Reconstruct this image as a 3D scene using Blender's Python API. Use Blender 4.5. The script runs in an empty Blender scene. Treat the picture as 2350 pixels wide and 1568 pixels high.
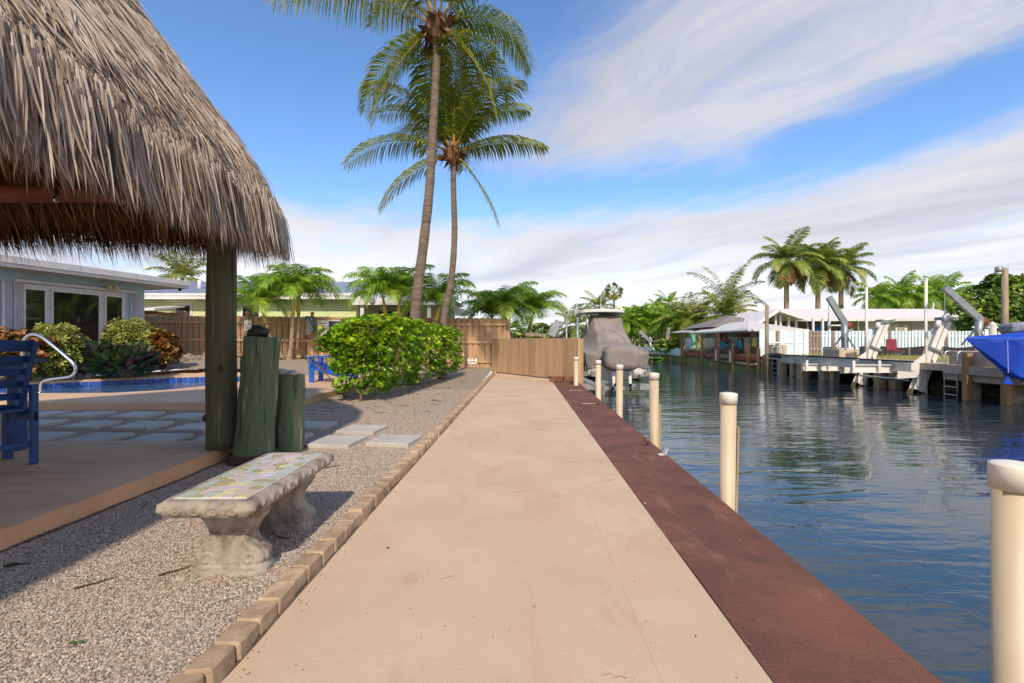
import bpy, bmesh, math, random
from mathutils import Vector, Matrix, noise as mnoise
R = math.radians
SC = bpy.context.scene
COL = SC.collection
random.seed(7)

# ---------------------------------------------------------------- camera, sky, sun, exposure
EYE = 1.2
FPX = 1062.0            # focal length in pixels of a 2350 px wide frame
cam = bpy.data.objects.new('camera', bpy.data.cameras.new('camera'))
COL.objects.link(cam)
cam.location = (0, 0, EYE); cam.rotation_euler = (R(90), 0, 0)
cam.data.sensor_width = 36.0; cam.data.lens = 36.0*FPX/2350.0
cam.data.clip_start = 0.05; cam.data.clip_end = 3000
SC.camera = cam
SUN_AZ, SUN_EL = R(178), R(41)      # compass azimuth of the sun, clockwise from +Y
sun_dir = Vector((math.sin(SUN_AZ)*math.cos(SUN_EL), math.cos(SUN_AZ)*math.cos(SUN_EL), math.sin(SUN_EL)))

W = bpy.data.worlds.new('World'); SC.world = W; W.use_nodes = True
def build_world():
    nt = W.node_tree; N = nt.nodes; L = nt.links
    for n in list(N): N.remove(n)
    def mth(op, a, b=None, c=None, clamp=False):
        n = N.new('ShaderNodeMath'); n.operation = op; n.use_clamp = clamp
        for i, x in enumerate((a, b, c)):
            if x is None: continue
            if isinstance(x, (int, float)): n.inputs[i].default_value = x
            else: L.new(x, n.inputs[i])
        return n.outputs[0]
    def sstep(e0, e1, x):
        n = N.new('ShaderNodeMapRange'); n.interpolation_type = 'SMOOTHSTEP'
        L.new(x, n.inputs[0]); n.inputs[1].default_value = e0; n.inputs[2].default_value = e1
        return n.outputs[0]
    def noise(vec, scale, detail=6, rough=.55, dist=0.):
        n = N.new('ShaderNodeTexNoise'); n.inputs['Scale'].default_value = scale
        n.inputs['Detail'].default_value = detail; n.inputs['Roughness'].default_value = rough
        n.inputs['Distortion'].default_value = dist
        L.new(vec, n.inputs['Vector']); return n.outputs[0]
    def comb(x, y, z=0.):
        n = N.new('ShaderNodeCombineXYZ')
        for i, q in enumerate((x, y, z)):
            if isinstance(q, (int, float)): n.inputs[i].default_value = q
            else: L.new(q, n.inputs[i])
        return n.outputs[0]
    out = N.new('ShaderNodeOutputWorld'); bg = N.new('ShaderNodeBackground')
    L.new(bg.outputs[0], out.inputs[0]); bg.inputs[1].default_value = 0.13
    sky = N.new('ShaderNodeTexSky'); sky.sky_type = 'NISHITA'; sky.sun_disc = False
    sky.sun_elevation = SUN_EL; sky.sun_rotation = SUN_AZ
    sky.air_density = 1.0; sky.dust_density = 0.35; sky.ozone_density = 2.6
    hs = N.new('ShaderNodeHueSaturation'); hs.inputs['Saturation'].default_value = 1.10; hs.inputs['Value'].default_value = 1.0
    L.new(sky.outputs[0], hs.inputs['Color'])
    tc = N.new('ShaderNodeTexCoord'); sp = N.new('ShaderNodeSeparateXYZ'); L.new(tc.outputs['Generated'], sp.inputs[0])
    z = mth('ADD', mth('MAXIMUM', sp.outputs[2], 0.0), 0.035)
    x = mth('DIVIDE', sp.outputs[0], z); y = mth('DIVIDE', sp.outputs[1], z)
    # soft warp of the cloud plane
    w1 = noise(comb(x, y), .55, 3); w2 = noise(comb(mth('ADD', x, 31.), y), .5, 3)
    x = mth('ADD', x, mth('MULTIPLY', mth('SUBTRACT', w1, .5), 1.1)); y = mth('ADD', y, mth('MULTIPLY', mth('SUBTRACT', w2, .5), 1.5))
    q = mth('ADD', x, mth('MULTIPLY', y, .573)); t = mth('SUBTRACT', y, mth('MULTIPLY', x, .45))
    r = mth('SQRT', mth('ADD', mth('MULTIPLY', x, x), mth('MULTIPLY', y, y)))
    streak = noise(comb(mth('MULTIPLY', q, 1.0), mth('MULTIPLY', t, .36), 3.3), 1.0, 9, .58, .3)
    fine = noise(comb(mth('MULTIPLY', q, 3.0), mth('MULTIPLY', t, 1.5), 8.1), 1.0, 10, .66, .5)
    b1 = mth('MULTIPLY', mth('MULTIPLY', sstep(.55, 1.45, q), mth('SUBTRACT', 1., sstep(2.15, 2.75, q))), mth('SUBTRACT', 1., sstep(1.85, 2.8, y)))
    b2 = mth('MULTIPLY', sstep(2.7, 3.5, q), .95)
    low = mth('MULTIPLY', sstep(2.3, 4.0, r), 1.1)
    b3 = mth('MULTIPLY', mth('SUBTRACT', 1., sstep(-1.2, .6, y)), .8)       # unseen cloud added behind the camera to whiten the fill light
    cov = mth('MAXIMUM', mth('MAXIMUM', mth('MAXIMUM', b1, b2), low), b3)
    nn = mth('ADD', mth('MULTIPLY', mth('SUBTRACT', streak, .5), 1.05), mth('MULTIPLY', mth('SUBTRACT', fine, .5), .85))
    mask = sstep(.18, 1.0, mth('ADD', mth('MULTIPLY', cov, .86), nn))
    mask = mth('MULTIPLY', mask, .93)
    # cloud brightness: brighter, whiter thin cloud low down, greyer thick cloud above
    cr = N.new('ShaderNodeMix'); cr.data_type = 'RGBA'
    cr.inputs[6].default_value = (3.0, 2.92, 2.92, 1); cr.inputs[7].default_value = (4.1, 4.05, 4.05, 1)
    L.new(sstep(1.8, 7.5, r), cr.inputs[0])
    dk = N.new('ShaderNodeMix'); dk.data_type = 'RGBA'; dk.blend_type = 'MULTIPLY'
    shade = noise(comb(mth('MULTIPLY', q, .8), mth('MULTIPLY', t, .25), 17.), 1.0, 4)
    L.new(mth('MULTIPLY', sstep(.40, .70, shade), .85), dk.inputs[0]); L.new(cr.outputs[2], dk.inputs[6]); dk.inputs[7].default_value = (.66, .68, .74, 1)
    mx = N.new('ShaderNodeMix'); mx.data_type = 'RGBA'
    ti = N.new('ShaderNodeMix'); ti.data_type = 'RGBA'; ti.blend_type = 'MULTIPLY'; ti.inputs[0].default_value = 1.; ti.inputs[7].default_value = (.75, .80, .88, 1)
    L.new(hs.outputs[0], ti.inputs[6])
    L.new(mask, mx.inputs[0]); L.new(ti.outputs[2], mx.inputs[6]); L.new(dk.outputs[2], mx.inputs[7])
    L.new(mx.outputs[2], bg.inputs[0])
build_world()

sl = bpy.data.lights.new('sun', 'SUN'); sun = bpy.data.objects.new('sun', sl); COL.objects.link(sun)
sl.energy = 2.0; sl.angle = R(1.6); sl.color = (1.0, .86, .68)
sun.rotation_euler = sun_dir.to_track_quat('Z', 'Y').to_euler()
SC.view_settings.view_transform = 'Standard'; SC.view_settings.look = 'None'
SC.view_settings.exposure = 1.02; SC.view_settings.gamma = 1.0; SC.view_settings.use_curve_mapping = False
SC.render.engine = 'CYCLES'
SC.cycles.max_bounces = 8; SC.cycles.transparent_max_bounces = 8; SC.cycles.sample_clamp_indirect = 6.0

# ---------------------------------------------------------------- helpers
def S(r, g, b, k=1.0):
    def f(c):
        c /= 255.0
        return (c/12.92 if c <= .04045 else ((c+.055)/1.055)**2.4)*k
    return (f(r), f(g), f(b), 1.0)

MATS = {}
def M(name, col, col2=None, scale=4., detail=4, stretch=(1, 1, 1), rough=.6, bump=0., bscale=60., bstretch=None, metal=0.,
      attr=None, rand=0., transl=0., spec=.5, lo=.35, hi=.65, extra=None, coat=0.):
    """attr: list of colours ramped over the per-face attribute r; extra: (colour, scale, lo, hi, stretch) second blotch layer"""
    if name in MATS: return MATS[name]
    m = bpy.data.materials.new(name); m.use_nodes = True; MATS[name] = m
    nt = m.node_tree; N = nt.nodes; L = nt.links
    p = N['Principled BSDF']; out = N['Material Output']
    tc = N.new('ShaderNodeTexCoord'); vec = tc.outputs['Object']
    oi = None
    if rand:
        oi = N.new('ShaderNodeObjectInfo')
        ad = N.new('ShaderNodeVectorMath'); ad.operation = 'MULTIPLY_ADD'
        L.new(oi.outputs['Random'], ad.inputs[0]); ad.inputs[1].default_value = (37., 53., 71.); L.new(vec, ad.inputs[2])
        vec = ad.outputs[0]
    def nz(scale, detail, st, ro=.6):
        mp = N.new('ShaderNodeMapping'); mp.inputs['Scale'].default_value = st; L.new(vec, mp.inputs[0])
        n = N.new('ShaderNodeTexNoise'); n.inputs['Scale'].default_value = scale; n.inputs['Detail'].default_value = detail
        n.inputs['Roughness'].default_value = ro
        L.new(mp.outputs[0], n.inputs['Vector']); return n.outputs[0]
    def rng(x, lo, hi):
        n = N.new('ShaderNodeMapRange'); L.new(x, n.inputs[0]); n.inputs[1].default_value = lo; n.inputs[2].default_value = hi
        return n.outputs[0]
    def mixc(f, a, b, bt='MIX'):
        n = N.new('ShaderNodeMix'); n.data_type = 'RGBA'; n.blend_type = bt
        if isinstance(f, float): n.inputs[0].default_value = f
        else: L.new(f, n.inputs[0])
        for i, c in ((6, a), (7, b)):
            if isinstance(c, tuple): n.inputs[i].default_value = c
            else: L.new(c, n.inputs[i])
        return n.outputs[2]
    c = col
    if attr:
        at = N.new('ShaderNodeAttribute'); at.attribute_name = 'r'
        cr = N.new('ShaderNodeValToRGB'); L.new(at.outputs['Fac'], cr.inputs[0])
        el = cr.color_ramp.elements
        while len(el) < len(attr): el.new(.5)
        for i, a in enumerate(attr): el[i].position = i/(len(attr)-1); el[i].color = a
        c = cr.outputs[0]
        if col2: c = mixc(rng(nz(scale, detail, stretch), lo, hi), c, mixc(1.0, c, col2, 'MULTIPLY'))
    elif col2:
        c = mixc(rng(nz(scale, detail, stretch), lo, hi), col, col2)
    for e in (extra or []):
        ec, es, el_, eh, est = e
        c = mixc(rng(nz(es, 5, est), el_, eh), c, ec)
    if rand:
        h = N.new('ShaderNodeHueSaturation'); h.inputs['Hue'].default_value = .5
        mr = N.new('ShaderNodeMapRange'); L.new(oi.outputs['Random'], mr.inputs[0]); mr.inputs[3].default_value = 1-rand; mr.inputs[4].default_value = 1+rand
        L.new(mr.outputs[0], h.inputs['Value'])
        if isinstance(c, tuple): h.inputs['Color'].default_value = c
        else: L.new(c, h.inputs['Color'])
        c = h.outputs[0]
    if isinstance(c, tuple): p.inputs['Base Color'].default_value = c
    else: L.new(c, p.inputs['Base Color'])
    p.inputs['Roughness'].default_value = rough; p.inputs['Metallic'].default_value = metal
    p.inputs['Specular IOR Level'].default_value = spec; p.inputs['Coat Weight'].default_value = coat
    if bump:
        b = N.new('ShaderNodeBump'); b.inputs['Strength'].default_value = 1.0; b.inputs['Distance'].default_value = bump
        L.new(nz(bscale, 5, bstretch or stretch, .65), b.inputs['Height']); L.new(b.outputs[0], p.inputs['Normal'])
    if transl:
        tr = N.new('ShaderNodeBsdfTranslucent'); ms = N.new('ShaderNodeMixShader'); ms.inputs[0].default_value = transl
        if isinstance(c, tuple): tr.inputs[0].default_value = c
        else: L.new(c, tr.inputs[0])
        L.new(p.outputs[0], ms.inputs[1]); L.new(tr.outputs[0], ms.inputs[2]); L.new(ms.outputs[0], out.inputs[0])
    return m

def V(*a): return Vector(a)
class MB:
    def __init__(s): s.v = []; s.f = []; s.r = []
    def add(s, vs, fs, r=None):
        o = len(s.v); s.v.extend([tuple(q) for q in vs])
        if r is None: r = random.random()
        for f in fs: s.f.append(tuple(i+o for i in f)); s.r.append(r)
        return s
    def box(s, x0, x1, y0, y1, z0, z1, r=None):
        vs = [(x, y, z) for z in (z0, z1) for y in (y0, y1) for x in (x0, x1)]
        return s.add(vs, [(0, 2, 3, 1), (4, 5, 7, 6), (0, 1, 5, 4), (2, 6, 7, 3), (0, 4, 6, 2), (1, 3, 7, 5)], r)
    def obox(s, c, ax, ay, az, hx, hy, hz, r=None):
        c = Vector(c); ax = Vector(ax).normalized(); ay = Vector(ay).normalized(); az = Vector(az).normalized()
        vs = [c+ax*hx*i+ay*hy*j+az*hz*k for k in (-1, 1) for j in (-1, 1) for i in (-1, 1)]
        return s.add(vs, [(0, 2, 3, 1), (4, 5, 7, 6), (0, 1, 5, 4), (2, 6, 7, 3), (0, 4, 6, 2), (1, 3, 7, 5)], r)
    def bar(s, p, q, w, h, up=(0, 0, 1), r=None):
        """box from p to q, width w (sideways), height h (along up)"""
        p = Vector(p); q = Vector(q); d = (q-p); l = d.length; d.normalize()
        sx = d.cross(Vector(up))
        if sx.length < 1e-5: sx = d.cross(Vector((1, 0, 0)))
        sx.normalize(); u = sx.cross(d).normalized()
        return s.obox((p+q)/2, d, sx, u, l/2, w/2, h/2, r)
    def tube(s, pts, rads, n=8, caps=True, r=None, tw=0.):
        pts = [Vector(p) for p in pts]
        if isinstance(rads, (int, float)): rads = [rads]*len(pts)
        rings = []; ref = None
        for i, p in enumerate(pts):
            d = (pts[min(i+1, len(pts)-1)]-pts[max(i-1, 0)]).normalized()
            if ref is None:
                ref = Vector((0, 0, 1)) if abs(d.z) < .9 else Vector((1, 0, 0))
            a = (ref-d*ref.dot(d))
            if a.length < 1e-4: a = d.orthogonal()
            a.normalize(); b = d.cross(a); ref = a
            rings.append([p+(a*math.cos(2*math.pi*k/n+tw)+b*math.sin(2*math.pi*k/n+tw))*rads[i] for k in range(n)])
        vs = [q for rr in rings for q in rr]; fs = []
        for i in range(len(pts)-1):
            for k in range(n):
                k2 = (k+1) % n; fs.append((i*n+k, i*n+k2, (i+1)*n+k2, (i+1)*n+k))
        if caps: fs.append(tuple(range(n-1, -1, -1))); fs.append(tuple((len(pts)-1)*n+k for k in range(n)))
        return s.add(vs, fs, r)
    def lathe(s, prof, c=(0, 0, 0), n=16, r=None):
        vs = []; fs = []
        for (rr, z) in prof:
            for k in range(n): a = 2*math.pi*k/n; vs.append((c[0]+rr*math.cos(a), c[1]+rr*math.sin(a), c[2]+z))
        m = len(prof)
        for i in range(m-1):
            for k in range(n):
                k2 = (k+1) % n; fs.append((i*n+k, i*n+k2, (i+1)*n+k2, (i+1)*n+k))
        fs.append(tuple(range(n-1, -1, -1))); fs.append(tuple((m-1)*n+k for k in range(n)))
        return s.add(vs, fs, r)
    def prism(s, poly, z0, z1, r=None):
        """poly: ccw xy points; z0,z1 numbers"""
        n = len(poly); vs = [(x, y, z0) for x, y in poly]+[(x, y, z1) for x, y in poly]
        fs = [tuple(range(n-1, -1, -1)), tuple(range(n, 2*n))]+[(i, (i+1) % n, n+(i+1) % n, n+i) for i in range(n)]
        return s.add(vs, fs, r)
    def extr(s, poly3, off, r=None):
        """any planar 3-D outline extruded by the vector off"""
        n = len(poly3); off = Vector(off); a = [Vector(p) for p in poly3]
        fs = [tuple(range(n-1, -1, -1)), tuple(range(n, 2*n))]+[(i, (i+1) % n, n+(i+1) % n, n+i) for i in range(n)]
        return s.add(a+[p+off for p in a], fs, r)
    def grid(s, fn, nu, nv, r=None, closed=False):
        vs = [fn(i/nu, j/nv) for j in range(nv+1) for i in range(nu+1)]
        w = nu+1
        fs = [(j*w+i, j*w+i+1, (j+1)*w+i+1, (j+1)*w+i) for j in range(nv) for i in range(nu)]
        return s.add(vs, fs, r)
    def blob(s, c, rad, n=10, m=7, amp=.12, seed=0, freq=1.5, r=None, flat=None):
        c = Vector(c); vs = []; fs = []
        for j in range(m+1):
            th = math.pi*j/m
            for i in range(n):
                ph = 2*math.pi*i/n
                d = Vector((math.sin(th)*math.cos(ph), math.sin(th)*math.sin(ph), math.cos(th)))
                k = 1+amp*mnoise.noise(d*freq+Vector((seed*3.7, seed*1.3, seed*2.1)))*2
                p = Vector((d.x*rad[0], d.y*rad[1], d.z*rad[2]))*k
                if flat is not None and p.z < -flat: p.z = -flat
                vs.append(c+p)
        for j in range(m):
            for i in range(n):
                i2 = (i+1) % n; fs.append((j*n+i, (j+1)*n+i, (j+1)*n+i2, j*n+i2))
        return s.add(vs, fs, r)
    def mesh(s, name, smooth=False, bevel=0., attr=True, weld=False):
        me = bpy.data.meshes.new(name); me.from_pydata(s.v, [], s.f)
        if attr:
            a = me.attributes.new('r', 'FLOAT', 'FACE'); a.data.foreach_set('value', s.r)
        if bevel or weld:
            bm = bmesh.new(); bm.from_mesh(me)
            if weld: bmesh.ops.remove_doubles(bm, verts=bm.verts, dist=1e-5)
            if bevel: bmesh.ops.bevel(bm, geom=list(bm.edges), offset=bevel, segments=1, affect='EDGES', profile=.5)
            bm.to_mesh(me); bm.free()
        if smooth: me.polygons.foreach_set('use_smooth', [True]*len(me.polygons))
        me.update(); return me
    def build(s, name, mat, parent=None, smooth=False, bevel=0., local=False, kind=None, weld=False):
        return link(name, s.mesh(name, smooth, bevel, weld=weld), mat, parent, local, kind)

WLOC = {}
def link(name, me, mat=None, parent=None, local=False, kind=None, loc=None):
    o = bpy.data.objects.new(name, me); COL.objects.link(o)
    if mat is not None and not me.materials: me.materials.append(mat)
    if parent is not None:
        o.parent = parent
        if not local: o.location = -WLOC.get(parent.name, Vector((0, 0, 0)))
        elif loc is not None: o.location = loc
    elif loc is not None: o.location = loc
    if kind: o['kind'] = kind
    return o
def thing(name, label, cat, loc=(0, 0, 0), group=None, rz=0., kind=None):
    o = bpy.data.objects.new(name, None); COL.objects.link(o); o.location = loc; o.rotation_euler.z = rz
    o.empty_display_size = .1
    WLOC[o.name] = Vector(loc)
    tag(o, label, cat, group, kind); return o
def tag(o, label=None, cat=None, group=None, kind=None):
    if label: o['label'] = label
    if cat: o['category'] = cat
    if group: o['group'] = group
    if kind: o['kind'] = kind
    return o
def struct(name, mb, mat, smooth=False, bevel=0., label=None):
    o = mb.build(name, mat, None, smooth, bevel); o['kind'] = 'structure'
    if label: o['label'] = label
    return o
def copy_tree(o, parent=None):
    c = o.copy(); COL.objects.link(c); c.parent = parent
    for ch in list(o.children): copy_tree(ch, c)
    return c
def P(u, v, D): return Vector(((u-1175.)/FPX*D, D, EYE-(v-784.)/FPX*D))        # a point at depth D
def G(u, v, z): D = FPX*(EYE-z)/(v-784.); return Vector(((u-1175.)/FPX*D, D, z))  # a point at height z
def PX(u, v, X): D = X*FPX/(u-1175.); return Vector((X, D, EYE-(v-784.)/FPX*D))   # a point in the plane x = X
def sst(a, b, x):
    t = max(0., min(1., (x-a)/(b-a))); return t*t*(3-2*t)
def lerp(a, b, t): return a+(b-a)*t
# ---------------------------------------------------------------- materials used in many places
m_path = M('painted_tan_concrete', S(210, 186, 158), S(198, 173, 145), 1.2, 6, rough=.8, bump=.003, bscale=120, spec=.25,
           extra=[(S(178, 146, 114), 3.1, .58, .86, (1, .5, 1)), (S(198, 160, 124), .7, .5, .75, (1, .6, 1)), (S(150, 118, 92), 21., .70, .8, (1, 1, 1)), (S(132, 104, 82), 7., .74, .80, (1, 1, 1))])
m_red = M('red_brown_painted_concrete', S(128, 84, 68), S(104, 68, 58), 1.7, 7, rough=.78, bump=.006, bscale=60, spec=.3,
          extra=[(S(158, 112, 90), 5., .56, .8, (1, .4, 1)), (S(90, 66, 60), 1.9, .52, .72, (1, 1, 1)), (S(182, 160, 146), 34., .72, .78, (1, 1, 1)), (S(70, 52, 48), 14., .68, .74, (1, .6, 1))])
m_conc = M('weathered_concrete', S(176, 160, 138), S(136, 122, 104), 2.2, 7, rough=.85, bump=.004, bscale=30,
           extra=[(S(96, 84, 70), 1.1, .6, .8, (1, 1, 2))])
m_gravelbase = M('gravel_ground', S(180, 162, 142), S(130, 114, 100), 90., 3, rough=.9, bump=.02, bscale=75, lo=.38, hi=.6,
                 extra=[(S(220, 202, 180), 60., .55, .66, (1, 1, 1)), (S(160, 134, 108), 1.3, .62, .8, (1, 1, 1))])
m_slab = M('patio_concrete', S(228, 188, 152), S(200, 162, 130), 2.0, 7, stretch=(.6, 2.2, 1), rough=.75, bump=.0015, bscale=60, spec=.3,
           extra=[(S(236, 198, 160), 5., .6, .8, (1, 1, 1))])
m_slabside = M('patio_side_paint', S(232, 176, 132), S(216, 162, 120), 3, rough=.8, bump=.001, bscale=50)
m_wood_fence = M('fence_wood', S(196, 160, 124), S(168, 134, 100), 6., 5, stretch=(1, 1, .08), rough=.8, bump=.002, bscale=30, bstretch=(1, 1, .06), rand=.13,
                 extra=[(S(134, 100, 72), 4., .62, .8, (1, 1, .5))])
m_piling = M('green_treated_timber', S(86, 114, 80), S(108, 102, 78), 16., 7, stretch=(1.2, 1.2, .10), rough=.85, bump=.012, bscale=48, bstretch=(1, 1, .05),
             extra=[(S(166, 166, 142), 22., .60, .70, (1, 1, .10)), (S(36, 40, 30), 34., .56, .70, (1, 1, .05)), (S(62, 52, 38), 1.4, .6, .78, (1, 1, .6))])
m_post = M('palapa_post_timber', S(98, 82, 60), S(70, 86, 62), 4., 6, stretch=(1, 1, .16), rough=.85, bump=.005, bscale=24, bstretch=(1, 1, .05),
           extra=[(S(146, 124, 94), 26., .60, .72, (1, 1, .05)), (S(52, 38, 28), 20., .58, .72, (1, 1, .06))])
m_white = M('white_paint', S(228, 226, 222), S(212, 210, 206), 3, rough=.45)
m_steel = M('stainless_steel', S(214, 214, 216), None, rough=.16, metal=1.)
m_alu = M('aluminium', S(206, 208, 210), S(176, 178, 182), 2.5, 5, rough=.38, metal=.75, extra=[(S(150, 150, 150), 7., .66, .8, (1, 1, .3))])
m_galv = M('galvanised_steel', S(166, 170, 172), S(138, 142, 146), 4, rough=.45, metal=.6)
m_black = M('black_plastic', S(30, 30, 32), rough=.5)
m_glass = M('dark_window_glass', (.012, .014, .016, 1), rough=.03, spec=.7, coat=.4)

# ---------------------------------------------------------------- ground on this bank
POOL = [(-14., 9.2), (-9.6, 9.15), (-7.95, 9.2), (-7.3, 9.75), (-7.0, 10.8), (-6.85, 12.2), (-7.0, 13.4), (-7.7, 14.2), (-8.9, 14.45), (-9.9, 13.9), (-11.9, 11.9), (-14., 10.0)]
def inpoly(x, y, poly):
    c = False; n = len(poly)
    for i in range(n):
        x1, y1 = poly[i]; x2, y2 = poly[i-1]
        if (y1 > y) != (y2 > y) and x < (x2-x1)*(y-y1)/(y2-y1)+x1: c = not c
    return c
def gz(x, y):
    base = .055+.12*sst(9.5, 18, y)
    return base+.34*sst(-2.2, -8.5, x)*sst(11.5, 17.5, y)+.16*sst(-9, -13, x)*sst(9, 13, y)+(.018*mnoise.noise(Vector((x*.7, y*.7, 0))) if y > 6 else .008*mnoise.noise(Vector((x*1.6, y*1.6, 0))))
def zdeck(y): return .18+max(0., y-14.3)*.045
def xl(y): return -1.075+.026*y          # left edge of the path
def xr(y): return .88+.0235*y            # path / red cap joint
def xw(y): return 1.45+.037*y            # water edge of the red cap
def frange(a, b, st):
    o = []; x = a
    while x < b-1e-6: o.append(x); x += st
    return o+[b]
mb = MB()
xs = [-400, -120, -60, -40, -30]+frange(-26, -14, 1.5)+frange(-13.5, -1.2, .3)
ys = [-60, -20, -8, -3]+frange(-2, 22, .35)+[24, 27, 32, 40, 60, 100, 200, 500]
idx = {}
for j, y in enumerate(ys):
    for i, x in enumerate(xs):
        xx = x
        if i == len(xs)-1: xx = xl(min(y, 30))-.085 if y < 30 else -.3
        idx[i, j] = len(mb.v); mb.v.append((xx, y, gz(xx, y)))
for j in range(len(ys)-1):
    for i in range(len(xs)-1):
        q = [idx[i, j], idx[i+1, j], idx[i+1, j+1], idx[i, j+1]]
        cx = sum(mb.v[k][0] for k in q)/4; cy = sum(mb.v[k][1] for k in q)/4
        if any(inpoly(mb.v[k][0]+dx, mb.v[k][1]+dy, POOL) for k in q for dx in (-.3, .3) for dy in (-.3, .3)): continue
        mb.f.append(tuple(q)); mb.r.append(.5)
ground = struct('ground', mb, m_gravelbase, smooth=True)
# far end of this bank beyond the gate, under the boat slip side
mb = MB(); mb.box(-.4, 1.15, 18.6, 120, -1.5, .08); mb.box(1.15, 1.6, 18.6, 120, -1.5, .12)
struct('neighbour_seawall', mb, m_conc)

# path, seawall and water
mb = MB()
Y0, Y1 = -10., 18.6
def quadrow(mb, fa, fb, y0, y1, n, z0, z1):
    for k in range(n):
        a = lerp(y0, y1, k/n); b = lerp(y0, y1, (k+1)/n)
        mb.add([(fa(a), a, z0), (fb(a), a, z0), (fb(b), b, z0), (fa(b), b, z0), (fa(a), a, z1), (fb(a), a, z1), (fb(b), b, z1), (fa(b), b, z1)],
               [(4, 5, 6, 7), (0, 4, 7, 3), (1, 2, 6, 5)]+([(0, 1, 5, 4)] if k == 0 else [])+([(3, 7, 6, 2)] if k == n-1 else []))
def yend(x): return 17.75-(x+.63)*1.564       # line under the gate
mb.add([(xl(Y0), Y0, 0), (xr(Y0), Y0, 0), (xr(14.8), 14.8, 0), (xl(17.6), 17.75, 0), (xl(Y0), Y0, -.3), (xr(Y0), Y0, -.3), (xr(14.8), 14.8, -.3), (xl(17.6), 17.75, -.3)],
       [(0, 1, 2, 3), (0, 4, 5, 1), (1, 5, 6, 2), (2, 6, 7, 3), (3, 7, 4, 0)])
path = struct('path', mb, m_path)
mb = MB()
mb.add([(-.63, 17.76, -.004), (1.25, 14.8, -.004), (1.96, 13.7, -.004), (2.0, 18.7, -.004), (-.63, 18.7, -.004)], [(0, 1, 2, 3, 4)])
struct('path_beyond_gate', mb, m_conc)
# hairline joints in the paint of the path (thin raised seams)
mb = MB()
for fx in (.57, .80):
    pts = [(lerp(xl(y), xr(y), fx)+.004*math.sin(y*1.7), y, .001) for y in frange(1.2, 13.5, .4)]
    mb.tube(pts, .0007, 4)
mb.build('paint_seam', M('paint_seam', S(220, 184, 148), rough=.8), path)
m_crack = M('rust_crack', S(120, 84, 58), S(150, 112, 82), 40, rough=.9)
rc_ = random.Random(14)
for (u0, v0, u1, v1, n_) in ((1382, 1548, 1442, 1556, 9), (1368, 1108, 1412, 1100, 8), (1300, 1060, 1352, 1066, 6), (1180, 1130, 1212, 1127, 5), (1010, 1330, 1052, 1318, 7), (1220, 985, 1262, 988, 5)):
    a, b = G(u0, v0, .0005), G(u1, v1, .0005); pts = []
    for k in range(n_+1): q_ = a.lerp(b, k/n_); pts.append((q_.x, q_.y+rc_.uniform(-.012, .012), .0006))
    mb = MB(); mb.tube(pts, [.0006]+[rc_.uniform(.0008, .0022) for _ in range(n_-1)]+[.0004], 4); mb.build('crack', m_crack, path)
mb = MB(); pts = [(xl(y)+.006+.006*mnoise.noise(Vector((y*6, 1, 0))), y, .001) for y in frange(.9, 17., .06)]
mb.tube(pts, [max(.001, .005+.006*mnoise.noise(Vector((y_[1]*3, 4, 0)))) for y_ in pts], 5); mb.build('kerb_dirt', M('dark_dirt', S(66, 54, 44), S(110, 94, 80), 40, rough=.95), path)
mb = MB()
for k in range(420):
    y = 1.5+15*rc_.random()**1.7; x = xl(y)+abs(rc_.gauss(0, .05)) if rc_.random() < .6 else rc_.uniform(xl(y), xw(y)); s_ = rc_.uniform(.0015, .005)
    mb.blob((x, y, .005), (s_, s_*.8, s_*.5), 5, 3, .2, k)
o = mb.build('crumbs', m_gravelbase); tag(o, 'loose grit and crumbs scattered over the path', 'grit', kind='stuff')
mb = MB(); quadrow(mb, lambda y: xr(y)+.003, xw, Y0, 13.7, 60, -.36, .004)
# the cap's edges wander a little, as hand-trowelled concrete does
for i, (x, y, z) in enumerate(mb.v):
    e = .008*mnoise.noise(Vector((y*1.9, z*3, 5)))+.004*mnoise.noise(Vector((y*9, z*3, 2)))
    mb.v[i] = (x+e, y, z)
cap = struct('seawall', mb, m_red)
mb = MB(); mb.add([(xw(Y0)-.12, Y0, -3), (xw(14)-.12, 14, -3), (xw(14)-.12, 14, -.3), (xw(Y0)-.12, Y0, -.3)], [(0, 1, 2, 3)])
mb.add([(xw(14)-.12, 14, -3), (1.5, 120, -3), (1.5, 120, .05), (xw(14)-.12, 14, .05)], [(0, 1, 2, 3)])
mb.build('wall_face', m_conc, cap)
for k, (u0, u1) in enumerate(((1262, 1292), (1293, 1324))):          # red blocks under the gate
    a = G(u0, 876, 0.0); b = G(u1, 878, 0.0)
    q = MB(); q.box(a.x, b.x, 13.72, 13.98, .006, .15); q.build('block', m_red, cap, bevel=.008)
q = MB(); q.box(1.9, 1.99, 13.66, 13.8, .006, .13); q.build('block', m_red, cap, bevel=.008)

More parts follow.
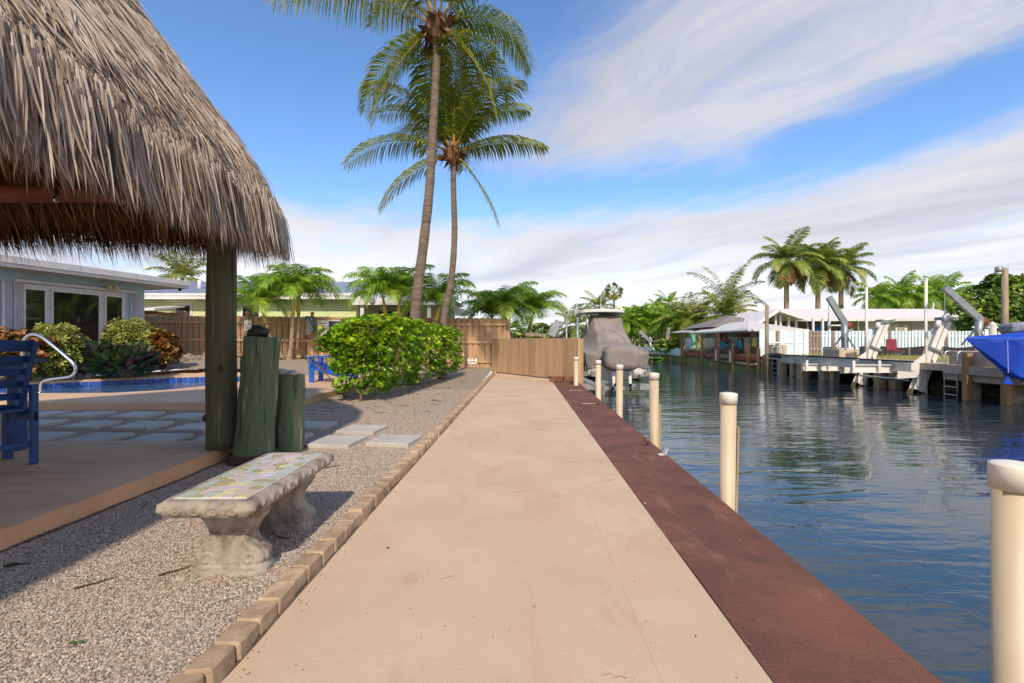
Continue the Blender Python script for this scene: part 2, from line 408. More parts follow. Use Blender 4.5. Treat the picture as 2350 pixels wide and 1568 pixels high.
WZ = -.7
m_water = bpy.data.materials.new('canal_water'); m_water.use_nodes = True
def water_mat(m, base, a1, a2, s1, s2):
    nt = m.node_tree; N = nt.nodes; L = nt.links; p = N['Principled BSDF']
    p.inputs['Base Color'].default_value = base; p.inputs['Roughness'].default_value = .035; p.inputs['IOR'].default_value = 1.42
    p.inputs['Specular IOR Level'].default_value = .9
    tc = N.new('ShaderNodeTexCoord')
    def nz(sc, st, det, rot=0., dist=0.):
        mp = N.new('ShaderNodeMapping'); mp.inputs['Scale'].default_value = st; mp.inputs['Rotation'].default_value = (0, 0, rot)
        L.new(tc.outputs['Object'], mp.inputs[0])
        n = N.new('ShaderNodeTexNoise'); n.inputs['Scale'].default_value = sc; n.inputs['Detail'].default_value = det; n.inputs['Distortion'].default_value = dist
        L.new(mp.outputs[0], n.inputs['Vector']); return n.outputs[0]
    b1 = N.new('ShaderNodeBump'); b1.inputs['Distance'].default_value = a1; L.new(nz(s1, (.55, 1.9, 1), 2, .35, .6), b1.inputs['Height'])
    b2 = N.new('ShaderNodeBump'); b2.inputs['Distance'].default_value = a2; L.new(nz(s2, (.7, 1.5, 1), 3, -.2, .8), b2.inputs['Height'])
    # calmer and rougher patches of the surface
    mr = N.new('ShaderNodeMapRange'); L.new(nz(.22, (1, 1, 1), 2), mr.inputs[0]); mr.inputs[1].default_value = .35; mr.inputs[2].default_value = .65
    mr.inputs[3].default_value = .35; mr.inputs[4].default_value = 1.
    L.new(mr.outputs[0], b2.inputs['Strength'])
    L.new(b1.outputs[0], b2.inputs['Normal']); L.new(b2.outputs[0], p.inputs['Normal'])
water_mat(m_water, (.024, .042, .052, 1), .026, .0075, 1.0, 5.2)
mb = MB(); mb.add([(1.2, -60, WZ), (600, -60, WZ), (600, 900, WZ), (1.2, 900, WZ)], [(0, 1, 2, 3)])
struct('water', mb, m_water)

# ---------------------------------------------------------------- kerb of tumbled bricks
kerb = thing('kerb', 'row of tan tumbled kerb bricks between gravel and path', None, (xl(2), 2, 0), kind='structure')
m_kerb = M('kerb_brick', S(196, 170, 138), S(156, 132, 106), 9, 6, rough=.88, bump=.006, bscale=60, rand=.17, extra=[(S(104, 86, 68), 5., .64, .8, (1, 1, 1.5))])
kb = []
for k in range(4):
    bm_ = MB(); l = .146
    vs = [(x*.05+random.uniform(-.004, .004), y*l/2+random.uniform(-.003, .003), z*.075+random.uniform(-.003, .003)) for z in (-1, 1) for y in (-1, 1) for x in (-1, 1)]
    bm_.add(vs, [(0, 2, 3, 1), (4, 5, 7, 6), (0, 1, 5, 4), (2, 6, 7, 3), (0, 4, 6, 2), (1, 3, 7, 5)])
    me = bm_.mesh('brick', bevel=.009); me.materials.append(m_kerb); kb.append(me)
y = .75; k = 0
while y < 17.3:
    l = .150
    o = link('brick', random.choice(kb), None, kerb, local=True)
    jit = .012*mnoise.noise(Vector((y*2, 0, 0)))
    o.location = Vector((xl(y)-.052+jit+random.uniform(-.005, .005), y, -.002+random.uniform(-.006, .006)))-WLOC[kerb.name]
    o.rotation_euler = (random.uniform(-.03, .03), random.uniform(-.04, .03), random.uniform(-.05, .05))
    y += l; k += 1

# ---------------------------------------------------------------- loose gravel (instanced pebbles near the camera)
SLABX = -2.77
def gravel_object():
    src = bpy.data.collections.new('gravel_source')
    m_peb = M('pebble', None, None, rough=.75, rand=.0, attr=None, col=S(190, 178, 164)) if False else None
    m = bpy.data.materials.new('pebbles'); m.use_nodes = True
    N = m.node_tree.nodes; L = m.node_tree.links; p = N['Principled BSDF']; p.inputs['Roughness'].default_value = .7
    oi = N.new('ShaderNodeObjectInfo'); cr = N.new('ShaderNodeValToRGB'); L.new(oi.outputs['Random'], cr.inputs[0])
    cols = [S(132, 118, 106), S(154, 140, 126), S(174, 160, 146), S(186, 172, 157), S(182, 158, 136), S(200, 189, 175), S(160, 146, 132)]
    el = cr.color_ramp.elements
    while len(el) < len(cols): el.new(.5)
    for i, c in enumerate(cols): el[i].position = i/(len(cols)-1); el[i].color = c
    cr.color_ramp.interpolation = 'CONSTANT'
    L.new(cr.outputs[0], p.inputs['Base Color'])
    for k in range(5):
        q = MB(); q.blob((0, 0, 0), (1, random.uniform(.6, .9), random.uniform(.45, .7)), 6, 4, .22, k+1, 1.6)
        me = q.mesh('pebble', smooth=False); me.materials.append(m)
        o = bpy.data.objects.new('pebble', me); src.objects.link(o)
    # carrier: strip of ground between slab and kerb
    q = MB()
    def strip(x0f, x1f, y0, y1, nx, ny):
        for j in range(ny):
            for i in range(nx):
                a = lerp(y0, y1, j/ny); b = lerp(y0, y1, (j+1)/ny)
                xa0 = lerp(x0f(a), x1f(a), i/nx); xa1 = lerp(x0f(a), x1f(a), (i+1)/nx); xb0 = lerp(x0f(b), x1f(b), i/nx); xb1 = lerp(x0f(b), x1f(b), (i+1)/nx)
                q.add([(xa0, a, gz(xa0, a)+.002), (xa1, a, gz(xa1, a)+.002), (xb1, b, gz(xb1, b)+.002), (xb0, b, gz(xb0, b)+.002)], [(0, 1, 2, 3)])
    strip(lambda y: SLABX, lambda y: xl(y)-.10, .9, 4.8, 8, 16)
    strip(lambda y: -7.6, lambda y: xl(y)-.10, 4.8, 7.75, 24, 12)
    strip(lambda y: -3.7, lambda y: xl(y)-.10, 7.75, 11., 10, 12)
    me = q.mesh('gravel')
    o = link('gravel', me, m); tag(o, 'pale crushed shell gravel covering the bed beside the path', 'gravel', kind='stuff')
    ng = bpy.data.node_groups.new('gravel_scatter', 'GeometryNodeTree')
    ng.interface.new_socket('Geometry', in_out='INPUT', socket_type='NodeSocketGeometry')
    ng.interface.new_socket('Geometry', in_out='OUTPUT', socket_type='NodeSocketGeometry')
    N = ng.nodes; L = ng.links
    gi = N.new('NodeGroupInput'); go = N.new('NodeGroupOutput')
    dp = N.new('GeometryNodeDistributePointsOnFaces'); dp.inputs['Density'].default_value = 7000.
    # fewer, where the camera is far away
    pos = N.new('GeometryNodeInputPosition'); sx = N.new('ShaderNodeSeparateXYZ'); L.new(pos.outputs[0], sx.inputs[0])
    mr = N.new('ShaderNodeMapRange'); L.new(sx.outputs[1], mr.inputs[0]); mr.inputs[1].default_value = 2.; mr.inputs[2].default_value = 8.
    mr.inputs[3].default_value = 23000.; mr.inputs[4].default_value = 3600.; L.new(mr.outputs[0], dp.inputs['Density'])
    ci = N.new('GeometryNodeCollectionInfo'); ci.inputs[0].default_value = src; ci.inputs['Separate Children'].default_value = True
    ci.inputs['Reset Children'].default_value = True
    ip = N.new('GeometryNodeInstanceOnPoints'); ip.inputs['Pick Instance'].default_value = True
    rv = N.new('FunctionNodeRandomValue'); rv.data_type = 'FLOAT_VECTOR'; rv.inputs[0].default_value = (-.5, -.5, 0); rv.inputs[1].default_value = (.5, .5, 6.28)
    rs = N.new('FunctionNodeRandomValue'); rs.data_type = 'FLOAT'; rs.inputs[2].default_value = .0025; rs.inputs[3].default_value = .0068; rs.inputs['Seed'].default_value = 3
    L.new(gi.outputs[0], dp.inputs['Mesh']); L.new(dp.outputs['Points'], ip.inputs['Points']); L.new(ci.outputs[0], ip.inputs['Instance'])
    e2r = N.new('FunctionNodeEulerToRotation'); L.new(rv.outputs[0], e2r.inputs[0]); L.new(e2r.outputs[0], ip.inputs['Rotation'])
    L.new(rs.outputs[1], ip.inputs['Scale'])
    L.new(ip.outputs[0], go.inputs[0])
    md = o.modifiers.new('scatter', 'NODES'); md.node_group = ng
gravel_object()
# twigs and dead leaves on the gravel
m_twig = M('dry_twig', S(78, 58, 44), S(52, 40, 32), 30, rough=.9)
mb = MB(); rnd = random.Random(5)
for k in range(150):
    if k < 100: y = rnd.uniform(7.2, 13.); x = lerp(-3.3, xl(y)-.4, rnd.random()**1.8)
    else: y = rnd.uniform(1.7, 7); x = rnd.uniform(-2.6, -1.2)
    if k >= 100 and rnd.random() < .6: continue
    l = rnd.uniform(.03, .22); a = rnd.uniform(0, 6.28); z = gz(x, y)+.012; pts = []
    for i in range(5):
        pts.append((x, y, z)); a += rnd.uniform(-.5, .5); x += math.cos(a)*l/4; y += math.sin(a)*l/4
    mb.tube(pts, [.004, .004, .0035, .003, .002], 4)
o = mb.build('litter', m_twig); tag(o, 'dry brown twigs and leaf litter scattered on the gravel', 'twigs', kind='stuff')
mb = MB(); p0 = G(30, 1302, .06)
mb.tube([p0+V(-.03, -.015, .012), p0+V(.0, .0, .014), p0+V(.03, .012, .012), p0+V(.07, .015, .010)], [.006, .009, .004, .002], 6)
o = mb.build('dry_seed_pod', m_twig); tag(o, 'dark dry seed pod lying on the gravel left of the bench', 'seed pod')
mb = MB(); p0 = G(172, 1478, .065)
for a in (0.4, 3.0):
    d = V(math.cos(a), math.sin(a), 0); s_ = V(-d.y, d.x, 0)
    mb.add([p0, p0+d*.014+s_*.010+V(0, 0, .006), p0+d*.028+V(0, 0, .004), p0+d*.014-s_*.010+V(0, 0, .006)], [(0, 1, 2, 3)])
o = mb.build('fallen_leaf', M('green_leaf_bit', S(64, 104, 30), rough=.5)); tag(o, 'small green fallen leaf alone on the gravel near the camera', 'leaf')

# ---------------------------------------------------------------- stepping stones
m_stone = M('grey_paver', S(194, 187, 176), S(176, 169, 160), 3., 6, rough=.85, bump=.0012, bscale=120, rand=.05)
q = MB(); q.box(-.24, .24, -.24, .24, -.05, 0); sm = q.mesh('stepping_stone', bevel=.005); sm.materials.append(m_stone)
stones = [(-1.33, 5.25, -.10, 'next to the kerb'), (-1.96, 5.2, -.12, 'nearest the pilings and bench'), (-1.9, 5.9, -.12, 'behind the nearest one, right of the pilings'),
          (-2.66, 5.38, -.05, 'half hidden behind the short piling'), (-2.66, 6.16, -.05, 'furthest back, just right of the short piling'),
          (-3.34, 5.3, 0, 'half hidden by the palapa post, near row'), (-4.06, 5.32, 0, 'near row, second from the palapa post'), (-4.8, 5.36, 0, 'near row, third from the palapa post'), (-5.55, 5.4, 0, 'near row, behind the blue chair'),
          (-4.12, 6.05, 0, 'middle row, beside the palapa post'), (-4.88, 6.12, 0, 'middle row, second from the palapa post'), (-5.63, 6.18, 0, 'middle row, third from the palapa post'), (-6.4, 6.22, 0, 'middle row, behind the blue chair'),
          (-4.12, 6.88, 0, 'far row, partly behind the palapa post'), (-4.89, 6.93, 0, 'far row, first left of the palapa post'), (-5.67, 7.0, 0, 'far row, second left of the palapa post'), (-6.45, 7.05, 0, 'far row, third left of the palapa post'), (-7.2, 7.1, 0, 'far row, behind the blue chair')]
for x, y, a, w in stones:
    o = link('stepping_stone', sm); o.location = (x, y, gz(x, y)+.045+random.uniform(-.004, .004)); o.rotation_euler = (random.uniform(-.012, .012), random.uniform(-.012, .012), a+random.uniform(-.03, .03))
    tag(o, 'square grey stepping stone '+w, 'paving slab', 'grey stepping stones set in gravel')

# ---------------------------------------------------------------- patio slab of the palapa
mb = MB(); mb.box(-9.2, SLABX, -9, 4.75, -.1, .18); sl_o = struct('patio', mb, m_slab)
mb = MB(); mb.box(SLABX, SLABX+.012, -9, 4.752, .0, .178); mb.box(-9.2, SLABX, 4.75, 4.76, 0, .178)
mb.build('painted_edge', m_slabside, sl_o)
mb = MB(); mb.tube([(SLABX+.02+.012*math.sin(y*7), y, gz(SLABX, y)+.0) for y in frange(.5, 4.8, .1)], .016, 5)   # dirt line along the slab foot
mb.build('dirt_line', M('dark_dirt', S(66, 54, 44), S(110, 94, 80), 40, rough=.95), sl_o)

# ---------------------------------------------------------------- pool deck, pool
DECK = [(-22., 7.74), (-4.1, 7.74), (-3.75, 8.3), (-3.68, 9.8), (-3.6, 12.5), (-4.2, 15.), (-5.6, 16.6), (-8.2, 17.1), (-10.6, 16.4), (-12.4, 13.9), (-14.2, 11.8), (-22, 11.)]
def deck_mesh():
    bm = bmesh.new(); loops = []
    for poly in (DECK, POOL):
        vs = [bm.verts.new((x, y, zdeck(y))) for x, y in poly]
        loops.append(vs)
        for i in range(len(vs)): bm.edges.new((vs[i], vs[(i+1) % len(vs)]))
    bmesh.ops.triangle_fill(bm, use_beauty=True, use_dissolve=False, edges=list(bm.edges))
    for f in bm.faces:
        if f.normal.z < 0: f.normal_flip()
    n = len(bm.verts)
    for li, vs in enumerate(loops):
        h = .2 if li == 0 else .06
        lo = [bm.verts.new((v.co.x, v.co.y, v.co.z-h)) for v in vs]
        for i in range(len(vs)):
            j = (i+1) % len(vs); bm.faces.new((vs[i], vs[j], lo[j], lo[i]))
    me = bpy.data.meshes.new('pool_deck'); bm.to_mesh(me); bm.free(); return me
m_deck = M('deck_tan_coating', S(214, 180, 146), S(200, 166, 132), 1.5, 6, rough=.8, bump=.0015, bscale=60, extra=[(S(160, 128, 98), 3., .66, .85, (1, 1, 1))])
deck = link('pool_deck', deck_mesh(), m_deck, kind='structure')
pw = bpy.data.materials.new('pool_water'); pw.use_nodes = True; water_mat(pw, (.03, .12, .26, 1), .03, .01, 2.2, 7.)
mb = MB(); mb.add([(x, y, .005) for x, y in POOL], [tuple(range(len(POOL)))]); struct('pool_water', mb, pw)
# glazed blue waterline tiles, each one its own piece
m_tile = M('blue_glazed_tile', S(38, 66, 150), S(60, 104, 186), 16, 4, rough=.18, rand=.28, extra=[(S(150, 176, 214), 22., .66, .74, (1, 1, 1))])
m_grout = M('pool_grout', S(170, 178, 186), rough=.8)
pool = thing('pool_lining', 'band of blue glazed tiles round the pool edge', None, (-9, 12, 0), kind='structure')
def tile_band():
    g = MB(); n = len(POOL); tq = MB(); tq.box(-.066, .066, -.006, .006, -.075, .075); tm = tq.mesh('tile', bevel=.004); tm.materials.append(m_tile)
    for i in range(n):
        a = Vector(POOL[i]); b = Vector(POOL[(i+1) % n]); L_ = (b-a).length; d = (b-a)/L_; nin = Vector((-d.y, d.x))
        za = .118
        g.add([(a.x, a.y, -.1), (b.x, b.y, -.1), (b.x, b.y, za), (a.x, a.y, za)], [(0, 1, 2, 3)])
        if i in (0,) or i >= n-1 and False: continue
        if (nin.y > .2 and i < 3): continue             # near side: its tiles face away from the camera
        m = max(1, int(L_/.142))
        for k in range(m):
            p = a+d*(L_*(k+.5)/m)+nin*.004
            if p.x < -13: continue
            o = link('tile', tm, None, pool, local=True); o.location = Vector((p.x, p.y, .045))-WLOC[pool.name]; o.rotation_euler.z = math.atan2(d.y, d.x); o.scale.x = L_/m/.142
    g.build('grout', m_grout, pool)
tile_band()
# ---------------------------------------------------------------- palapa with thatched roof
pal = thing('palapa', 'open thatched palapa roof carried on a round timber post over the patio', 'palapa', (-2.83, 4.42, .18))
X0, X1, Y0e, Y1e, RC = -8.6, -2.25, -8.0, 5.06, .75  # unseen rear of the roof lengthened behind the camera for its shade
RX, RYA, RYB = -5.35, -6.6, 3.85
def eave(s):
    """closed eave outline, s in metres from the far corner going round the canal side first (towards the camera)"""
    w = X1-X0-2*RC; h = Y1e-Y0e-2*RC; q = RC*math.pi/2; tot = 2*(w+h)+4*q; s = s % tot
    for kind, L_ in (('R', h), ('c1', q), ('N', w), ('c2', q), ('L', h), ('c3', q), ('F', w), ('c4', q)):
        if s <= L_: break
        s -= L_
    a = s/RC
    if kind == 'R': return Vector((X1, Y1e-RC-s)), Vector((1, 0))
    if kind == 'c1': n = Vector((math.cos(-a), math.sin(-a))); return Vector((X1-RC, Y0e+RC))+n*RC, n
    if kind == 'N': return Vector((X1-RC-s, Y0e)), Vector((0, -1))
    if kind == 'c2': n = Vector((math.cos(-math.pi/2-a), math.sin(-math.pi/2-a))); return Vector((X0+RC, Y0e+RC))+n*RC, n
    if kind == 'L': return Vector((X0, Y0e+RC+s)), Vector((-1, 0))
    if kind == 'c3': n = Vector((math.cos(math.pi-a), math.sin(math.pi-a))); return Vector((X0+RC, Y1e-RC))+n*RC, n
    if kind == 'F': return Vector((X0+RC+s, Y1e)), Vector((0, 1))
    n = Vector((math.cos(math.pi/2-a), math.sin(math.pi/2-a))); return Vector((X1-RC, Y1e-RC))+n*RC, n
LW = X1-X0-2*RC; LH = Y1e-Y0e-2*RC; LQ = RC*math.pi/2; LTOT = 2*(LW+LH)+4*LQ
def roofp(s, t, dz=0.):
    e, n = eave(s); rp = Vector((RX, min(max(e.y, RYA), RYB)))
    p = e.lerp(rp, t); tt = max(t, 0.); tt = min(tt, .64)+max(0., tt-.64)*.25  # unseen upper slope flattened to shorten the roof's shadow
    return Vector((p.x, p.y, 2.42+4.2*(tt**.92)+min(t, 0)*3.2+dz))
# solid core, outer and inner skins
core = MB()
core.grid(lambda a, b: roofp(a*LTOT, .05+b*.95, -.06), 150, 24)
m_core = M('thatch_core', S(84, 66, 50), S(60, 46, 36), 14, rough=1., bump=.02, bscale=30)
core.build('thatch_core', m_core, pal, smooth=True)
inner = MB(); inner.grid(lambda a, b: roofp(a*LTOT, .085+b*.915, -.34), 150, 24)
m_inner = M('thatch_underside_core', S(78, 54, 34), S(46, 30, 20), 22, stretch=(1, 1, .3), rough=1.)
inner.build('thatch_lining', m_inner, pal, smooth=True)
gray = [S(52, 44, 38), S(98, 84, 74), S(138, 122, 108), S(164, 148, 134), S(194, 180, 166), S(150, 128, 106), S(108, 90, 76)]
m_thatch = M('thatch_leaf', None, attr=gray, rough=.75, transl=.06, spec=.3)
brown = [S(96, 68, 44), S(148, 106, 68), S(196, 148, 100), S(170, 126, 84), S(220, 176, 128)]
m_thatch_in = M('thatch_leaf_underside', None, attr=brown, rough=.8, transl=.1, spec=.25)
rt = random.Random(11)
def blade(mb, p, d, n, L_, w, curl, r, segs=4):
    """leaf strip from p along d, face normal n, tapering, curling down"""
    d = d.normalized(); sd = d.cross(n)
    if sd.length < 1e-4: return
    sd.normalize(); vs = []; q = Vector(p); dd = Vector(d); wig = rt.gauss(0, .45)
    for i in range(segs+1):
        f = i/segs; ww = w*(1-f*f*.9)*(.35 if i == 0 else 1.)
        if i < segs: vs += [q-sd*ww/2+n*.003, q+sd*ww/2-n*.003]
        else: vs.append(Vector(q))
        q = q+dd*(L_/segs); dd = (dd+Vector((0, 0, -curl/segs))+sd*wig/segs*.6).normalized()
    fs = [(2*i, 2*i+1, 2*i+3, 2*i+2) for i in range(segs-1)]+[(2*segs-2, 2*segs-1, 2*segs)]
    mb.add(vs, fs, r)
def frame(s, t):
    p = roofp(s, t); a = roofp(s, t+.02); b = roofp(s+.05, t)
    up = (a-p).normalized(); al = (b-p).normalized()
    n = al.cross(up)
    if n.z < 0: n = -n
    return p, -up, n.normalized(), al
outer = MB()
sR0, sR1 = -LQ, LH+LQ*.3
vis = lambda s: True
for k in range(78000):
    s = rt.uniform(-LQ-1.2, 5.2) if k < 75000 else rt.uniform(0, LTOT)
    t = rt.uniform(.0, .66)**1.0
    if k >= 75000: t = rt.uniform(.0, .97)
    p, dn, n, al = frame(s, t)
    lift = rt.uniform(.02, .13); clump = mnoise.noise(Vector((s*3., t*16., 0)))
    d = dn+al*(rt.gauss(0, .2)+.28*clump)+n*lift+Vector((0, 0, -2.2*max(0., 1-t/.13)))
    r = min(1., max(0., .5+.45*mnoise.noise(Vector((s*1.3, t*7, 4)))+rt.gauss(0, .22)))
    blade(outer, p+n*(-.01+.07*rt.random()*(1+clump)), d, n, rt.uniform(.22, .58), rt.uniform(.005, .0135), rt.uniform(.0, .45), r)
for k in range(22000):                                   # eave fringe on the canal side and round the far corner
    s = rt.uniform(-LQ-.5, 5.4)
    p, dn, n, al = frame(s, rt.uniform(.005, .07))
    e, en = eave(s); clump = mnoise.noise(Vector((s*5., 0, 9)))
    d = Vector((en.x*.12, en.y*.12, -1))+al*rt.gauss(0, .12)+Vector((en.x, en.y, 0))*rt.gauss(.02, .07)
    r = min(1., max(0., .55+.3*clump+rt.gauss(0, .22)))
    pp = p+Vector((en.x, en.y, 0))*rt.uniform(-.22, .03)+Vector((0, 0, rt.uniform(-.15, .05)))
    blade(outer, pp, d, Vector((en.x, en.y, .25)).normalized(), rt.uniform(.2, .44)*(1+.25*clump), rt.uniform(.004, .011), rt.uniform(.0, .3), r)
outer.build('thatch', m_thatch, pal, kind='stuff')
under = MB()
for k in range(15000):                                   # leaves seen from below on the far and left slopes
    s = rt.uniform(-LQ-LW, -LQ*.4)
    t = rt.uniform(.0, .42)
    p, dn, n, al = frame(s, t); e, en = eave(s)
    d = dn+al*(rt.gauss(.1, .22))-n*rt.uniform(.0, .06)
    pp = p-n*(.30+.05*rt.random())
    if t < .16: pp = pp+V(0, 0, .14)
    blade(under, pp, d, n, min(rt.uniform(.45, .95), 4.3*t+.16), rt.uniform(.014, .046), rt.uniform(0, .15), rt.random())
for k in range(19000):                                    # ragged far fringe
    s = rt.uniform(-LQ-LW, -LQ*.75); p, dn, n, al = frame(s, rt.uniform(.0, .06)); e, en = eave(s)
    clump = mnoise.noise(Vector((s*3.3, 0, 2)))
    d = Vector((en.x*.22, en.y*.22, -1))+al*rt.gauss(.1, .12)
    blade(under, p+Vector((en.x, en.y, 0))*rt.uniform(-.35, -.02)+V(0, 0, rt.uniform(-.04, .22)), d, Vector((en.x, en.y, .2)).normalized(), rt.uniform(.28, .52)*(1+.3*clump), rt.uniform(.007, .02), rt.uniform(0, .2), rt.random()*.7)
for k in range(5000):                                    # inside face of the canal-side fringe
    s = rt.uniform(-.2, 5.3); p, dn, n, al = frame(s, rt.uniform(.06, .24)); e, en = eave(s)
    blade(under, p-n*.3, dn+al*rt.gauss(0, .15), n, rt.uniform(.25, .4), rt.uniform(.012, .03), .1, rt.random())
under.build('thatch_underside', m_thatch_in, pal, kind='stuff')
# timber: corner post with knots, eave beams, rafters
def log(name, pts, rads, mat, parent, n=20, amp=.012, seed=0):
    mb = MB(); mb.tube(pts, rads, n)
    for i, v in enumerate(mb.v):
        v = Vector(v); e = amp*mnoise.noise(Vector((v.x*4, v.y*4, v.z*.9+seed)))+.35*amp*mnoise.noise(Vector((v.x*22, v.y*22, v.z*1.2+seed)))
        c = Vector(pts[0]).lerp(Vector(pts[-1]), 0); 
        ax = (Vector(pts[-1])-Vector(pts[0])).normalized(); pr = Vector(pts[0])+ax*(v-Vector(pts[0])).dot(ax)
        mb.v[i] = tuple(v+(v-pr).normalized()*e if (v-pr).length > 1e-3 else v)
    return mb.build(name, mat, parent, smooth=True)
PXc = -2.79
log('post', [(PXc, 4.45, .18+2.6*k/22) for k in range(23)], [.138-.001*k for k in range(23)], m_post, pal, 28, .012, 3)
for kx, ky, kz in ((-2.72, 4.315, .95), (-2.88, 4.33, .48), (-2.85, 4.325, 1.62)):        # knots
    k_ = MB(); k_.blob((kx, ky+.012, kz), (.022, .014, .032), 10, 7, .15, 2); k_.build('knot', M('wood_knot', S(58, 44, 32), S(90, 70, 50), 40, rough=.9), pal, smooth=True)
m_beam = M('peeled_beam', S(170, 104, 66), S(128, 76, 48), 5, 6, stretch=(.2, 1, 1), rough=.6, extra=[(S(60, 34, 22), 9., .62, .75, (.1, 1, 1))])
log('beam', [(-8.4+5.9*k/8, 4.45, 2.62) for k in range(9)], .085, m_beam, pal, 14, .008, 5)
log('beam', [(-2.8, -7.4+12*k/8, 2.74) for k in range(9)], .075, m_beam, pal, 14, .008, 6)
log('post', [(-8.1, 4.45, .18+2.6*k/6) for k in range(7)], .13, m_post, pal, 14)
log('post', [(-2.8, -7.2, .18+2.6*k/6) for k in range(7)], .13, m_post, pal, 14)
log('post', [(-8.1, -7.2, .18+2.6*k/6) for k in range(7)], .13, m_post, pal, 14)
for k in range(7):
    x = -7.6+k*.78; a = V(x, 4.85, 2.62); b = V(lerp(x, RX, .6), lerp(5.0, RYB, .6), 4.5)
    log('rafter', [a.lerp(b, i/4) for i in range(5)], .045, m_beam, pal, 10, .004, k)
# bulbs of a string light on the beam
for i, (u, v) in enumerate(((130, 458), (285, 460))):
    p = P(u, v, 4.28)
    t = thing('bulb', 'clear glass bulb hanging under the thatch, '+('left one' if i == 0 else 'one nearer the post'), 'light bulb', p, 'clear bulbs under the palapa beam')
    q = MB(); q.lathe([(.003, .10), (.012, .098), (.014, .045), (.011, .04)], p, 10); q.build('socket', m_black, t, smooth=True)
    g = bpy.data.materials.get('bulb_glass')
    if not g:
        g = bpy.data.materials.new('bulb_glass'); g.use_nodes = True; pb = g.node_tree.nodes['Principled BSDF']; pb.inputs['Transmission Weight'].default_value = 1.; pb.inputs['Roughness'].default_value = .02; pb.inputs['Base Color'].default_value = (.95, .9, .85, 1)
    q = MB(); q.lathe([(.011, .042), (.02, .028), (.026, .004), (.02, -.022), (.004, -.034)], p, 12); q.build('glass', g, t, smooth=True)

# ---------------------------------------------------------------- pilings beside the post
m_rope = M('old_rope', S(96, 88, 74), S(60, 54, 44), 60, rough=.95, bump=.002, bscale=120)
def piling(label, base, top, r0, r1, seed, rope=None):
    base = Vector(base); top = Vector(top); t = thing('piling', label, 'piling', base, 'green timber pilings by the palapa post')
    n = 26; pts = [base.lerp(top, k/n) for k in range(n+1)]
    rad = [lerp(r0, r1, k/n)*(1+.03*math.sin(k*.5+seed)) for k in range(n+1)]
    mb = MB(); mb.tube(pts, rad, 40)
    for i, v in enumerate(mb.v):
        v = Vector(v); f = (v-base).dot((top-base).normalized()); c = base+(top-base).normalized()*f; d = v-c
        if d.length < 1e-3: continue
        a = math.atan2(d.y, d.x)
        crack = -.014*max(0., mnoise.noise(Vector((math.cos(a)*7, math.sin(a)*7, v.z*.5+seed)))-.12)*3
        e = .010*mnoise.noise(Vector((math.cos(a)*2, math.sin(a)*2, v.z*1.3+seed)))+crack+.004*mnoise.noise(Vector((math.cos(a)*18, math.sin(a)*18, v.z*1.0)))
        mb.v[i] = tuple(v+d.normalized()*e)
    mb.build('log', m_piling, t, smooth=True)
    if rope:
        z0, turns = rope
        for j in range(turns):
            pts = []; rr = r0*1.07+.012+.012*(turns-1-j)*.5
            for k in range(73):
                a = 2*math.pi*k/72; pts.append(base+V(math.cos(a)*rr, math.sin(a)*rr, z0+j*.024+.006*math.sin(a*2+j)))
            for strand in range(3):
                q = [p+V(math.cos(2*math.pi*k/72)*.006*math.cos(k*1.3+strand*2.09), math.sin(2*math.pi*k/72)*.006*math.cos(k*1.3+strand*2.09), .008*math.sin(k*1.3+strand*2.09)) for k, p in enumerate(pts)]
                mb = MB(); mb.tube(q, .0085, 6, caps=False); mb.build('rope', m_rope, t, smooth=True)
    return t
z1 = P(601, 773, 4.43).z
piling('tallest leaning green piling with a dark rock on top and rope at its foot', (-2.475, 4.43, .03), (-2.39, 4.43, z1), .178, .150, 1., (.055, 3))
piling('short green piling with two pale shells on top', (-2.36, 4.86, .03), (-2.335, 4.86, .857), .165, .150, 4., (.03, 1))
piling('green piling hidden behind the tallest one, touching the palapa post', (-2.74, 4.93, .03), (-2.73, 4.93, 1.04), .15, .145, 8.)
def rock(name, label, cat, c, rad, mat, seed, flat=None, amp=.2, n=18, m=12):
    mb = MB(); mb.blob(c, rad, n, m, amp, seed, 2.2, flat=flat); o = mb.build(name, mat, None, smooth=True); tag(o, label, cat); return o
m_darkrock = M('dark_coral_rock', S(64, 54, 46), S(24, 20, 18), 28, 6, rough=.6, bump=.006, bscale=60, extra=[(S(128, 118, 104), 30., .62, .7, (1, 1, 1))])
m_shell = M('grey_shell', S(196, 186, 172), S(160, 146, 132), 24, 6, rough=.6, bump=.003, bscale=90)
rock('rock', 'dark mottled flat rock on top of the tallest piling', 'rock', (-2.41, 4.40, z1+.035), (.105, .085, .062), m_darkrock, 3, .035, .22)
rock('shell', 'pale round shell on the short piling, left one', 'shell', (-2.385, 4.80, .875), (.075, .07, .042), m_shell, 5, .018, .1)
rock('shell', 'pale round shell on the short piling, right one', 'shell', (-2.275, 4.79, .868), (.064, .06, .038), m_shell, 9, .012, .1)
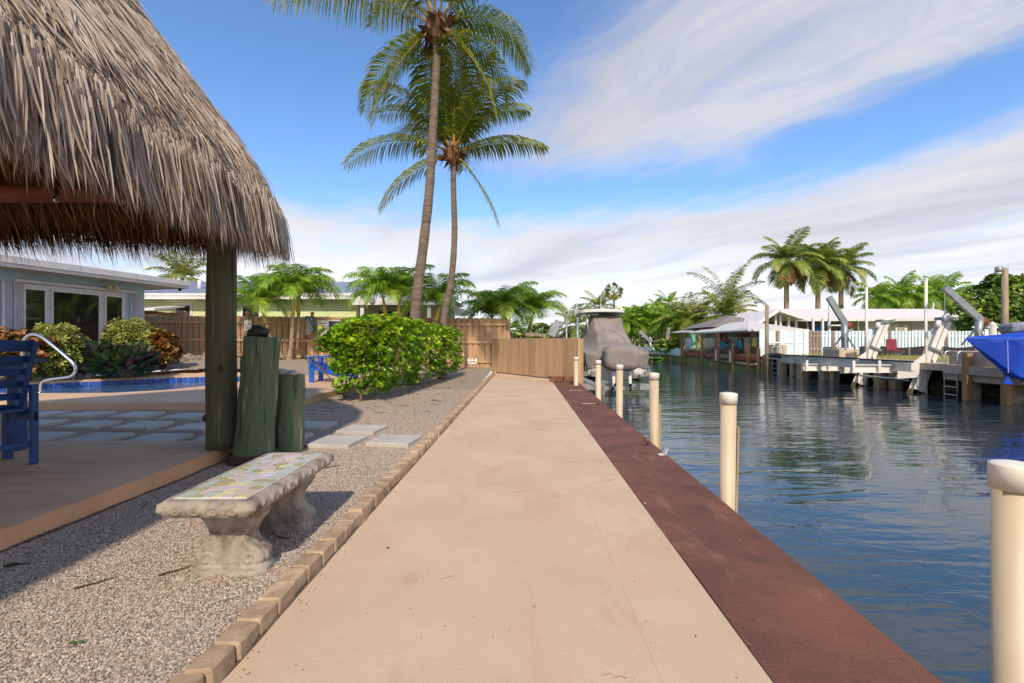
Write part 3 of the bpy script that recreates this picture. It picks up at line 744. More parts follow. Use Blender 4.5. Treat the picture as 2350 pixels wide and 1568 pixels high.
# ---------------------------------------------------------------- concrete bench with mosaic seat
bench = thing('bench', 'weathered concrete garden bench with a pastel mosaic tile seat on scrolled legs', 'bench', (-1.40, 2.58, .055))
m_cast = M('cast_concrete', S(178, 166, 150), S(124, 112, 100), 9, 7, rough=.9, bump=.004, bscale=90, extra=[(S(98, 86, 76), 9., .56, .72, (1, 1, 1)), (S(40, 36, 32), 5.5, .62, .70, (1, 1, 1))])
BX0, BX1, BY0, BY1, BZ = -1.60, -1.205, 2.12, 3.05, .468
def bench_slab():
    """rounded-edge slab, carved egg-and-scroll relief round its rim"""
    prof = [(.0, -.074), (.018, -.07), (.034, -.052), (.038, -.035), (.033, -.018), (.018, -.006), (.006, .0), (-.012, .001)]
    nseg = 200; cx, cy = (BX0+BX1)/2, (BY0+BY1)/2; hx, hy, rc = (BX1-BX0)/2, (BY1-BY0)/2, .035
    per = []
    def outline(a):      # a in [0,1): rounded rectangle by arc length
        w, h, q = 2*(hx-rc), 2*(hy-rc), rc*math.pi/2; T = 2*(w+h)+4*q; s = (a % 1)*T; s0 = s
        for kind, L_ in (('r', h), ('1', q), ('t', w), ('2', q), ('l', h), ('3', q), ('b', w), ('4', q)):
            if s <= L_: break
            s -= L_
        g = s/rc
        if kind == 'r': return (hx, -hy+rc+s), (1, 0), s0
        if kind == '1': return (hx-rc+rc*math.cos(g), hy-rc+rc*math.sin(g)), (math.cos(g), math.sin(g)), s0
        if kind == 't': return (hx-rc-s, hy), (0, 1), s0
        if kind == '2': return (-hx+rc-rc*math.sin(g), hy-rc+rc*math.cos(g)), (-math.sin(g), math.cos(g)), s0
        if kind == 'l': return (-hx, hy-rc-s), (-1, 0), s0
        if kind == '3': return (-hx+rc-rc*math.cos(g), -hy+rc-rc*math.sin(g)), (-math.cos(g), -math.sin(g)), s0
        if kind == 'b': return (-hx+rc+s, -hy), (0, -1), s0
        return (hx-rc+rc*math.sin(g), -hy+rc-rc*math.cos(g)), (math.sin(g), -math.cos(g)), s0
    mb = MB(); n = 420; fine = []
    for i in range(len(prof)-1):
        for k in range(3): fine.append((lerp(prof[i][0], prof[i+1][0], k/3), lerp(prof[i][1], prof[i+1][1], k/3)))
    fine.append(prof[-1]); m = len(fine); vs = []
    for (o, z) in fine:
        for k in range(n):
            (px, py), (nx, ny), s = outline(k/n)
            u = (s % .085)/.085-.5; w = (z+.037)/.03          # medallions
            d = math.hypot(u*1.35, w*.55); rel = 0.
            if abs(w) < 1.15: rel = .0065*math.cos(min(d*2, 1.)*2*math.pi*1.5)*(1-min(1, abs(w)/1.15)**4)
            rel += .0016*mnoise.noise(Vector((px*60, py*60, z*60)))
            vs.append((cx+px+nx*(o+rel), cy+py+ny*(o+rel), BZ+z))
    fs = [(i*n+k, i*n+(k+1) % n, (i+1)*n+(k+1) % n, (i+1)*n+k) for i in range(m-1) for k in range(n)]
    fs += [tuple(range(n-1, -1, -1)), tuple((m-1)*n+k for k in range(n))]
    mb.add(vs, fs); return mb
seat = bench_slab().build('seat', m_cast, bench, smooth=True)
m_bgrout = M('mosaic_grout', S(226, 222, 214), S(204, 198, 190), 20, rough=.8)
mb = MB(); mb.box(BX0+.028, BX1-.028, BY0+.03, BY1-.03, BZ-.004, BZ+.0035); mb.build('grout_bed', m_bgrout, seat)
tcols = {'olive': S(168, 161, 118), 'sage': S(176, 183, 170), 'lilac': S(198, 188, 196), 'yellow': S(206, 199, 148), 'rose': S(196, 178, 171), 'grey': S(186, 189, 183)}
def voronoi_tiles():
    """crazy-paving: voronoi cells of jittered seeds clipped to the seat, shrunk for the joints"""
    x0, x1, y0, y1 = BX0+.034, BX1-.034, BY0+.036, BY1-.036; rn = random.Random(21); seeds = []
    nx, ny = 6, 15
    for j in range(ny):
        for i in range(nx): seeds.append((lerp(x0, x1, (i+.5+rn.uniform(-.42, .42))/nx), lerp(y0, y1, (j+.5+rn.uniform(-.42, .42))/ny)))
    out = []
    for a in seeds:
        poly = [(x0, y0), (x1, y0), (x1, y1), (x0, y1)]
        for b in seeds:
            if b is a or abs(b[0]-a[0]) > .3 or abs(b[1]-a[1]) > .3: continue
            mx, my = (a[0]+b[0])/2, (a[1]+b[1])/2; dx, dy = b[0]-a[0], b[1]-a[1]; l = math.hypot(dx, dy); mx -= dx/l*.0022; my -= dy/l*.0022
            res = []
            for i in range(len(poly)):
                p, q = poly[i], poly[(i+1) % len(poly)]
                dp = (p[0]-mx)*dx+(p[1]-my)*dy; dq = (q[0]-mx)*dx+(q[1]-my)*dy
                if dp <= 0: res.append(p)
                if dp*dq < 0: t = dp/(dp-dq); res.append((lerp(p[0], q[0], t), lerp(p[1], q[1], t)))
            poly = res
            if len(poly) < 3: break
        if len(poly) >= 3: out.append((a, poly))
    return out
rn = random.Random(4)
for (a, poly) in voronoi_tiles():
    fx = (a[0]-BX0)/(BX1-BX0); edge = min(fx, 1-fx) < .2
    cn = rn.choice(['olive', 'sage', 'sage', 'grey'] if edge else ['olive', 'lilac', 'yellow', 'rose', 'rose', 'lilac', 'sage'])
    q = MB(); n = len(poly); z = BZ+.0035; h = .003+rn.uniform(0, .0012); tl = [rn.uniform(-.001, .001), rn.uniform(-.001, .001)]
    cxp = sum(p[0] for p in poly)/n; cyp = sum(p[1] for p in poly)/n
    top = [(lerp(cxp, x, .97), lerp(cyp, y, .97), z+h+tl[0]*((x-cxp)/.05)+tl[1]*((y-cyp)/.05)) for x, y in poly]
    q.add([(x, y, z-.002) for x, y in poly]+top, [tuple(range(n, 2*n))]+[(i, (i+1) % n, n+(i+1) % n, n+i) for i in range(n)])
    q.build('tile', M('mosaic_'+cn, tcols[cn], rough=.4, spec=.35, rand=.06), seat)
def bench_leg(yc):
    """scrolled pedestal: side outline in x-z, swept in y with rounded flanks and carved volutes"""
    half = [(.115, .0), (.17, .0), (.172, .018), (.165, .035), (.155, .05), (.168, .07), (.166, .10), (.145, .122), (.118, .14), (.100, .165), (.096, .195), (.105, .225), (.124, .255), (.148, .28), (.160, .305), (.160, .325), (.150, .342)]
    cx = (BX0+BX1)/2; th = .062; zb = .05
    mb = MB(); m = len(half); prof = []
    fine = []
    for i in range(m-1):
        for k in range(3): fine.append((lerp(half[i][0], half[i+1][0], k/3), lerp(half[i][1], half[i+1][1], k/3)))
    fine.append(half[-1]); nu = 48; ny = 12
    def side(sg):   # carved face at y = sg*th
        def f(a, b):
            i = b*(len(fine)-1); i0 = min(int(i), len(fine)-2); w = lerp(fine[i0][0], fine[i0+1][0], i-i0); z = lerp(fine[i0][1], fine[i0+1][1], i-i0)
            x = (2*a-1)*w; rel = 0.
            for vx, vz, vr in ((.095, .285, .055), (-.095, .285, .055), (.105, .075, .05), (-.105, .075, .05)):
                d = math.hypot(x-vx, z-vz)
                if d < vr: an = math.atan2(z-vz, x-vx); rel += .007*math.sin(d/vr*11+an)*(1-d/vr)**.4
            rel += .004*math.sin(abs(x)*95+3*math.sin(z*16))*(.8 if abs(x) < .085 and .04 < z < .27 else .1)
            rel += .002*mnoise.noise(Vector((x*45, z*45, sg))); rel *= 1-abs(2*a-1)**8
            t2 = th*(1.12 if z < .045 else 1.0)*(1-.25*max(0., abs(2*a-1)-.86)/.14)
            return (cx+x, yc+sg*(t2+rel), zb+z)
        return f
    mb.grid(side(-1), nu, 60); mb.grid(side(1), nu, 60)
    for sx in (-1, 1):
        def flank(a, b, sx=sx):
            i = b*(len(fine)-1); i0 = min(int(i), len(fine)-2); w = lerp(fine[i0][0], fine[i0+1][0], i-i0); z = lerp(fine[i0][1], fine[i0+1][1], i-i0)
            t2 = th*(1.12 if z < .045 else 1.0)*.75; g = .006*math.cos(a*2*math.pi*3)*(1 if z > .05 else 0)*math.sin(math.pi*a)**.5
            return (cx+sx*(w+.014*math.sin(math.pi*a)+g), yc+(2*a-1)*t2, zb+z)
        mb.grid(flank, 14, 60)
    mb.box(cx-.178, cx+.178, yc-th*1.25, yc+th*1.25, .03, .072)
    return mb
for yc in (2.34, 2.86): bench_leg(yc).build('leg', m_cast, bench, smooth=True)

# ---------------------------------------------------------------- dock posts along the seawall
m_pvc = M('cream_plastic_pipe', S(206, 190, 162), S(190, 170, 140), 3, 5, stretch=(1, 1, .3), rough=.5, extra=[(S(164, 140, 108), 6., .56, .78, (1, 1, .18)), (S(128, 108, 82), 18., .66, .78, (1, 1, .12))])
m_pvccap = M('white_pipe_cap', S(236, 230, 216), S(222, 212, 194), 6, rough=.4)
m_strip = M('grey_wood_strip', S(166, 150, 128), S(130, 112, 90), 10, stretch=(1, 1, .1), rough=.85)
m_orange = M('rusty_strip', S(196, 122, 58), S(160, 98, 52), 10, rough=.85)
posts = [(2330, 1066), (1672, 903), (1501, 857), (1422, 838), (1373, 828), (1322, 820)]
place = ['at the very right edge of the picture, nearest the camera', 'second from the camera, with a grey strip on its right side', 'third from the camera, with a short wooden strip',
         'fourth from the camera, in front of the covered boat', 'fifth from the camera, with a rusty strip', 'sixth and farthest, beside the gate']
for i, (u, v) in enumerate(posts):
    z = .772; p = G(u, v, z); r = .061
    t = thing('dock_post', 'capped cream dock post, '+place[i], 'dock post', (p.x, p.y, WZ), 'cream dock posts along the seawall')
    ln = .02 if i == 1 else (.01 if i == 3 else 0)
    mb = MB(); mb.tube([(p.x-ln*2, p.y, -2.2), (p.x, p.y, z-.03)], r, 28); mb.build('pipe', m_pvc, t, smooth=False)
    for f in t.children[0].data.polygons: f.use_smooth = len(f.vertices) == 4
    mb = MB(); mb.lathe([(r+.0005, -.085), (r+.008, -.085), (r+.008, -.004), (r+.0065, .0), (r*.95, .003), (r*.6, .008), (.001, .010)], (p.x, p.y, z), 28); c = mb.build('cap', m_pvccap, t, smooth=True)
    if i in (1, 2, 4):
        mb = MB(); top = {1: .50, 2: .36, 4: .16}[i]; w = .016
        mb.bar((p.x+r+.006-ln*2, p.y, -1.2), (p.x+r+.012, p.y, top), .05 if i != 2 else .06, w if i != 2 else .03, up=(1, 0, 0)); mb.build('strip', m_orange if i == 4 else m_strip, t)
# cleats, bolts and a white hinge on the red cap
m_iron = M('rusty_iron', S(84, 54, 44), S(56, 38, 34), 30, rough=.8)
def cleat(u, v, s, label):
    p = G(u, v, .004); t = thing('cleat', label, 'cleat', p, 'small mooring hooks on the seawall')
    mb = MB(); mb.tube([p+V(.0, 0, 0), p+V(.005, 0, .03*s), p+V(-.02*s, 0, .05*s), p+V(-.025*s, 0, .085*s)], [.007*s, .008*s, .007*s, .005*s], 8)
    mb.tube([p+V(.0, 0, .03*s), p+V(.05*s, -.01, .035*s)], [.008*s, .005*s], 8); mb.build('hook', m_iron, t, smooth=True)
    mb = MB(); mb.box(p.x-.03*s, p.x+.03*s, p.y-.02*s, p.y+.02*s, p.z, p.z+.008); mb.build('plate', m_iron, t)
cleat(1484, 1022, 1., 'rusty iron hook on the red seawall beside the third post'); cleat(1370, 930, 1., 'rusty iron hook at the end of the nearer white line on the red seawall'); cleat(1322, 891, .8, 'rusty iron hook on the red seawall closest to the gate')
p = G(1524, 1044, .004); t = thing('hinge_bracket', 'small white metal bracket on the edge of the red seawall', 'bracket', p)
mb = MB(); mb.obox(p+V(-.02, 0, .006), (1, 0, .1), (0, 1, 0), (-.1, 0, 1), .04, .03, .005); mb.obox(p+V(.012, 0, .035), (.5, 0, 1), (0, 1, 0), (-1, 0, .5), .04, .03, .005); mb.build('plate', m_white, t)
mb = MB(); mb.tube([p+V(.0, -.03, .01), p+V(.0, .03, .01)], .007, 8); mb.build('pin', m_galv, t)
for i, (u0, u1, v) in enumerate(((1336, 1368, 926.5), (1306, 1338, 896.5))):
    a = G(u0, v, .006); b = G(u1, v, .006); mb = MB(); mb.box(a.x, b.x, a.y-.03, a.y+.03, .006, .012)
    o = mb.build('painted_line', M('worn_white_line', S(196, 186, 176), S(150, 120, 108), 12, rough=.8)); tag(o, 'worn white line across the red seawall, '+('the nearer one' if i == 0 else 'the one closer to the gate'), 'line marking')
for k, (u, v) in enumerate(((1518, 1238), (1536, 1258), (1480, 1155), (1600, 1460), (890, 1257), (1130, 1108), (1228, 1390))):
    p = G(u, v, .006); mb = MB(); mb.blob(p, (.008, .006, .005), 7, 5, .2, k); o = mb.build('pebble', m_shell if k != 4 else m_twig, None, smooth=True)
    tag(o, ['tiny pale pebble on the red seawall, upper of two close together', 'tiny white pebble on the red seawall, lower of two close together', 'tiny pale pebble on the red seawall near the tan joint', 'tiny white pebble on the joint of path and seawall, near the bottom', 'tiny dark crumb on the tan path right of the bench', 'tiny pale crumb in the middle of the tan path', 'tiny pale crumb low on the tan path'][k], 'pebble')
# ---------------------------------------------------------------- palm generator
rp = random.Random(3)
g_coco = [S(86, 104, 30), S(112, 130, 40), S(146, 158, 54), S(188, 180, 72), S(206, 172, 78)]
m_coco = M('coconut_frond', None, attr=g_coco, rough=.42, transl=.35, spec=.5)
g_ado = [S(84, 124, 32), S(118, 160, 46), S(154, 190, 62), S(188, 210, 84), S(212, 214, 108)]
m_ado = M('palm_leaf_bright', None, attr=g_ado, rough=.4, transl=.45, spec=.5)
g_roy = [S(84, 110, 48), S(112, 140, 58), S(146, 166, 72), S(190, 186, 92), S(212, 180, 112)]
m_roy = M('royal_palm_leaf', None, attr=g_roy, rough=.5, transl=.25)
g_dead = [S(110, 74, 44), S(146, 104, 64), S(170, 130, 84)]
m_dead = M('dead_frond', None, attr=g_dead, rough=.8, transl=.2)
m_trunk = M('palm_trunk', S(134, 118, 104), S(98, 84, 74), 3, 6, stretch=(1, 1, 5), rough=.9, bump=.012, bscale=16, bstretch=(.6, .6, 5), extra=[(S(58, 46, 40), 5., .6, .74, (1, 1, 4)), (S(166, 148, 130), 8., .68, .78, (1, 1, 5))])
m_trunk2 = M('ringed_pale_trunk', S(170, 148, 124), S(140, 118, 98), 3, 5, stretch=(1, 1, 6), rough=.85, bump=.01, bscale=14, bstretch=(.5, .5, 5))
m_shaft = M('crownshaft', S(176, 176, 66), S(206, 178, 84), 3, 4, stretch=(1, 1, .5), rough=.5, extra=[(S(190, 138, 66), 5., .62, .75, (1, 1, .4))])
m_fibre = M('palm_fibre', S(142, 104, 72), S(92, 62, 44), 9, 6, stretch=(1, 1, .3), rough=.95, bump=.02, bscale=20)
m_petiole = M('orange_petiole', S(196, 142, 58), S(170, 150, 64), 5, rough=.5)
def frond(base, az, el, length, droop, ll, n, w, hang=.5, r0=.4, rv=.25, fold=.5, pet=.12, curl=0., tipr=.25, rach=.016, seed=None):
    """one pinnate leaf: arching rachis with two rows of hanging leaflets"""
    mb = MB(); rr = random.Random(seed if seed is not None else rp.random()); K = 14; p = Vector(base); pts = [p.copy()]; dirs = []
    for k in range(K):
        e = el-droop*((k+.5)/K)**1.35; a = az+curl*((k+.5)/K)**1.5
        d = Vector((math.cos(e)*math.cos(a), math.cos(e)*math.sin(a), math.sin(e))); dirs.append(d); p = p+d*(length/K); pts.append(p.copy())
    dirs.append(dirs[-1])
    mb.tube(pts, [rach*(1-.85*k/K) for k in range(K+1)], 5, caps=False, r=min(1, r0+.3))
    for sd in (-1, 1):
        for i in range(n):
            f = pet+(1-pet)*(i+rr.uniform(.1, .9))/n; x = f*K; k = min(int(x), K-1); q = pts[k].lerp(pts[k+1], x-k); d = dirs[k].lerp(dirs[k+1], x-k).normalized()
            side = d.cross(Vector((0, 0, 1)))
            if side.length < .05: side = Vector((-math.sin(az), math.cos(az), 0))
            side.normalize(); up = side.cross(d)
            g = (f-pet)/(1-pet); L_ = ll*(.45+.75*math.sin(math.pi*min(1., g*.82+.14)))*rr.uniform(.82, 1.12)*(1 if g < .93 else .75)
            fw = .45+.9*g**2
            ld = (side*sd+d*fw+up*fold*rr.uniform(.3, 1.)).normalized()
            h = hang*rr.uniform(.7, 1.3); q1 = q+ld*L_*.45; ld2 = (ld+Vector((0, 0, -h*1.1))).normalized(); q2 = q1+ld2*L_*.33; ld3 = (ld2+Vector((0, 0, -h*1.2))).normalized(); q3 = q2+ld3*L_*.28
            wn = ld.cross(up).normalized(); wv = (d*.75+wn*.25).normalized()*(w/2); r = min(1., max(0., r0+rr.gauss(0, rv)*.6+tipr*(g-.3)))
            mb.add([q-wv*.45, q+wv*.45, q1+wv, q1-wv, q2+wv*.75, q2-wv*.75, q3], [(0, 1, 2, 3), (3, 2, 4, 5), (5, 4, 6)], r)
    return mb
def trunk_mesh(pts, r0, r1, ring=.09, n=14, amp=.05, flare=.5):
    pts = [Vector(p) for p in pts]; Ls = [0.]
    for a, b in zip(pts, pts[1:]): Ls.append(Ls[-1]+(b-a).length)
    T = Ls[-1]; m = max(8, int(T/ring*2)); out = []; rad = []
    def cr(x):   # catmull-rom through pts
        for i in range(len(Ls)-1):
            if x <= Ls[i+1]+1e-6: break
        t = (x-Ls[i])/max(1e-6, Ls[i+1]-Ls[i]); p1, p2 = pts[i], pts[i+1]; p0 = pts[i-1] if i else p1*2-p2; p3 = pts[i+2] if i+2 < len(pts) else p2*2-p1
        return .5*((2*p1)+(p2-p0)*t+(2*p0-5*p1+4*p2-p3)*t*t+(3*p1-p0-3*p2+p3)*t**3)
    for k in range(m+1):
        f = k/m; out.append(cr(f*T)); rad.append((lerp(r0, r1, f)+flare*r0*max(0, 1-f*T/.5)**2)*(1+amp*(k % 2)+.025*math.sin(k*.37)))
    mb = MB(); mb.tube(out, rad, n); return mb, out[-1]
def palm(name, label, cat, pts, r0, r1, fronds, mat, trunk_mat, group=None, shaft=None, ring=.09, n=14, merge=False, fibre=0., coconut=0):
    base = Vector(pts[0]); t = thing(name, label, cat, base, group)
    mb, top = trunk_mesh(pts, r0, r1, ring, n); mb.build('trunk', trunk_mat, t, smooth=True)
    d = (Vector(pts[-1])-Vector(pts[-2])).normalized(); ctr = Vector(top)
    if shaft:
        L_, ra, rb = shaft; q = MB(); q.tube([ctr+d*(L_*k/6) for k in range(7)], [ra*.9, ra, ra*.98, ra*.86, lerp(ra, rb, .6), lerp(ra, rb, .8), rb], 14); q.build('crownshaft', m_shaft, t, smooth=True); ctr = ctr+d*L_
    if fibre:
        q = MB()
        for k in range(46):
            a = rp.uniform(0, 6.28); z = rp.uniform(-.5, .25)*fibre; pp = ctr+V(math.cos(a)*fibre*.42, math.sin(a)*fibre*.42, z)
            dn = V(math.cos(a)*rp.uniform(.1, 1.1), math.sin(a)*rp.uniform(.1, 1.1), rp.uniform(-1, .55)).normalized(); L_ = fibre*rp.uniform(.35, .9); s_ = dn.cross(V(math.cos(a), math.sin(a), .2)).normalized()*fibre*rp.uniform(.05, .16)
            q.add([pp-s_, pp+s_, pp+dn*L_*.6+s_*.8, pp+dn*L_, pp+dn*L_*.6-s_*.8], [(0, 1, 2, 3, 4)])
        q.blob(ctr+V(0, 0, -.12*fibre), (.46*fibre, .46*fibre, .62*fibre), 14, 9, .25, 4, 2.); q.build('fibre', m_fibre, t)
    cm = MB()
    for i, fr in enumerate(fronds):
        kw = dict(fr); mt = kw.pop('mat', mat); b = ctr+d*kw.pop('off', 0.)+V(math.cos(kw['az']), math.sin(kw['az']), 0)*(r1*.6)
        f = frond(b, **kw)
        if merge and mt is mat:
            cm.add(f.v, f.f, .5); cm.r[-len(f.f):] = f.r
        else: f.build('frond', mt, t)
        if fibre and not merge:
            e = kw['el']; dd = V(math.cos(kw['az'])*math.cos(e), math.sin(kw['az'])*math.cos(e), math.sin(e)); pq = MB(); pq.tube([b-dd*.1, b+dd*.35, b+dd*.75+V(0, 0, -.02)], [.05, .034, .022], 8); pq.build('petiole', m_petiole, t, smooth=True)
    if merge: cm.build('crown', mat, t)
    for k in range(coconut):
        a = 2.2*k; q = MB(); q.blob(ctr+V(math.cos(a)*.22, math.sin(a)*.22, -.2), (.09, .09, .12), 10, 8, .05, k); q.build('coconut', M('coconut_husk', S(150, 120, 50), S(120, 110, 40), 9, rough=.6), t, smooth=True)
    return t
def A(deg): return R(deg)
# two tall coconut palms rising out of the hedge
C1b = V(-2.63, 12.0, .1); sp_ = [C1b]+[P(u, v, 12.) for u, v in ((955, 700), (972, 560), (985, 440), (992, 330), (999, 210), (1003, 110), (1003, 62))]
fr1 = []
def F_(az, el, L_, dr, **k):
    d = dict(az=A(az), el=A(el), length=L_, droop=A(dr), ll=.80, n=62, w=.046, hang=.55, fold=.12, r0=.34, rv=.3, rach=.024); d.update(k); return d
fr1 = [F_(179, 34, 4.6, 52, hang=1.15, ll=1.0, r0=.46), F_(172, 52, 4.8, 78, hang=1.1, ll=1.0, r0=.42), F_(191, -44, 3.1, 34, hang=.45, r0=.42), F_(176, -22, 3.0, 62, hang=.6, r0=.4), F_(2, 30, 3.3, 138, hang=.6, r0=.3), F_(350, -40, 2.9, 42, hang=.45, r0=.36), F_(12, -8, 3.0, 92, hang=.6, r0=.34),
       F_(70, -30, 3.2, 50), F_(110, -38, 3.2, 40), F_(45, 45, 4.0, 90), F_(90, 55, 4.2, 90), F_(135, 60, 4.2, 80), F_(300, 60, 4.0, 80), F_(265, 66, 4.0, 70), F_(225, 62, 4.2, 75), F_(20, 70, 4.0, 70), F_(350, 62, 4.2, 75, hang=.7), F_(160, 76, 4.2, 60)]
palm('coconut_palm', 'tallest coconut palm, its crown cut by the top of the picture', 'palm tree', sp_, .142, .09, fr1, m_coco, m_trunk, 'tall coconut palms behind the hedge', ring=.085, n=18, fibre=.62)
C2b = V(-2.02, 13.5, .12); sp_ = [C2b]+[P(u, v, 13.5) for u, v in ((1018, 740), (1036, 640), (1043, 540), (1041, 450), (1040, 390), (1041, 352))]
fr2 = [F_(178, 26, 3.4, 72, hang=.75, r0=.42, ll=.8), F_(192, -22, 2.6, 40, hang=.5, r0=.45), F_(4, 24, 2.7, 42, hang=.95, r0=.22, ll=.7, tipr=0.), F_(350, -48, 2.5, 26, hang=.35, r0=.3, ll=.6), F_(160, 62, 3.2, 70, r0=.3), F_(110, 80, 3.1, 40, r0=.3), F_(60, 78, 3.2, 45, r0=.28),
       F_(20, 66, 3.0, 70, r0=.3), F_(140, 56, 3.0, 75), F_(200, 64, 3.1, 75, r0=.4), F_(280, 74, 3.0, 55), F_(320, 60, 2.9, 75), F_(90, 40, 2.8, 70), F_(230, 82, 3.0, 50), F_(330, 84, 2.9, 45)]
palm('coconut_palm', 'shorter coconut palm just right of the tallest one', 'palm tree', sp_, .102, .075, fr2, m_coco, m_trunk, 'tall coconut palms behind the hedge', ring=.08, n=16, fibre=.46)
# smaller clustered palms in front of the fence
def ado_fronds(seed, nf=13, L_=1.75, ll=.62, n=46, w=.042):
    q = random.Random(seed); out = []
    for k in range(nf):
        ring = k/nf; el = 84-ring*50+q.uniform(-7, 7)
        out.append(dict(az=k*2.4+q.uniform(-.25, .25), el=A(el), length=L_*q.uniform(.85, 1.1), droop=A(85+ring*45), ll=ll, n=n, w=w, hang=.55, fold=.5, r0=.34+q.uniform(-.12, .12), rv=.3, tipr=.2, rach=.014, seed=q.random(), curl=q.uniform(-.3, .3)))
    return out
def ado(label, pts, seed, r0=.085, shaft=(.62, .078, .04), group='feathery palms along the fence', **k):
    return palm('christmas_palm', label, 'palm tree', pts, r0, r0*.72, ado_fronds(seed, **k), m_ado, m_trunk2, group, shaft=shaft, ring=.07)
def gp(u, v, D): p = P(u, v, D); return V(p.x, p.y, gz(p.x, p.y)-.03)
ado('leaning palm with yellow crownshaft right of the palapa post', [gp(648, 824, 17.6), P(640, 805, 17.6), P(622, 775, 17.6), P(614, 752, 17.6), P(611, 742, 17.6)], 1)
ado('palm with upright trunk beside the leaning one, nearer of a close pair', [gp(664, 826, 17.5), P(668, 795, 17.5), P(671, 760, 17.5), P(672, 727, 17.5)], 2, shaft=(.72, .075, .04))
ado('palm whose trunk curves close behind another, in front of the fence', [gp(671, 826, 17.8), P(681, 790, 17.8), P(685, 750, 17.8), P(685, 720, 17.8)], 3)
ado('palm with green and yellow crownshaft left of the tallest coconut trunk', [gp(898, 830, 17.4), P(893, 780, 17.4), P(887, 735, 17.4), P(885, 722, 17.4)], 4)
ado('palm with orange crownshaft touching the tallest coconut trunk', [gp(918, 830, 17.2), P(918, 780, 17.2), P(916, 735, 17.2), P(916, 725, 17.2)], 5)
ado('palm crown showing between the two coconut trunks', [gp(992, 830, 17.7), P(994, 780, 17.7), P(997, 745, 17.7), P(999, 738, 17.7)], 6)
ado('wide bushy palm rising behind the low gate, nearer of two', [V(.35, 19.6, .1), P(1178, 790, 19.6), P(1170, 765, 19.6), P(1166, 750, 19.6)], 7, L_=1.9, ll=.62, nf=18, n=46, shaft=(.6, .07, .04))
ado('bushy palm with a yellow leaning stem behind the gate post', [V(.75, 20.4, .1), P(1205, 785, 20.4), P(1214, 755, 20.4), P(1217, 745, 20.4)], 8, L_=1.7, ll=.58, nf=16, n=44, shaft=(.5, .07, .04))
ado('low bushy palm crown left of the gate palms, over the fence', [V(-.75, 20.2, .1), P(1134, 790, 20.2), P(1132, 765, 20.2), P(1131, 755, 20.2)], 9, L_=1.6, ll=.55, nf=14, n=40, shaft=(.5, .07, .04))

# ---------------------------------------------------------------- leafy shrubs
def leafm(n_=6, wid=.5, cup=.12):
    """obovate leaf of length 1 along +x, z up"""
    pts = [(0, 0), (.3, .16), (.6, .42), (.82, .44), (.96, .26), (1., 0)]
    vs = [(0, 0, 0)]; up = [(x, y*wid*2, cup*abs(y)*1.4-.08*x*x) for x, y in pts[1:-1]]; dn = [(x, -y*wid*2, cup*abs(y)*1.4-.08*x*x) for x, y in pts[1:-1]]; mid = [(x, 0, -.08*x*x) for x, y in pts[1:-1]]
    vs += up+mid+dn+[(1, 0, -.08)]; k = len(up); fs = []
    U = lambda i: 1+i; Mi = lambda i: 1+k+i; D = lambda i: 1+2*k+i; T = 1+3*k
    fs += [(0, Mi(0), U(0)), (0, D(0), Mi(0))]
    for i in range(k-1): fs += [(Mi(i), Mi(i+1), U(i+1), U(i)), (D(i), D(i+1), Mi(i+1), Mi(i))]
    fs += [(Mi(k-1), T, U(k-1)), (D(k-1), T, Mi(k-1))]
    return [Vector(v) for v in vs], fs
LEAF = leafm()
LEAFN = leafm(wid=.19, cup=.2)
def addleaf(mb, p, d, n, L_, r, shape=LEAF, wf=1.):
    d = d.normalized(); s = n.cross(d)
    if s.length < 1e-3: s = d.orthogonal()
    s.normalize(); nn = d.cross(s)
    mb.add([p+d*(v.x*L_)+s*(v.y*L_*wf)+nn*(v.z*L_) for v in shape[0]], shape[1], r)
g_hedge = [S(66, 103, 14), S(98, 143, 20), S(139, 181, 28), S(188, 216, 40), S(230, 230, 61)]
m_hedge = M('hedge_leaf', None, attr=g_hedge, rough=.32, transl=.33, spec=.5)
m_hleaf = M('hedge_leaf_single', S(112, 146, 30), S(150, 176, 44), 2, rough=.32, transl=.33, rand=.4)
m_hyellow = M('hedge_leaf_yellow', S(206, 176, 50), S(190, 150, 40), 6, rough=.4, transl=.3)
m_stem = M('hedge_stem', S(132, 108, 84), S(96, 76, 58), 20, rough=.85)
hedge = thing('hedge', 'clipped bright green broad-leaved hedge beside the gravel, with yellowing leaves', 'hedge', (-3.0, 8.7, .05))
rh = random.Random(9)
def hedge_pt():
    """a point near the skin of the hedge and its outward normal (in hedge coordinates a: along, b: across, c: up)"""
    return None
HB = []
def hx0(y): return -3.72+.16*(y-8.8)
def hx1(y): return -2.42+.165*(y-8.8)
def hz1(x, y): return 1.71-.045*max(0, y-10.)-.36*sst(-3.1, -3.8, x)*(1-sst(9.5, 12, y))-.16*(1-sst(8.7, 9.4, y))+.07*mnoise.noise(Vector((x*2.2, y*2.2, 1)))
def hz0(y): return .20+.1*sst(9, 12, y)
fol = MB(); singles = []
YA, YB = 8.75, 14.3
ros = []
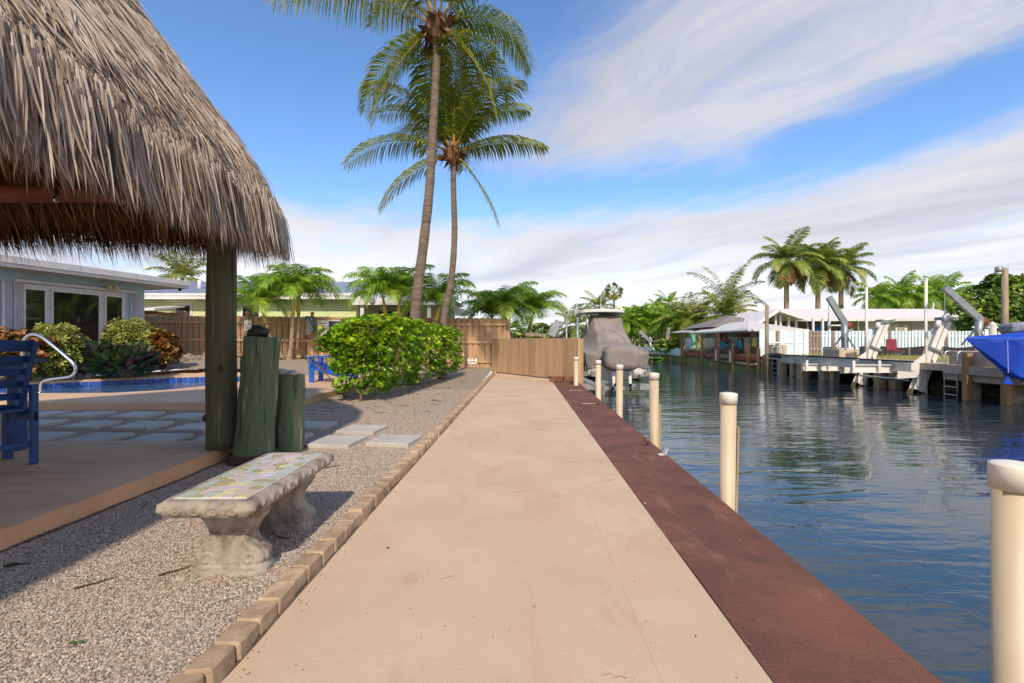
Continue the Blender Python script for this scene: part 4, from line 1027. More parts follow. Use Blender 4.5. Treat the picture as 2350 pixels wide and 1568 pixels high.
for k in range(2900):
    face = rh.random(); y = lerp(YA, YB, rh.random()**1.25); x = rh.uniform(hx0(y), hx1(y)); depth = abs(rh.gauss(0, .13))
    if face < .34: p = V(x, y, hz1(x, y)-depth); n = V(rh.gauss(0, .3), rh.gauss(0, .3), 1)
    elif face < .66:
        z = rh.uniform(hz0(y), hz1(hx1(y), y)); bulge = .16*math.sin(math.pi*(z-.2)/1.5)-.12+.09*mnoise.noise(Vector((y*2.4, z*2.4, 7))); p = V(hx1(y)+bulge-depth, y, z); n = V(1, rh.gauss(-.2, .35), rh.gauss(.35, .3))
    elif face < .92:
        x = rh.uniform(-3.78, -2.5); z = hz0(YA)+(hz1(x, YA)-hz0(YA))*rh.random()**.8; b = .32*math.sin(math.pi*(x+3.78)/1.3)+.12*mnoise.noise(Vector((x*2.4, z*2.4, 3))); p = V(x, YA+.25-b+depth*1.3, z); n = V(rh.gauss(.0, .35), -1, rh.gauss(.35, .3))
        if z < .55 and (rh.random() < .55): continue
        if z < 1.0 and x < -3.42: continue
    else:
        z = rh.uniform(.5, 1.45)
        if z < 1.0 and y < 11.5: continue
        p = V(hx0(y)+depth, y, z); n = V(-1, rh.gauss(0, .3), rh.gauss(.3, .3))
    ros.append((p, n.normalized()))
for (p, n) in ros:
    up = (n+V(0, 0, .75)).normalized(); a0 = rh.uniform(0, 6.28); t1 = up.orthogonal().normalized(); t2 = up.cross(t1); rb = rh.gauss(.36, .2)
    nl = rh.choice((5, 6, 7))
    for i in range(nl):
        a = a0+i*6.28/nl+rh.uniform(-.3, .3); ou = t1*math.cos(a)+t2*math.sin(a); open_ = rh.uniform(.35, 1.15)
        d = (up*(1.15-open_*.6)+ou*open_).normalized(); L_ = rh.uniform(.04, .10)
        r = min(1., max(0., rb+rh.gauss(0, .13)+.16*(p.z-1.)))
        pp = p+ou*.012
        if rh.random() < .018: r = 1.
        singles.append((pp, d, up-d*.2, L_, r))
cam_p = V(0, 0, EYE)
def facing(s): return (s[0]-cam_p).length-.35*s[1].dot(V(0, 0, 1))
vis_s = [s for s in singles if s[0].y < 9.6 or s[0].x > hx1(s[0].y)-.22 or s[0].z > 1.5]
vis_s.sort(key=lambda s: (s[0]-cam_p).length/s[3]); near = set(id(s) for s in vis_s[:280])
lm = MB(); lm.add(LEAF[0], LEAF[1], .5); leafme = lm.mesh('leaf'); leafme.materials.append(m_hleaf)
lm2 = MB(); lm2.add(LEAF[0], LEAF[1], .5); leafme2 = lm2.mesh('leaf'); leafme2.materials.append(m_hyellow)
for s in singles:
    p, d, n, L_, r = s
    if id(s) in near:
        sd = n.cross(d); sd.normalize(); nn = d.cross(sd)
        o = link('leaf', leafme2 if rh.random() < .035 else leafme, None, hedge, local=True)
        o.matrix_local = Matrix.Translation(p-WLOC[hedge.name]) @ Matrix(((d.x, sd.x, nn.x, 0), (d.y, sd.y, nn.y, 0), (d.z, sd.z, nn.z, 0), (0, 0, 0, 1))) @ Matrix.Scale(L_, 4)
    else: addleaf(fol, p, d, n, L_, r)
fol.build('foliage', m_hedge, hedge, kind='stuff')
st = MB()
def branch(p, q, r0, lev):
    mid = (p+q)/2+V(rh.uniform(-.06, .06), rh.uniform(-.06, .06), rh.uniform(-.02, .05)); st.tube([p, mid, q], [r0, r0*.8, r0*.55], 6, caps=False)
    if lev:
        for k in range(3): e = q+((q-p).normalized()*.28+V(rh.uniform(-.22, .22), rh.uniform(-.22, .22), rh.uniform(.02, .26)))*rh.uniform(.7, 1.2); branch(q, e, r0*.55, lev-1)
b0 = G(828, 922, .055)
for e in (V(.42, .25, .42), V(-.25, .1, .42), V(.05, .5, .6)): branch(b0+V(0, 0, .12), b0+e, .022, 2)
st.tube([b0+V(.0, 0, -.05), b0+V(.0, 0, .14)], [.034, .026], 8)
for k in range(10):
    y = lerp(9.2, 14., k/9); b = V(rh.uniform(-3.4, -2.9), y, .08)
    for e in range(3): branch(b, b+V(rh.uniform(-.4, .45), rh.uniform(-.3, .3), rh.uniform(.4, .7)), .02, 2)
st.build('stem', m_stem, hedge, smooth=True)

def shrub(name, label, cat, c, rad, n, L_, mats, shape=LEAF, wf=1., upb=.5, clus=6, seed=1, group=None, stemh=.3, low=0., tip=.3):
    q = random.Random(seed); c = Vector(c); t = thing(name, label, cat, c, group); mb = MB()
    for k in range(n):
        d = V(q.gauss(0, 1), q.gauss(0, 1), q.gauss(.25, 1)).normalized(); f = .62+.38*q.random()**.5; k2 = 1+.42*mnoise.noise(d*2.4+Vector((seed*5., 0, 0)))
        p = c+V(0, 0, stemh+rad[2]*.8)+V(d.x*rad[0], d.y*rad[1], d.z*rad[2])*f*k2
        if p.z < c.z+low: continue
        up = (d+V(0, 0, upb)).normalized(); t1 = up.orthogonal().normalized(); t2 = up.cross(t1); a0 = q.uniform(0, 6.28); rb = q.gauss(.45, .2)
        for i in range(clus):
            a = a0+i*6.28/clus; ou = t1*math.cos(a)+t2*math.sin(a); dd = (up*q.uniform(.4, 1.)+ou*q.uniform(.5, 1.)).normalized(); addleaf(mb, p, dd, up, L_*q.uniform(.7, 1.15), min(1, max(0, rb+q.gauss(0, .15)+tip*(d.z*.3))), shape, wf)
    mb.build('foliage', mats, t, kind='stuff')
    s_ = MB()
    for k in range(5):
        a = k*1.26; e = c+V(math.cos(a)*rad[0]*.5, math.sin(a)*rad[1]*.5, stemh+rad[2]*.8); s_.tube([c+V(0, 0, -.05), c.lerp(e, .5)+V(q.uniform(-.05, .05), 0, 0), e], [.022, .016, .008], 6)
    s_.build('stem', m_stem, t, smooth=True)
    return t
g_drac = [S(78, 98, 34), S(132, 146, 60), S(182, 184, 96), S(216, 212, 138)]
m_drac = M('yellow_green_leaf', None, attr=g_drac, rough=.45, transl=.25)
g_crot = [S(70, 40, 24), S(118, 68, 34), S(154, 98, 48), S(122, 112, 46), S(176, 128, 66)]
m_crot = M('croton_leaf', None, attr=g_crot, rough=.4, transl=.2)
g_oys = [S(34, 50, 32), S(50, 74, 40), S(76, 100, 56), S(84, 50, 74), S(108, 68, 92)]
m_oys = M('green_purple_leaf', None, attr=g_oys, rough=.4, transl=.15)
def onz(u, v, D): p = P(u, v, D); return V(p.x, p.y, gz(p.x, p.y))
shrub('variegated_shrub', 'rounded yellow-green variegated shrub in front of the left window', 'shrub', onz(128, 850, 12.2), (.60, .6, .6), 1000, .17, m_drac, LEAFN, .8, clus=7, seed=2, stemh=.25, group='variegated shrubs by the blue house')
shrub('variegated_shrub', 'rounded yellow-green variegated shrub at the right end of the blue house', 'shrub', onz(302, 840, 14.), (.60, .6, .58), 1000, .17, m_drac, LEAFN, .8, clus=7, seed=3, stemh=.35, group='variegated shrubs by the blue house')
shrub('croton_bush', 'orange and rust croton bush at the left edge behind the chair', 'shrub', onz(25, 850, 11.5), (.9, .7, .45), 420, .15, m_crot, LEAF, .9, clus=6, seed=4, stemh=.45, group='rust coloured crotons')
shrub('croton_bush', 'small rust croton bush in front of the fence', 'shrub', onz(372, 842, 14.2), (.36, .36, .45), 190, .17, m_crot, LEAF, .9, clus=6, seed=5, stemh=.3, group='rust coloured crotons')
def rosettes(name, label, c, spread, n, L_, seed):
    q = random.Random(seed); c = Vector(c); t = thing(name, label, 'plant', c); mb = MB()
    for k in range(n):
        b = c+V(q.uniform(-1, 1)*spread[0], q.uniform(-1, 1)*spread[1], q.uniform(0, .12)); b.z = gz(b.x, b.y)+q.uniform(0, .42)
        for i in range(18):
            a = i*2.4+q.uniform(-.2, .2); el = q.uniform(.25, 1.35); d = V(math.cos(a)*math.cos(el), math.sin(a)*math.cos(el), math.sin(el)); addleaf(mb, b, d, V(0, 0, 1), L_*q.uniform(.7, 1.1), min(1, max(0, q.gauss(.4, .25))), LEAFN, .75)
    mb.build('foliage', m_oys, t, kind='stuff')
rosettes('oyster_plant', 'mass of dark green and purple sword-shaped leaves between the two variegated shrubs', onz(240, 852, 12.9), (.95, .42), 70, .62, 6)
# bordering rocks
m_rock = M('limestone_rock', S(168, 158, 144), S(104, 96, 86), 9, 6, rough=.95, bump=.02, bscale=22, extra=[(S(60, 56, 50), 14., .62, .7, (1, 1, 1))])
rq = random.Random(8); k = 0
spots = [(u, 843+rq.uniform(-3, 5), 16.2+rq.uniform(-.4, .5)) for u in range(335, 475, 9)]+[(u, 866-(u-80)*.05+rq.uniform(-2, 3), 11.8+(u-80)*.006) for u in range(84, 215, 12)]+[(352+i*13, 848+rq.uniform(-2, 2), 15.2) for i in range(5)]
for (u, v, D) in spots:
    p = onz(u, v, D); s_ = rq.uniform(.07, .16); mb = MB(); mb.blob(p+V(0, 0, s_*.3), (s_*1.2, s_, s_*.75), 11, 8, .3, k, 2.4); o = mb.build('limestone_rock', m_rock, None, smooth=False)
    tag(o, 'rough grey limestone rock in the border of the planting bed', 'rock', 'rough limestone border rocks'); k += 1
mb = MB(); b = onz(345, 846, 14.0)
for k in range(7): a = rq.uniform(-.3, .3); mb.tube([b+V(-.3+rq.uniform(-.2, .2), rq.uniform(-.2, .2), .02), b+V(.0, rq.uniform(-.1, .1), .05), b+V(.5+a, rq.uniform(-.2, .3), .02)], [.012, .01, .004], 5)
o = mb.build('driftwood', M('bleached_driftwood', S(196, 186, 174), S(150, 138, 124), 12, rough=.9)); tag(o, 'pile of pale bleached driftwood sticks beside the small croton', 'driftwood')
# ---------------------------------------------------------------- blue house on the left
m_blue = M('blue_grey_wall', S(176, 204, 216), S(162, 192, 206), 2, 5, rough=.8, bump=.001, bscale=60)
m_trim = M('white_trim', S(222, 220, 222), S(208, 206, 210), 3, rough=.5)
m_soffit = M('grey_soffit', S(190, 180, 174), rough=.8)
m_shut = M('white_shutter', S(214, 212, 220), S(198, 196, 206), 8, rough=.5)
bh = thing('blue_house', 'pale blue single-storey house with large white framed windows and a flat overhanging roof', 'house', (-13.2, 14.5, .3))
wd = V(.223, 1, 0).normalized(); wn = V(wd.y, -wd.x, 0)          # along the wall (away from the camera), outward normal
HC = V(-12.87, 16.2, 0)                                          # far corner
def hw(s, off, z): return HC-wd*s+wn*off+V(0, 0, z)              # s: metres back from the far corner
mb = MB(); mb.extr([hw(0, 0, .1), hw(8, 0, .1), hw(8, 0, 3.2), hw(0, 0, 3.2)], -wn*6); mb.build('wall', m_blue, bh)
def prb(mb, s0, s1, o0, o1, z0, z1): mb.extr([hw(s0, o0, z0), hw(s1, o0, z0), hw(s1, o0, z1), hw(s0, o0, z1)], wn*(o1-o0))
mb = MB(); prb(mb, -1.0, 8, -6, .72, 3.17, 3.36); rf = mb.build('roof', m_soffit, bh)
mb = MB(); prb(mb, -1.03, 8, .72, .75, 3.14, 3.30); prb(mb, -1.06, 8, .75, .80, 3.24, 3.42)
mb.extr([hw(-1.03, -6, 3.14), hw(-1.0, -6, 3.14), hw(-1.0, .75, 3.14), hw(-1.03, .75, 3.14)], (0, 0, .24)); mb.build('fascia', m_trim, rf)
def su(u):  # wall coordinate s under screen column u
    k = (u-1175.)/FPX; # HC - wd*s: X=k*Y
    return (HC.x-k*HC.y)/(wd.x-k*wd.y)
win = MB(); prb(win, su(286), su(52), .0, .03, .35, 2.82)
wl = win.build('window', m_trim, bh)
for u0, u1 in ((55, 100), (119, 224), (241, 277)):
    g = MB(); prb(g, su(u1), su(u0), .03, .036, .55, 2.66 if u0 != 119 else 2.66); g.build('pane', m_glass, wl)
    fr = MB()
    for a, b in ((su(u1)-.05, su(u1)), (su(u0), su(u0)+.05)): prb(fr, a, b, .036, .07, .5, 2.72)
    prb(fr, su(u1), su(u0), .036, .07, 2.66, 2.72); prb(fr, su(u1), su(u0), .036, .07, .5, .56); fr.build('frame', m_trim, wl)
mb = MB(); prb(mb, su(310), su(30), .0, .10, 2.84, 2.92); mb.build('shutter_track', m_trim, bh)
for u0, u1 in ((2, 26), (28, 50), (296, 303), (305, 318)):       # folded accordion shutters
    mb = MB(); a, b = su(u1), su(u0); n = max(3, int((b-a)/.07))
    for k in range(n):
        s0 = lerp(a, b, k/n); s1 = lerp(a, b, (k+1)/n); sm_ = (s0+s1)/2
        mb.add([hw(s0, .03, .4), hw(sm_, .10, .4), hw(s1, .03, .4), hw(s0, .03, 2.84), hw(sm_, .10, 2.84), hw(s1, .03, 2.84)], [(0, 1, 4, 3), (1, 2, 5, 4), (0, 3, 5, 2)])
    mb.build('shutter', m_shut, bh)
p = hw(su(246), .10, 2.98); fl = MB(); fl.blob(p, (.05, .05, .05), 10, 8, 0); fl.build('lamp_base', m_trim, bh)
for k, s_ in enumerate((-1, 1)):
    fl = MB(); q = p+wd*.1*s_+wn*.08; fl.tube([p, p.lerp(q, .5), q, q+wn*.08+V(0, 0, -.06)], [.02, .02, .05, .07], 12); fl.build('flood_lamp', M('lamp_cream', S(214, 196, 160), rough=.4), bh, smooth=True)
cm = hw(-.9, .5, 3.10); mb = MB(); mb.blob(cm, (.06, .06, .05), 10, 7, 0); mb.build('camera_dome', m_black, bh, smooth=True)
mb = MB(); mb.tube([hw(s, .02, 2.99+.03*math.sin(s*2)) for s in frange(su(240), su(20), .3)], .008, 5); mb.build('cable', m_trim, bh)
mb = MB(); prb(mb, .05, .25, .01, .06, 1.15, 1.4); mb.build('meter_box', M('grey_box', S(130, 136, 134), rough=.6), bh)
# ---------------------------------------------------------------- green house behind the fence
m_green = M('pale_green_wall', S(214, 222, 168), S(200, 210, 154), 2, rough=.85)
m_metalroof = M('grey_metal_roof', S(178, 184, 196), S(160, 166, 178), 1.5, rough=.4, metal=.3)
m_shed = M('shed_wood', S(132, 92, 58), S(100, 66, 42), 6, 5, stretch=(1, 1, .1), rough=.85, rand=.1)
gh = thing('green_house', 'pale green single-storey house with grey standing-seam metal roof behind the fence', 'house', (-11, 22.6, .4))
YE, YW_, YR = 22.0, 22.6, 28.0
x0, x1 = P(250, 0, YE).x, P(828, 0, YE).x
zE = P(0, 680, YE).z; zR = P(0, 647, YR).z
mb = MB(); mb.box(x0, x1-.3, YW_, YW_+9, .2, zE+.1); mb.build('wall', m_green, gh)
mb = MB(); mb.extr([(x0, YE, zE+.10), (x0, YR, zR), (x0, YR, zR-.1), (x0, YE, zE)], (x1-x0, 0, 0)); mb.extr([(x0, YR, zR), (x0, YR+6, zE+.1), (x0, YR+6, zE), (x0, YR, zR-.1)], (x1-x0-2., 0, 0)); rf = mb.build('roof', m_metalroof, gh)
n = int((x1-x0)/.42)
for k in range(n+1):
    x = lerp(x0, x1, k/n); mb = MB(); mb.bar((x, YE, zE+.11), (x, YR, zR+.01), .03, .05); mb.build('seam', m_metalroof, rf)
mb = MB(); mb.box(x0, x1, YE-.03, YE, zE-.14, zE+.12); mb.box(x0, x1, YE-.06, YE-.03, zE+.02, zE+.14); mb.build('fascia', m_white, gh)
mb = MB(); mb.box(x0, x1, YE, YW_, zE-.04, zE-.01); mb.build('soffit', m_white, gh)
for u0, u1, v0 in ((400, 442, 696), (553, 600, 696)):
    a = P(u0, v0, YW_); b = P(u1, v0, YW_); z0, z1 = 1.5, a.z
    mb = MB(); mb.box(a.x, b.x, YW_-.04, YW_, z0, z1); w_ = mb.build('window', m_white, gh)
    mb = MB(); mb.box(a.x+.11, b.x-.11, YW_-.05, YW_-.04, z0+.1, z1-.1); mb.build('pane', m_glass, w_)
    mb = MB(); mb.box(a.x+.11, b.x-.11, YW_-.065, YW_-.05, (z0+z1)/2-.02, (z0+z1)/2+.02); mb.build('glazing_bar', m_white, w_)
mb = MB(); p = P(458, 655, 24.5); mb.tube([p+V(0, 0, -.3), p+V(0, 0, .28)], .09, 12); mb.build('roof_vent', m_white, gh, smooth=True)
for v in range(6):   # breeze-block screen
    for h in range(3):
        p = P(478+h*6, 704+v*6.5, YW_); mb = MB(); mb.box(p.x, p.x+.09, YW_-.03, YW_-.002, p.z-.1, p.z); mb.build('breeze_block', m_green, gh)
p = P(439, 765, 22.5); mb = MB(); mb.blob(p, (.12, .06, .12), 12, 8, 0); mb.build('wall_lamp', m_white, gh, smooth=True)
# porch wing to the right
xa, xb = x1-.4, P(1045, 0, 22.3).x; zp = P(0, 690, 22.3).z
mb = MB(); mb.extr([(xa, 21.9, zp+.02), (xa, 27.5, zR-.15), (xa, 27.5, zR-.28), (xa, 21.9, zp-.14)], (xb-xa, 0, 0)); pr = mb.build('porch_roof', M('white_metal_roof', S(222, 222, 228), rough=.4), gh)
mb = MB(); mb.box(xa, xb, 21.86, 21.9, zp-.24, zp+.06); mb.build('porch_fascia', m_white, gh)
mb = MB(); mb.box(xa+.2, xb-.6, 26.2, 26.4, .3, zp+.3); mb.build('porch_wall', m_green, gh)
mb = MB(); mb.box(xa+.2, xb, 22., 26.3, zp-.02, zp+.02); mb.build('porch_ceiling', m_soffit, gh)
for u in (832, 985, 1018, 1040):
    p = P(u, 0, 22.1); mb = MB(); mb.box(p.x-.08, p.x+.08, 22.02, 22.18, .2, zp); mb.build('porch_post', m_white, gh)
for u in (852, 915, 962):
    p = P(u, 733, 21.84); mb = MB(); mb.bar(P(u, 687, 21.84), P(u+4, 690, 21.7), .18, .18); mb.build('rafter_end', m_white, gh)
for u0, u1 in ((850, 882), (884, 905), (930, 960)):
    a = P(u0, 712, 26.15); b = P(u1, 712, 26.15); mb = MB(); mb.box(a.x, b.x, 26.12, 26.19, .6, a.z); w_ = mb.build('window', m_white, gh); mb = MB(); mb.box(a.x+.08, b.x-.08, 26.10, 26.12, .7, a.z-.09); mb.build('pane', m_glass, w_)
mb = MB(); mb.extr([(xb-.2, 21.9, zp-.15), (xb+1.1, 21.9, zp-.75), (xb-.2, 21.9, zp-.75)], (0, .12, 0)); mb.build('gable_panel', m_white, gh)
# timber shed
sh = thing('garden_shed', 'small brown wooden shed with a white flat roof behind the fence', 'shed', P(370, 770, 20.6))
a, b = P(331, 0, 20.6), P(360, 0, 20.6); c = P(416, 0, 22.2); zt = P(0, 714, 20.6).z
def planks(parent, p, q, z0, z1, w, mat):
    d = q-p; n = max(1, int(d.length/w)); nn = V(d.y, -d.x, 0).normalized()
    for k in range(n):
        s = p+d*(k/n); e = p+d*((k+.93)/n); mb = MB(); mb.extr([V(s.x, s.y, z0), V(e.x, e.y, z0), V(e.x, e.y, z1), V(s.x, s.y, z1)], nn*-.03); mb.build('plank', mat, parent)
planks(sh, a, b, .4, zt, .14, m_shed); planks(sh, V(b.x+.02, b.y, 0), c, .4, zt-.02, .17, m_shed)
mb = MB(); mb.add([(a.x-.3, 20.4, zt), (b.x+.05, 20.4, zt+.02), (c.x+.1, 22.3, zt+.28), (a.x-.3, 22.3, zt+.26), (a.x-.3, 20.4, zt+.09), (b.x+.05, 20.4, zt+.11), (c.x+.1, 22.3, zt+.36), (a.x-.3, 22.3, zt+.35)], [(4, 5, 6, 7), (0, 4, 7, 3), (0, 1, 5, 4), (1, 2, 6, 5), (3, 2, 1, 0)]); mb.build('roof', m_white, sh)
for i, (u0, u1, v) in enumerate(((662, 716, 763), (765, 860, 768))):      # air conditioners / tanks peeping over the fence
    a = P(u0, v, 20.6); b = P(u1, v, 20.6); t = thing('air_conditioner', ['grey air conditioner behind the fence right of the leaning palm', 'long white tank top just visible over the fence above the banner'][i], 'equipment', (a.x, 20.9, .3))
    mb = MB(); mb.box(a.x, b.x, 20.6, 21.2, .3, a.z+.22*(1-i)); mb.build('case', m_galv if i == 0 else m_white, t, bevel=.03)
    mb = MB(); mb.box(a.x+.1, b.x-.4, 20.58, 20.6, 1., a.z+.12*(1-i)); mb.build('grille', M('dark_grille', S(90, 84, 84), rough=.6), t)

# ---------------------------------------------------------------- tall fence with caps on the posts
FY = 18.5
fence = thing('fence', 'tall brown board fence with capped posts across the back of the garden', 'fence', (-7, FY, .3))
fx0, fx1 = P(322, 0, FY).x, P(1167, 0, FY).x
def fz(x, a, b): return lerp(a, b, (x-fx0)/(fx1-fx0))
x = fx0; k = 0
while x < fx1-.05:
    w = .192
    mb = MB(); mb.box(x, x+w, FY, FY+.02, fz(x, .40, .14), fz(x, 2.25, 2.13)+random.uniform(-.008, .008)); mb.build('board', m_wood_fence, fence)
    if k % 1 == 0:
        mb = MB(); mb.box(x+w-.05, x+w+.09, FY+.06, FY+.08, fz(x, .45, .14), fz(x, 2.22, 2.10)); mb.build('backing_board', m_wood_fence, fence)
    x += .238; k += 1
m_rail = M('fence_rail_wood', S(206, 170, 132), S(180, 144, 110), 6., 5, stretch=(.08, 1, 1), rough=.8, bump=.002, bscale=30, bstretch=(.06, 1, 1), rand=.08)
cuts = [322, 426, 569, 718, 866, 1015, 1167]
for z0, z1 in ((2.0, 1.87), (1.295, 1.155), (.79, .36)):
    for a, b in zip(cuts, cuts[1:]):
        xa, xb = P(a, 0, FY).x+.05, P(b, 0, FY).x-.05; mb = MB(); za, zb = fz(xa, z0, z1), fz(xb, z0, z1)
        mb.add([(xa, FY-.045, za-.045), (xb, FY-.045, zb-.045), (xb, FY-.002, zb-.045), (xa, FY-.002, za-.045), (xa, FY-.045, za+.045), (xb, FY-.045, zb+.045), (xb, FY-.002, zb+.045), (xa, FY-.002, za+.045)], [(3, 2, 1, 0), (4, 5, 6, 7), (0, 1, 5, 4), (2, 3, 7, 6), (0, 4, 7, 3), (1, 2, 6, 5)]); mb.build('rail', m_rail, fence)
for u in cuts[1:]:
    x = P(u, 0, FY).x; zt = fz(x, 2.37, 2.28); mb = MB(); mb.box(x-.05, x+.05, FY-.1, FY-.003, fz(x, .3, .1), zt); po = mb.build('post', m_wood_fence, fence)
    mb = MB(); mb.box(x-.075, x+.075, FY-.125, FY+.025, zt, zt+.025); mb.add([(x-.06, FY-.11, zt+.025), (x+.06, FY-.11, zt+.025), (x+.06, FY+.01, zt+.025), (x-.06, FY+.01, zt+.025), (x, FY-.05, zt+.06)], [(0, 1, 4), (1, 2, 4), (2, 3, 4), (3, 0, 4)]); mb.build('cap', m_rail, po)
# low gate angled towards the seawall
gA, gB = V(-.66, 17.8, 0), V(1.93, 13.78, 0); gd = (gB-gA); gl = gd.length; gu = gd/gl; gn = V(gu.y, -gu.x, 0)
if gn.y > 0: gn = -gn
gate = thing('gate', 'low brown board gate closing the path beside the seawall', 'gate', (gA+gB)/2)
m_gate = M('gate_wood', S(188, 156, 122), S(164, 132, 100), 6., 5, stretch=(1, 1, .08), rough=.8, bump=.002, bscale=30, bstretch=(1, 1, .06), rand=.10, extra=[(S(100, 74, 52), 5., .68, .8, (1, 1, .6))])
gcols = [1150, 1164, 1180, 1196, 1212, 1228, 1243, 1258, 1274, 1290, 1306, 1318]
def gp_(u):
    k = (u-1175.)/FPX; s = (k*gA.y-gA.x)/(gd.x-k*gd.y); return gA+gd*s
for a, b in zip([1128]+gcols, gcols+[1325]):
    p, q = gp_(a), gp_(b); q = p.lerp(q, .925); zb = .035 if a < 1258 else .09
    mb = MB(); mb.extr([V(p.x, p.y, zb), V(q.x, q.y, zb), V(q.x, q.y, 1.27), V(p.x, p.y, 1.27)], -gn*.025); mb.build('board', m_gate, gate)
mb = MB(); p, q = gp_(1127), gp_(1326); mb.extr([V(p.x, p.y, 1.27), V(q.x, q.y, 1.27), V(q.x, q.y, 1.31), V(p.x, p.y, 1.31)], -gn*.06); mb.build('cap_rail', m_gate, gate)
mb = MB(); mb.extr([V(p.x, p.y, .08)-gn*.05, V(q.x, q.y, .08)-gn*.05, V(q.x, q.y, 1.2)-gn*.05, V(p.x, p.y, 1.2)-gn*.05], -gn*.02); mb.build('backing', M('gap_shade_brown', S(58, 44, 34), rough=.9), gate)  # backing coloured dark so the gaps between boards look shaded
q = gp_(1331); mb = MB(); mb.box(q.x-.07, q.x+.0, q.y-.02, q.y+.12, -.1, 1.29); mb.build('post', m_gate, gate)
mb = MB(); mb.box(q.x+.002, q.x+.10, q.y+.0, q.y+.1, -.6, 1.29); mb.build('post', m_gate, gate)
# signs, net, small fittings on or near the fence
m_ink = M('dark_blue_ink', S(60, 66, 110), rough=.6); m_ink2 = M('grey_ink', S(120, 118, 120), rough=.6)
a, b = P(561, 734, FY-.14), P(577.5, 759, FY-.14)
sg = thing('notice_sign', 'white printed notice sign hung on the fence post', 'sign', ((a.x+b.x)/2, a.y, b.z))
mb = MB(); mb.box(a.x, b.x, FY-.15, FY-.14, b.z, a.z); mb.build('board', m_white, sg)
cx = (a.x+b.x)/2; h = a.z-b.z; w = b.x-a.x
mb = MB(); mb.add([(cx-.045, FY-.152, a.z-h*.27), (cx-.01, FY-.152, a.z-h*.22), (cx+.0, FY-.152, a.z-h*.14), (cx+.03, FY-.152, a.z-h*.2), (cx+.035, FY-.152, a.z-h*.26), (cx-.005, FY-.152, a.z-h*.25)], [(0, 1, 2, 3, 4, 5)]); mb.build('emblem', m_ink, sg)
for f0, f1 in ((.16, .40), (.48, .84)):
    mb = MB(); z = a.z-h*.41; mb.box(a.x+w*f0, a.x+w*f1, FY-.1525, FY-.151, z-.016, z+.016); mb.build('heading_word', m_ink2, sg)
for k, f in enumerate((.3, .32, .42, .55, .78, .55)):
    mb = MB(); z = a.z-h*(.51+k*.078); mb.box(a.x+w*.16, a.x+w*(.16+f*.9), FY-.1525, FY-.151, z-.006, z+.006); mb.build('text_line', m_ink2, sg)
a, b = P(776/1.0638+0.5, 0, FY), P(860, 0, FY); zt = P(0, 737, FY).z
bn = thing('banner', 'white and dark blue banner on the fence behind the hedge', 'banner', ((a.x+b.x)/2, FY-.07, zt-.6))
mb = MB(); xm = P(797.5/1.0+2, 0, FY).x; xm = lerp(a.x, b.x, .20)
mb.box(a.x, xm, FY-.075, FY-.065, zt-.62, zt); mb.build('white_panel', m_white, bn)
mb = MB(); mb.box(xm, b.x, FY-.075, FY-.065, zt-.62, zt-.02); mb.build('blue_panel', M('banner_blue', S(46, 48, 104), S(34, 34, 74), 4, rough=.6), bn)
mb = MB(); mb.tube([(a.x, FY-.09, zt+.015), (b.x, FY-.09, zt+.015)], .015, 8); mb.build('rod', m_white, bn)
for k, f in enumerate((.75, .6, .8)):
    mb = MB(); z = zt-.09-.1*k; mb.box(lerp(a.x, xm, .15), lerp(a.x, xm, .15+f*.85), FY-.0775, FY-.0755, z-.015*(2 if k == 0 else 1), z+.015); mb.build('text_line', m_ink2, bn)
nt_ = thing('pool_net', 'pool skimmer net with teal frame hanging on the fence', 'net', P(715, 750, FY-.2))
fr = [P(702, 727, FY-.2), P(716, 727, FY-.18), P(720, 742, FY-.2), P(723, 756, FY-.22), P(721, 757, FY-.26), P(715, 742, FY-.28), P(709, 729, FY-.26), P(702, 733, FY-.24)]
mb = MB(); mb.tube(fr+[fr[0]], .022, 8); mb.build('frame', M('teal_plastic', S(20, 104, 108), rough=.5), nt_, smooth=True)
mb = MB()
def netf(a, b):
    k = a*(len(fr)-1); i = min(int(k), len(fr)-2); e = fr[i].lerp(fr[i+1], k-i); tip = P(707, 768, FY-.25)+V(.12*math.sin(a*6.28), -.05*math.cos(a*6.28), 0)
    return e.lerp(tip, b)+V(0, -.06*math.sin(math.pi*b), 0)
mb.grid(netf, 20, 8); mn = M('pale_netting', S(196, 196, 190), rough=.8, transl=.5); mb.build('bag', mn, nt_, smooth=True)
dg = thing('garden_sign', 'small green and white dog sign on a stake at the foot of the leaning palm', 'sign', onz(637, 830, 17.2))
a, b = P(632.5, 806, 17.2), P(643, 823, 17.2); zm = lerp(a.z, b.z, .55)
mb = MB(); mb.box(a.x+.02, b.x-.02, 17.2, 17.21, zm, a.z); mb.build('upper_panel', m_white, dg)
mb = MB(); mb.box(a.x, b.x, 17.2, 17.21, b.z, zm); mb.build('lower_panel', M('sign_green', S(30, 122, 84), rough=.5), dg)
mb = MB(); cx, cz = (a.x+b.x)/2, (zm+b.z)/2; mb.box(cx-.035, cx+.03, 17.192, 17.199, cz-.01, cz+.025)
for dx in (-.03, -.015, .012, .025): mb.box(cx+dx-.004, cx+dx+.004, 17.192, 17.199, cz-.045, cz-.005)
mb.box(cx+.025, cx+.05, 17.192, 17.199, cz+.02, cz+.045); mb.build('dog_symbol', m_white, dg)
mb = MB(); z = a.z-.03; mb.box(a.x+.04, b.x-.05, 17.192, 17.199, z-.008, z+.008); mb.build('text_line', M('sign_green', S(30, 122, 84)), dg)
mb = MB(); mb.tube([(cx, 17.22, b.z+.02), (cx, 17.22, gz(cx, 17.2)-.05)], .008, 6); mb.build('stake', m_galv, dg)
pv = thing('pipe_stub', 'three short white plastic pipes joined beside the fence foot', 'pipes', onz(1084, 841, 17.6))
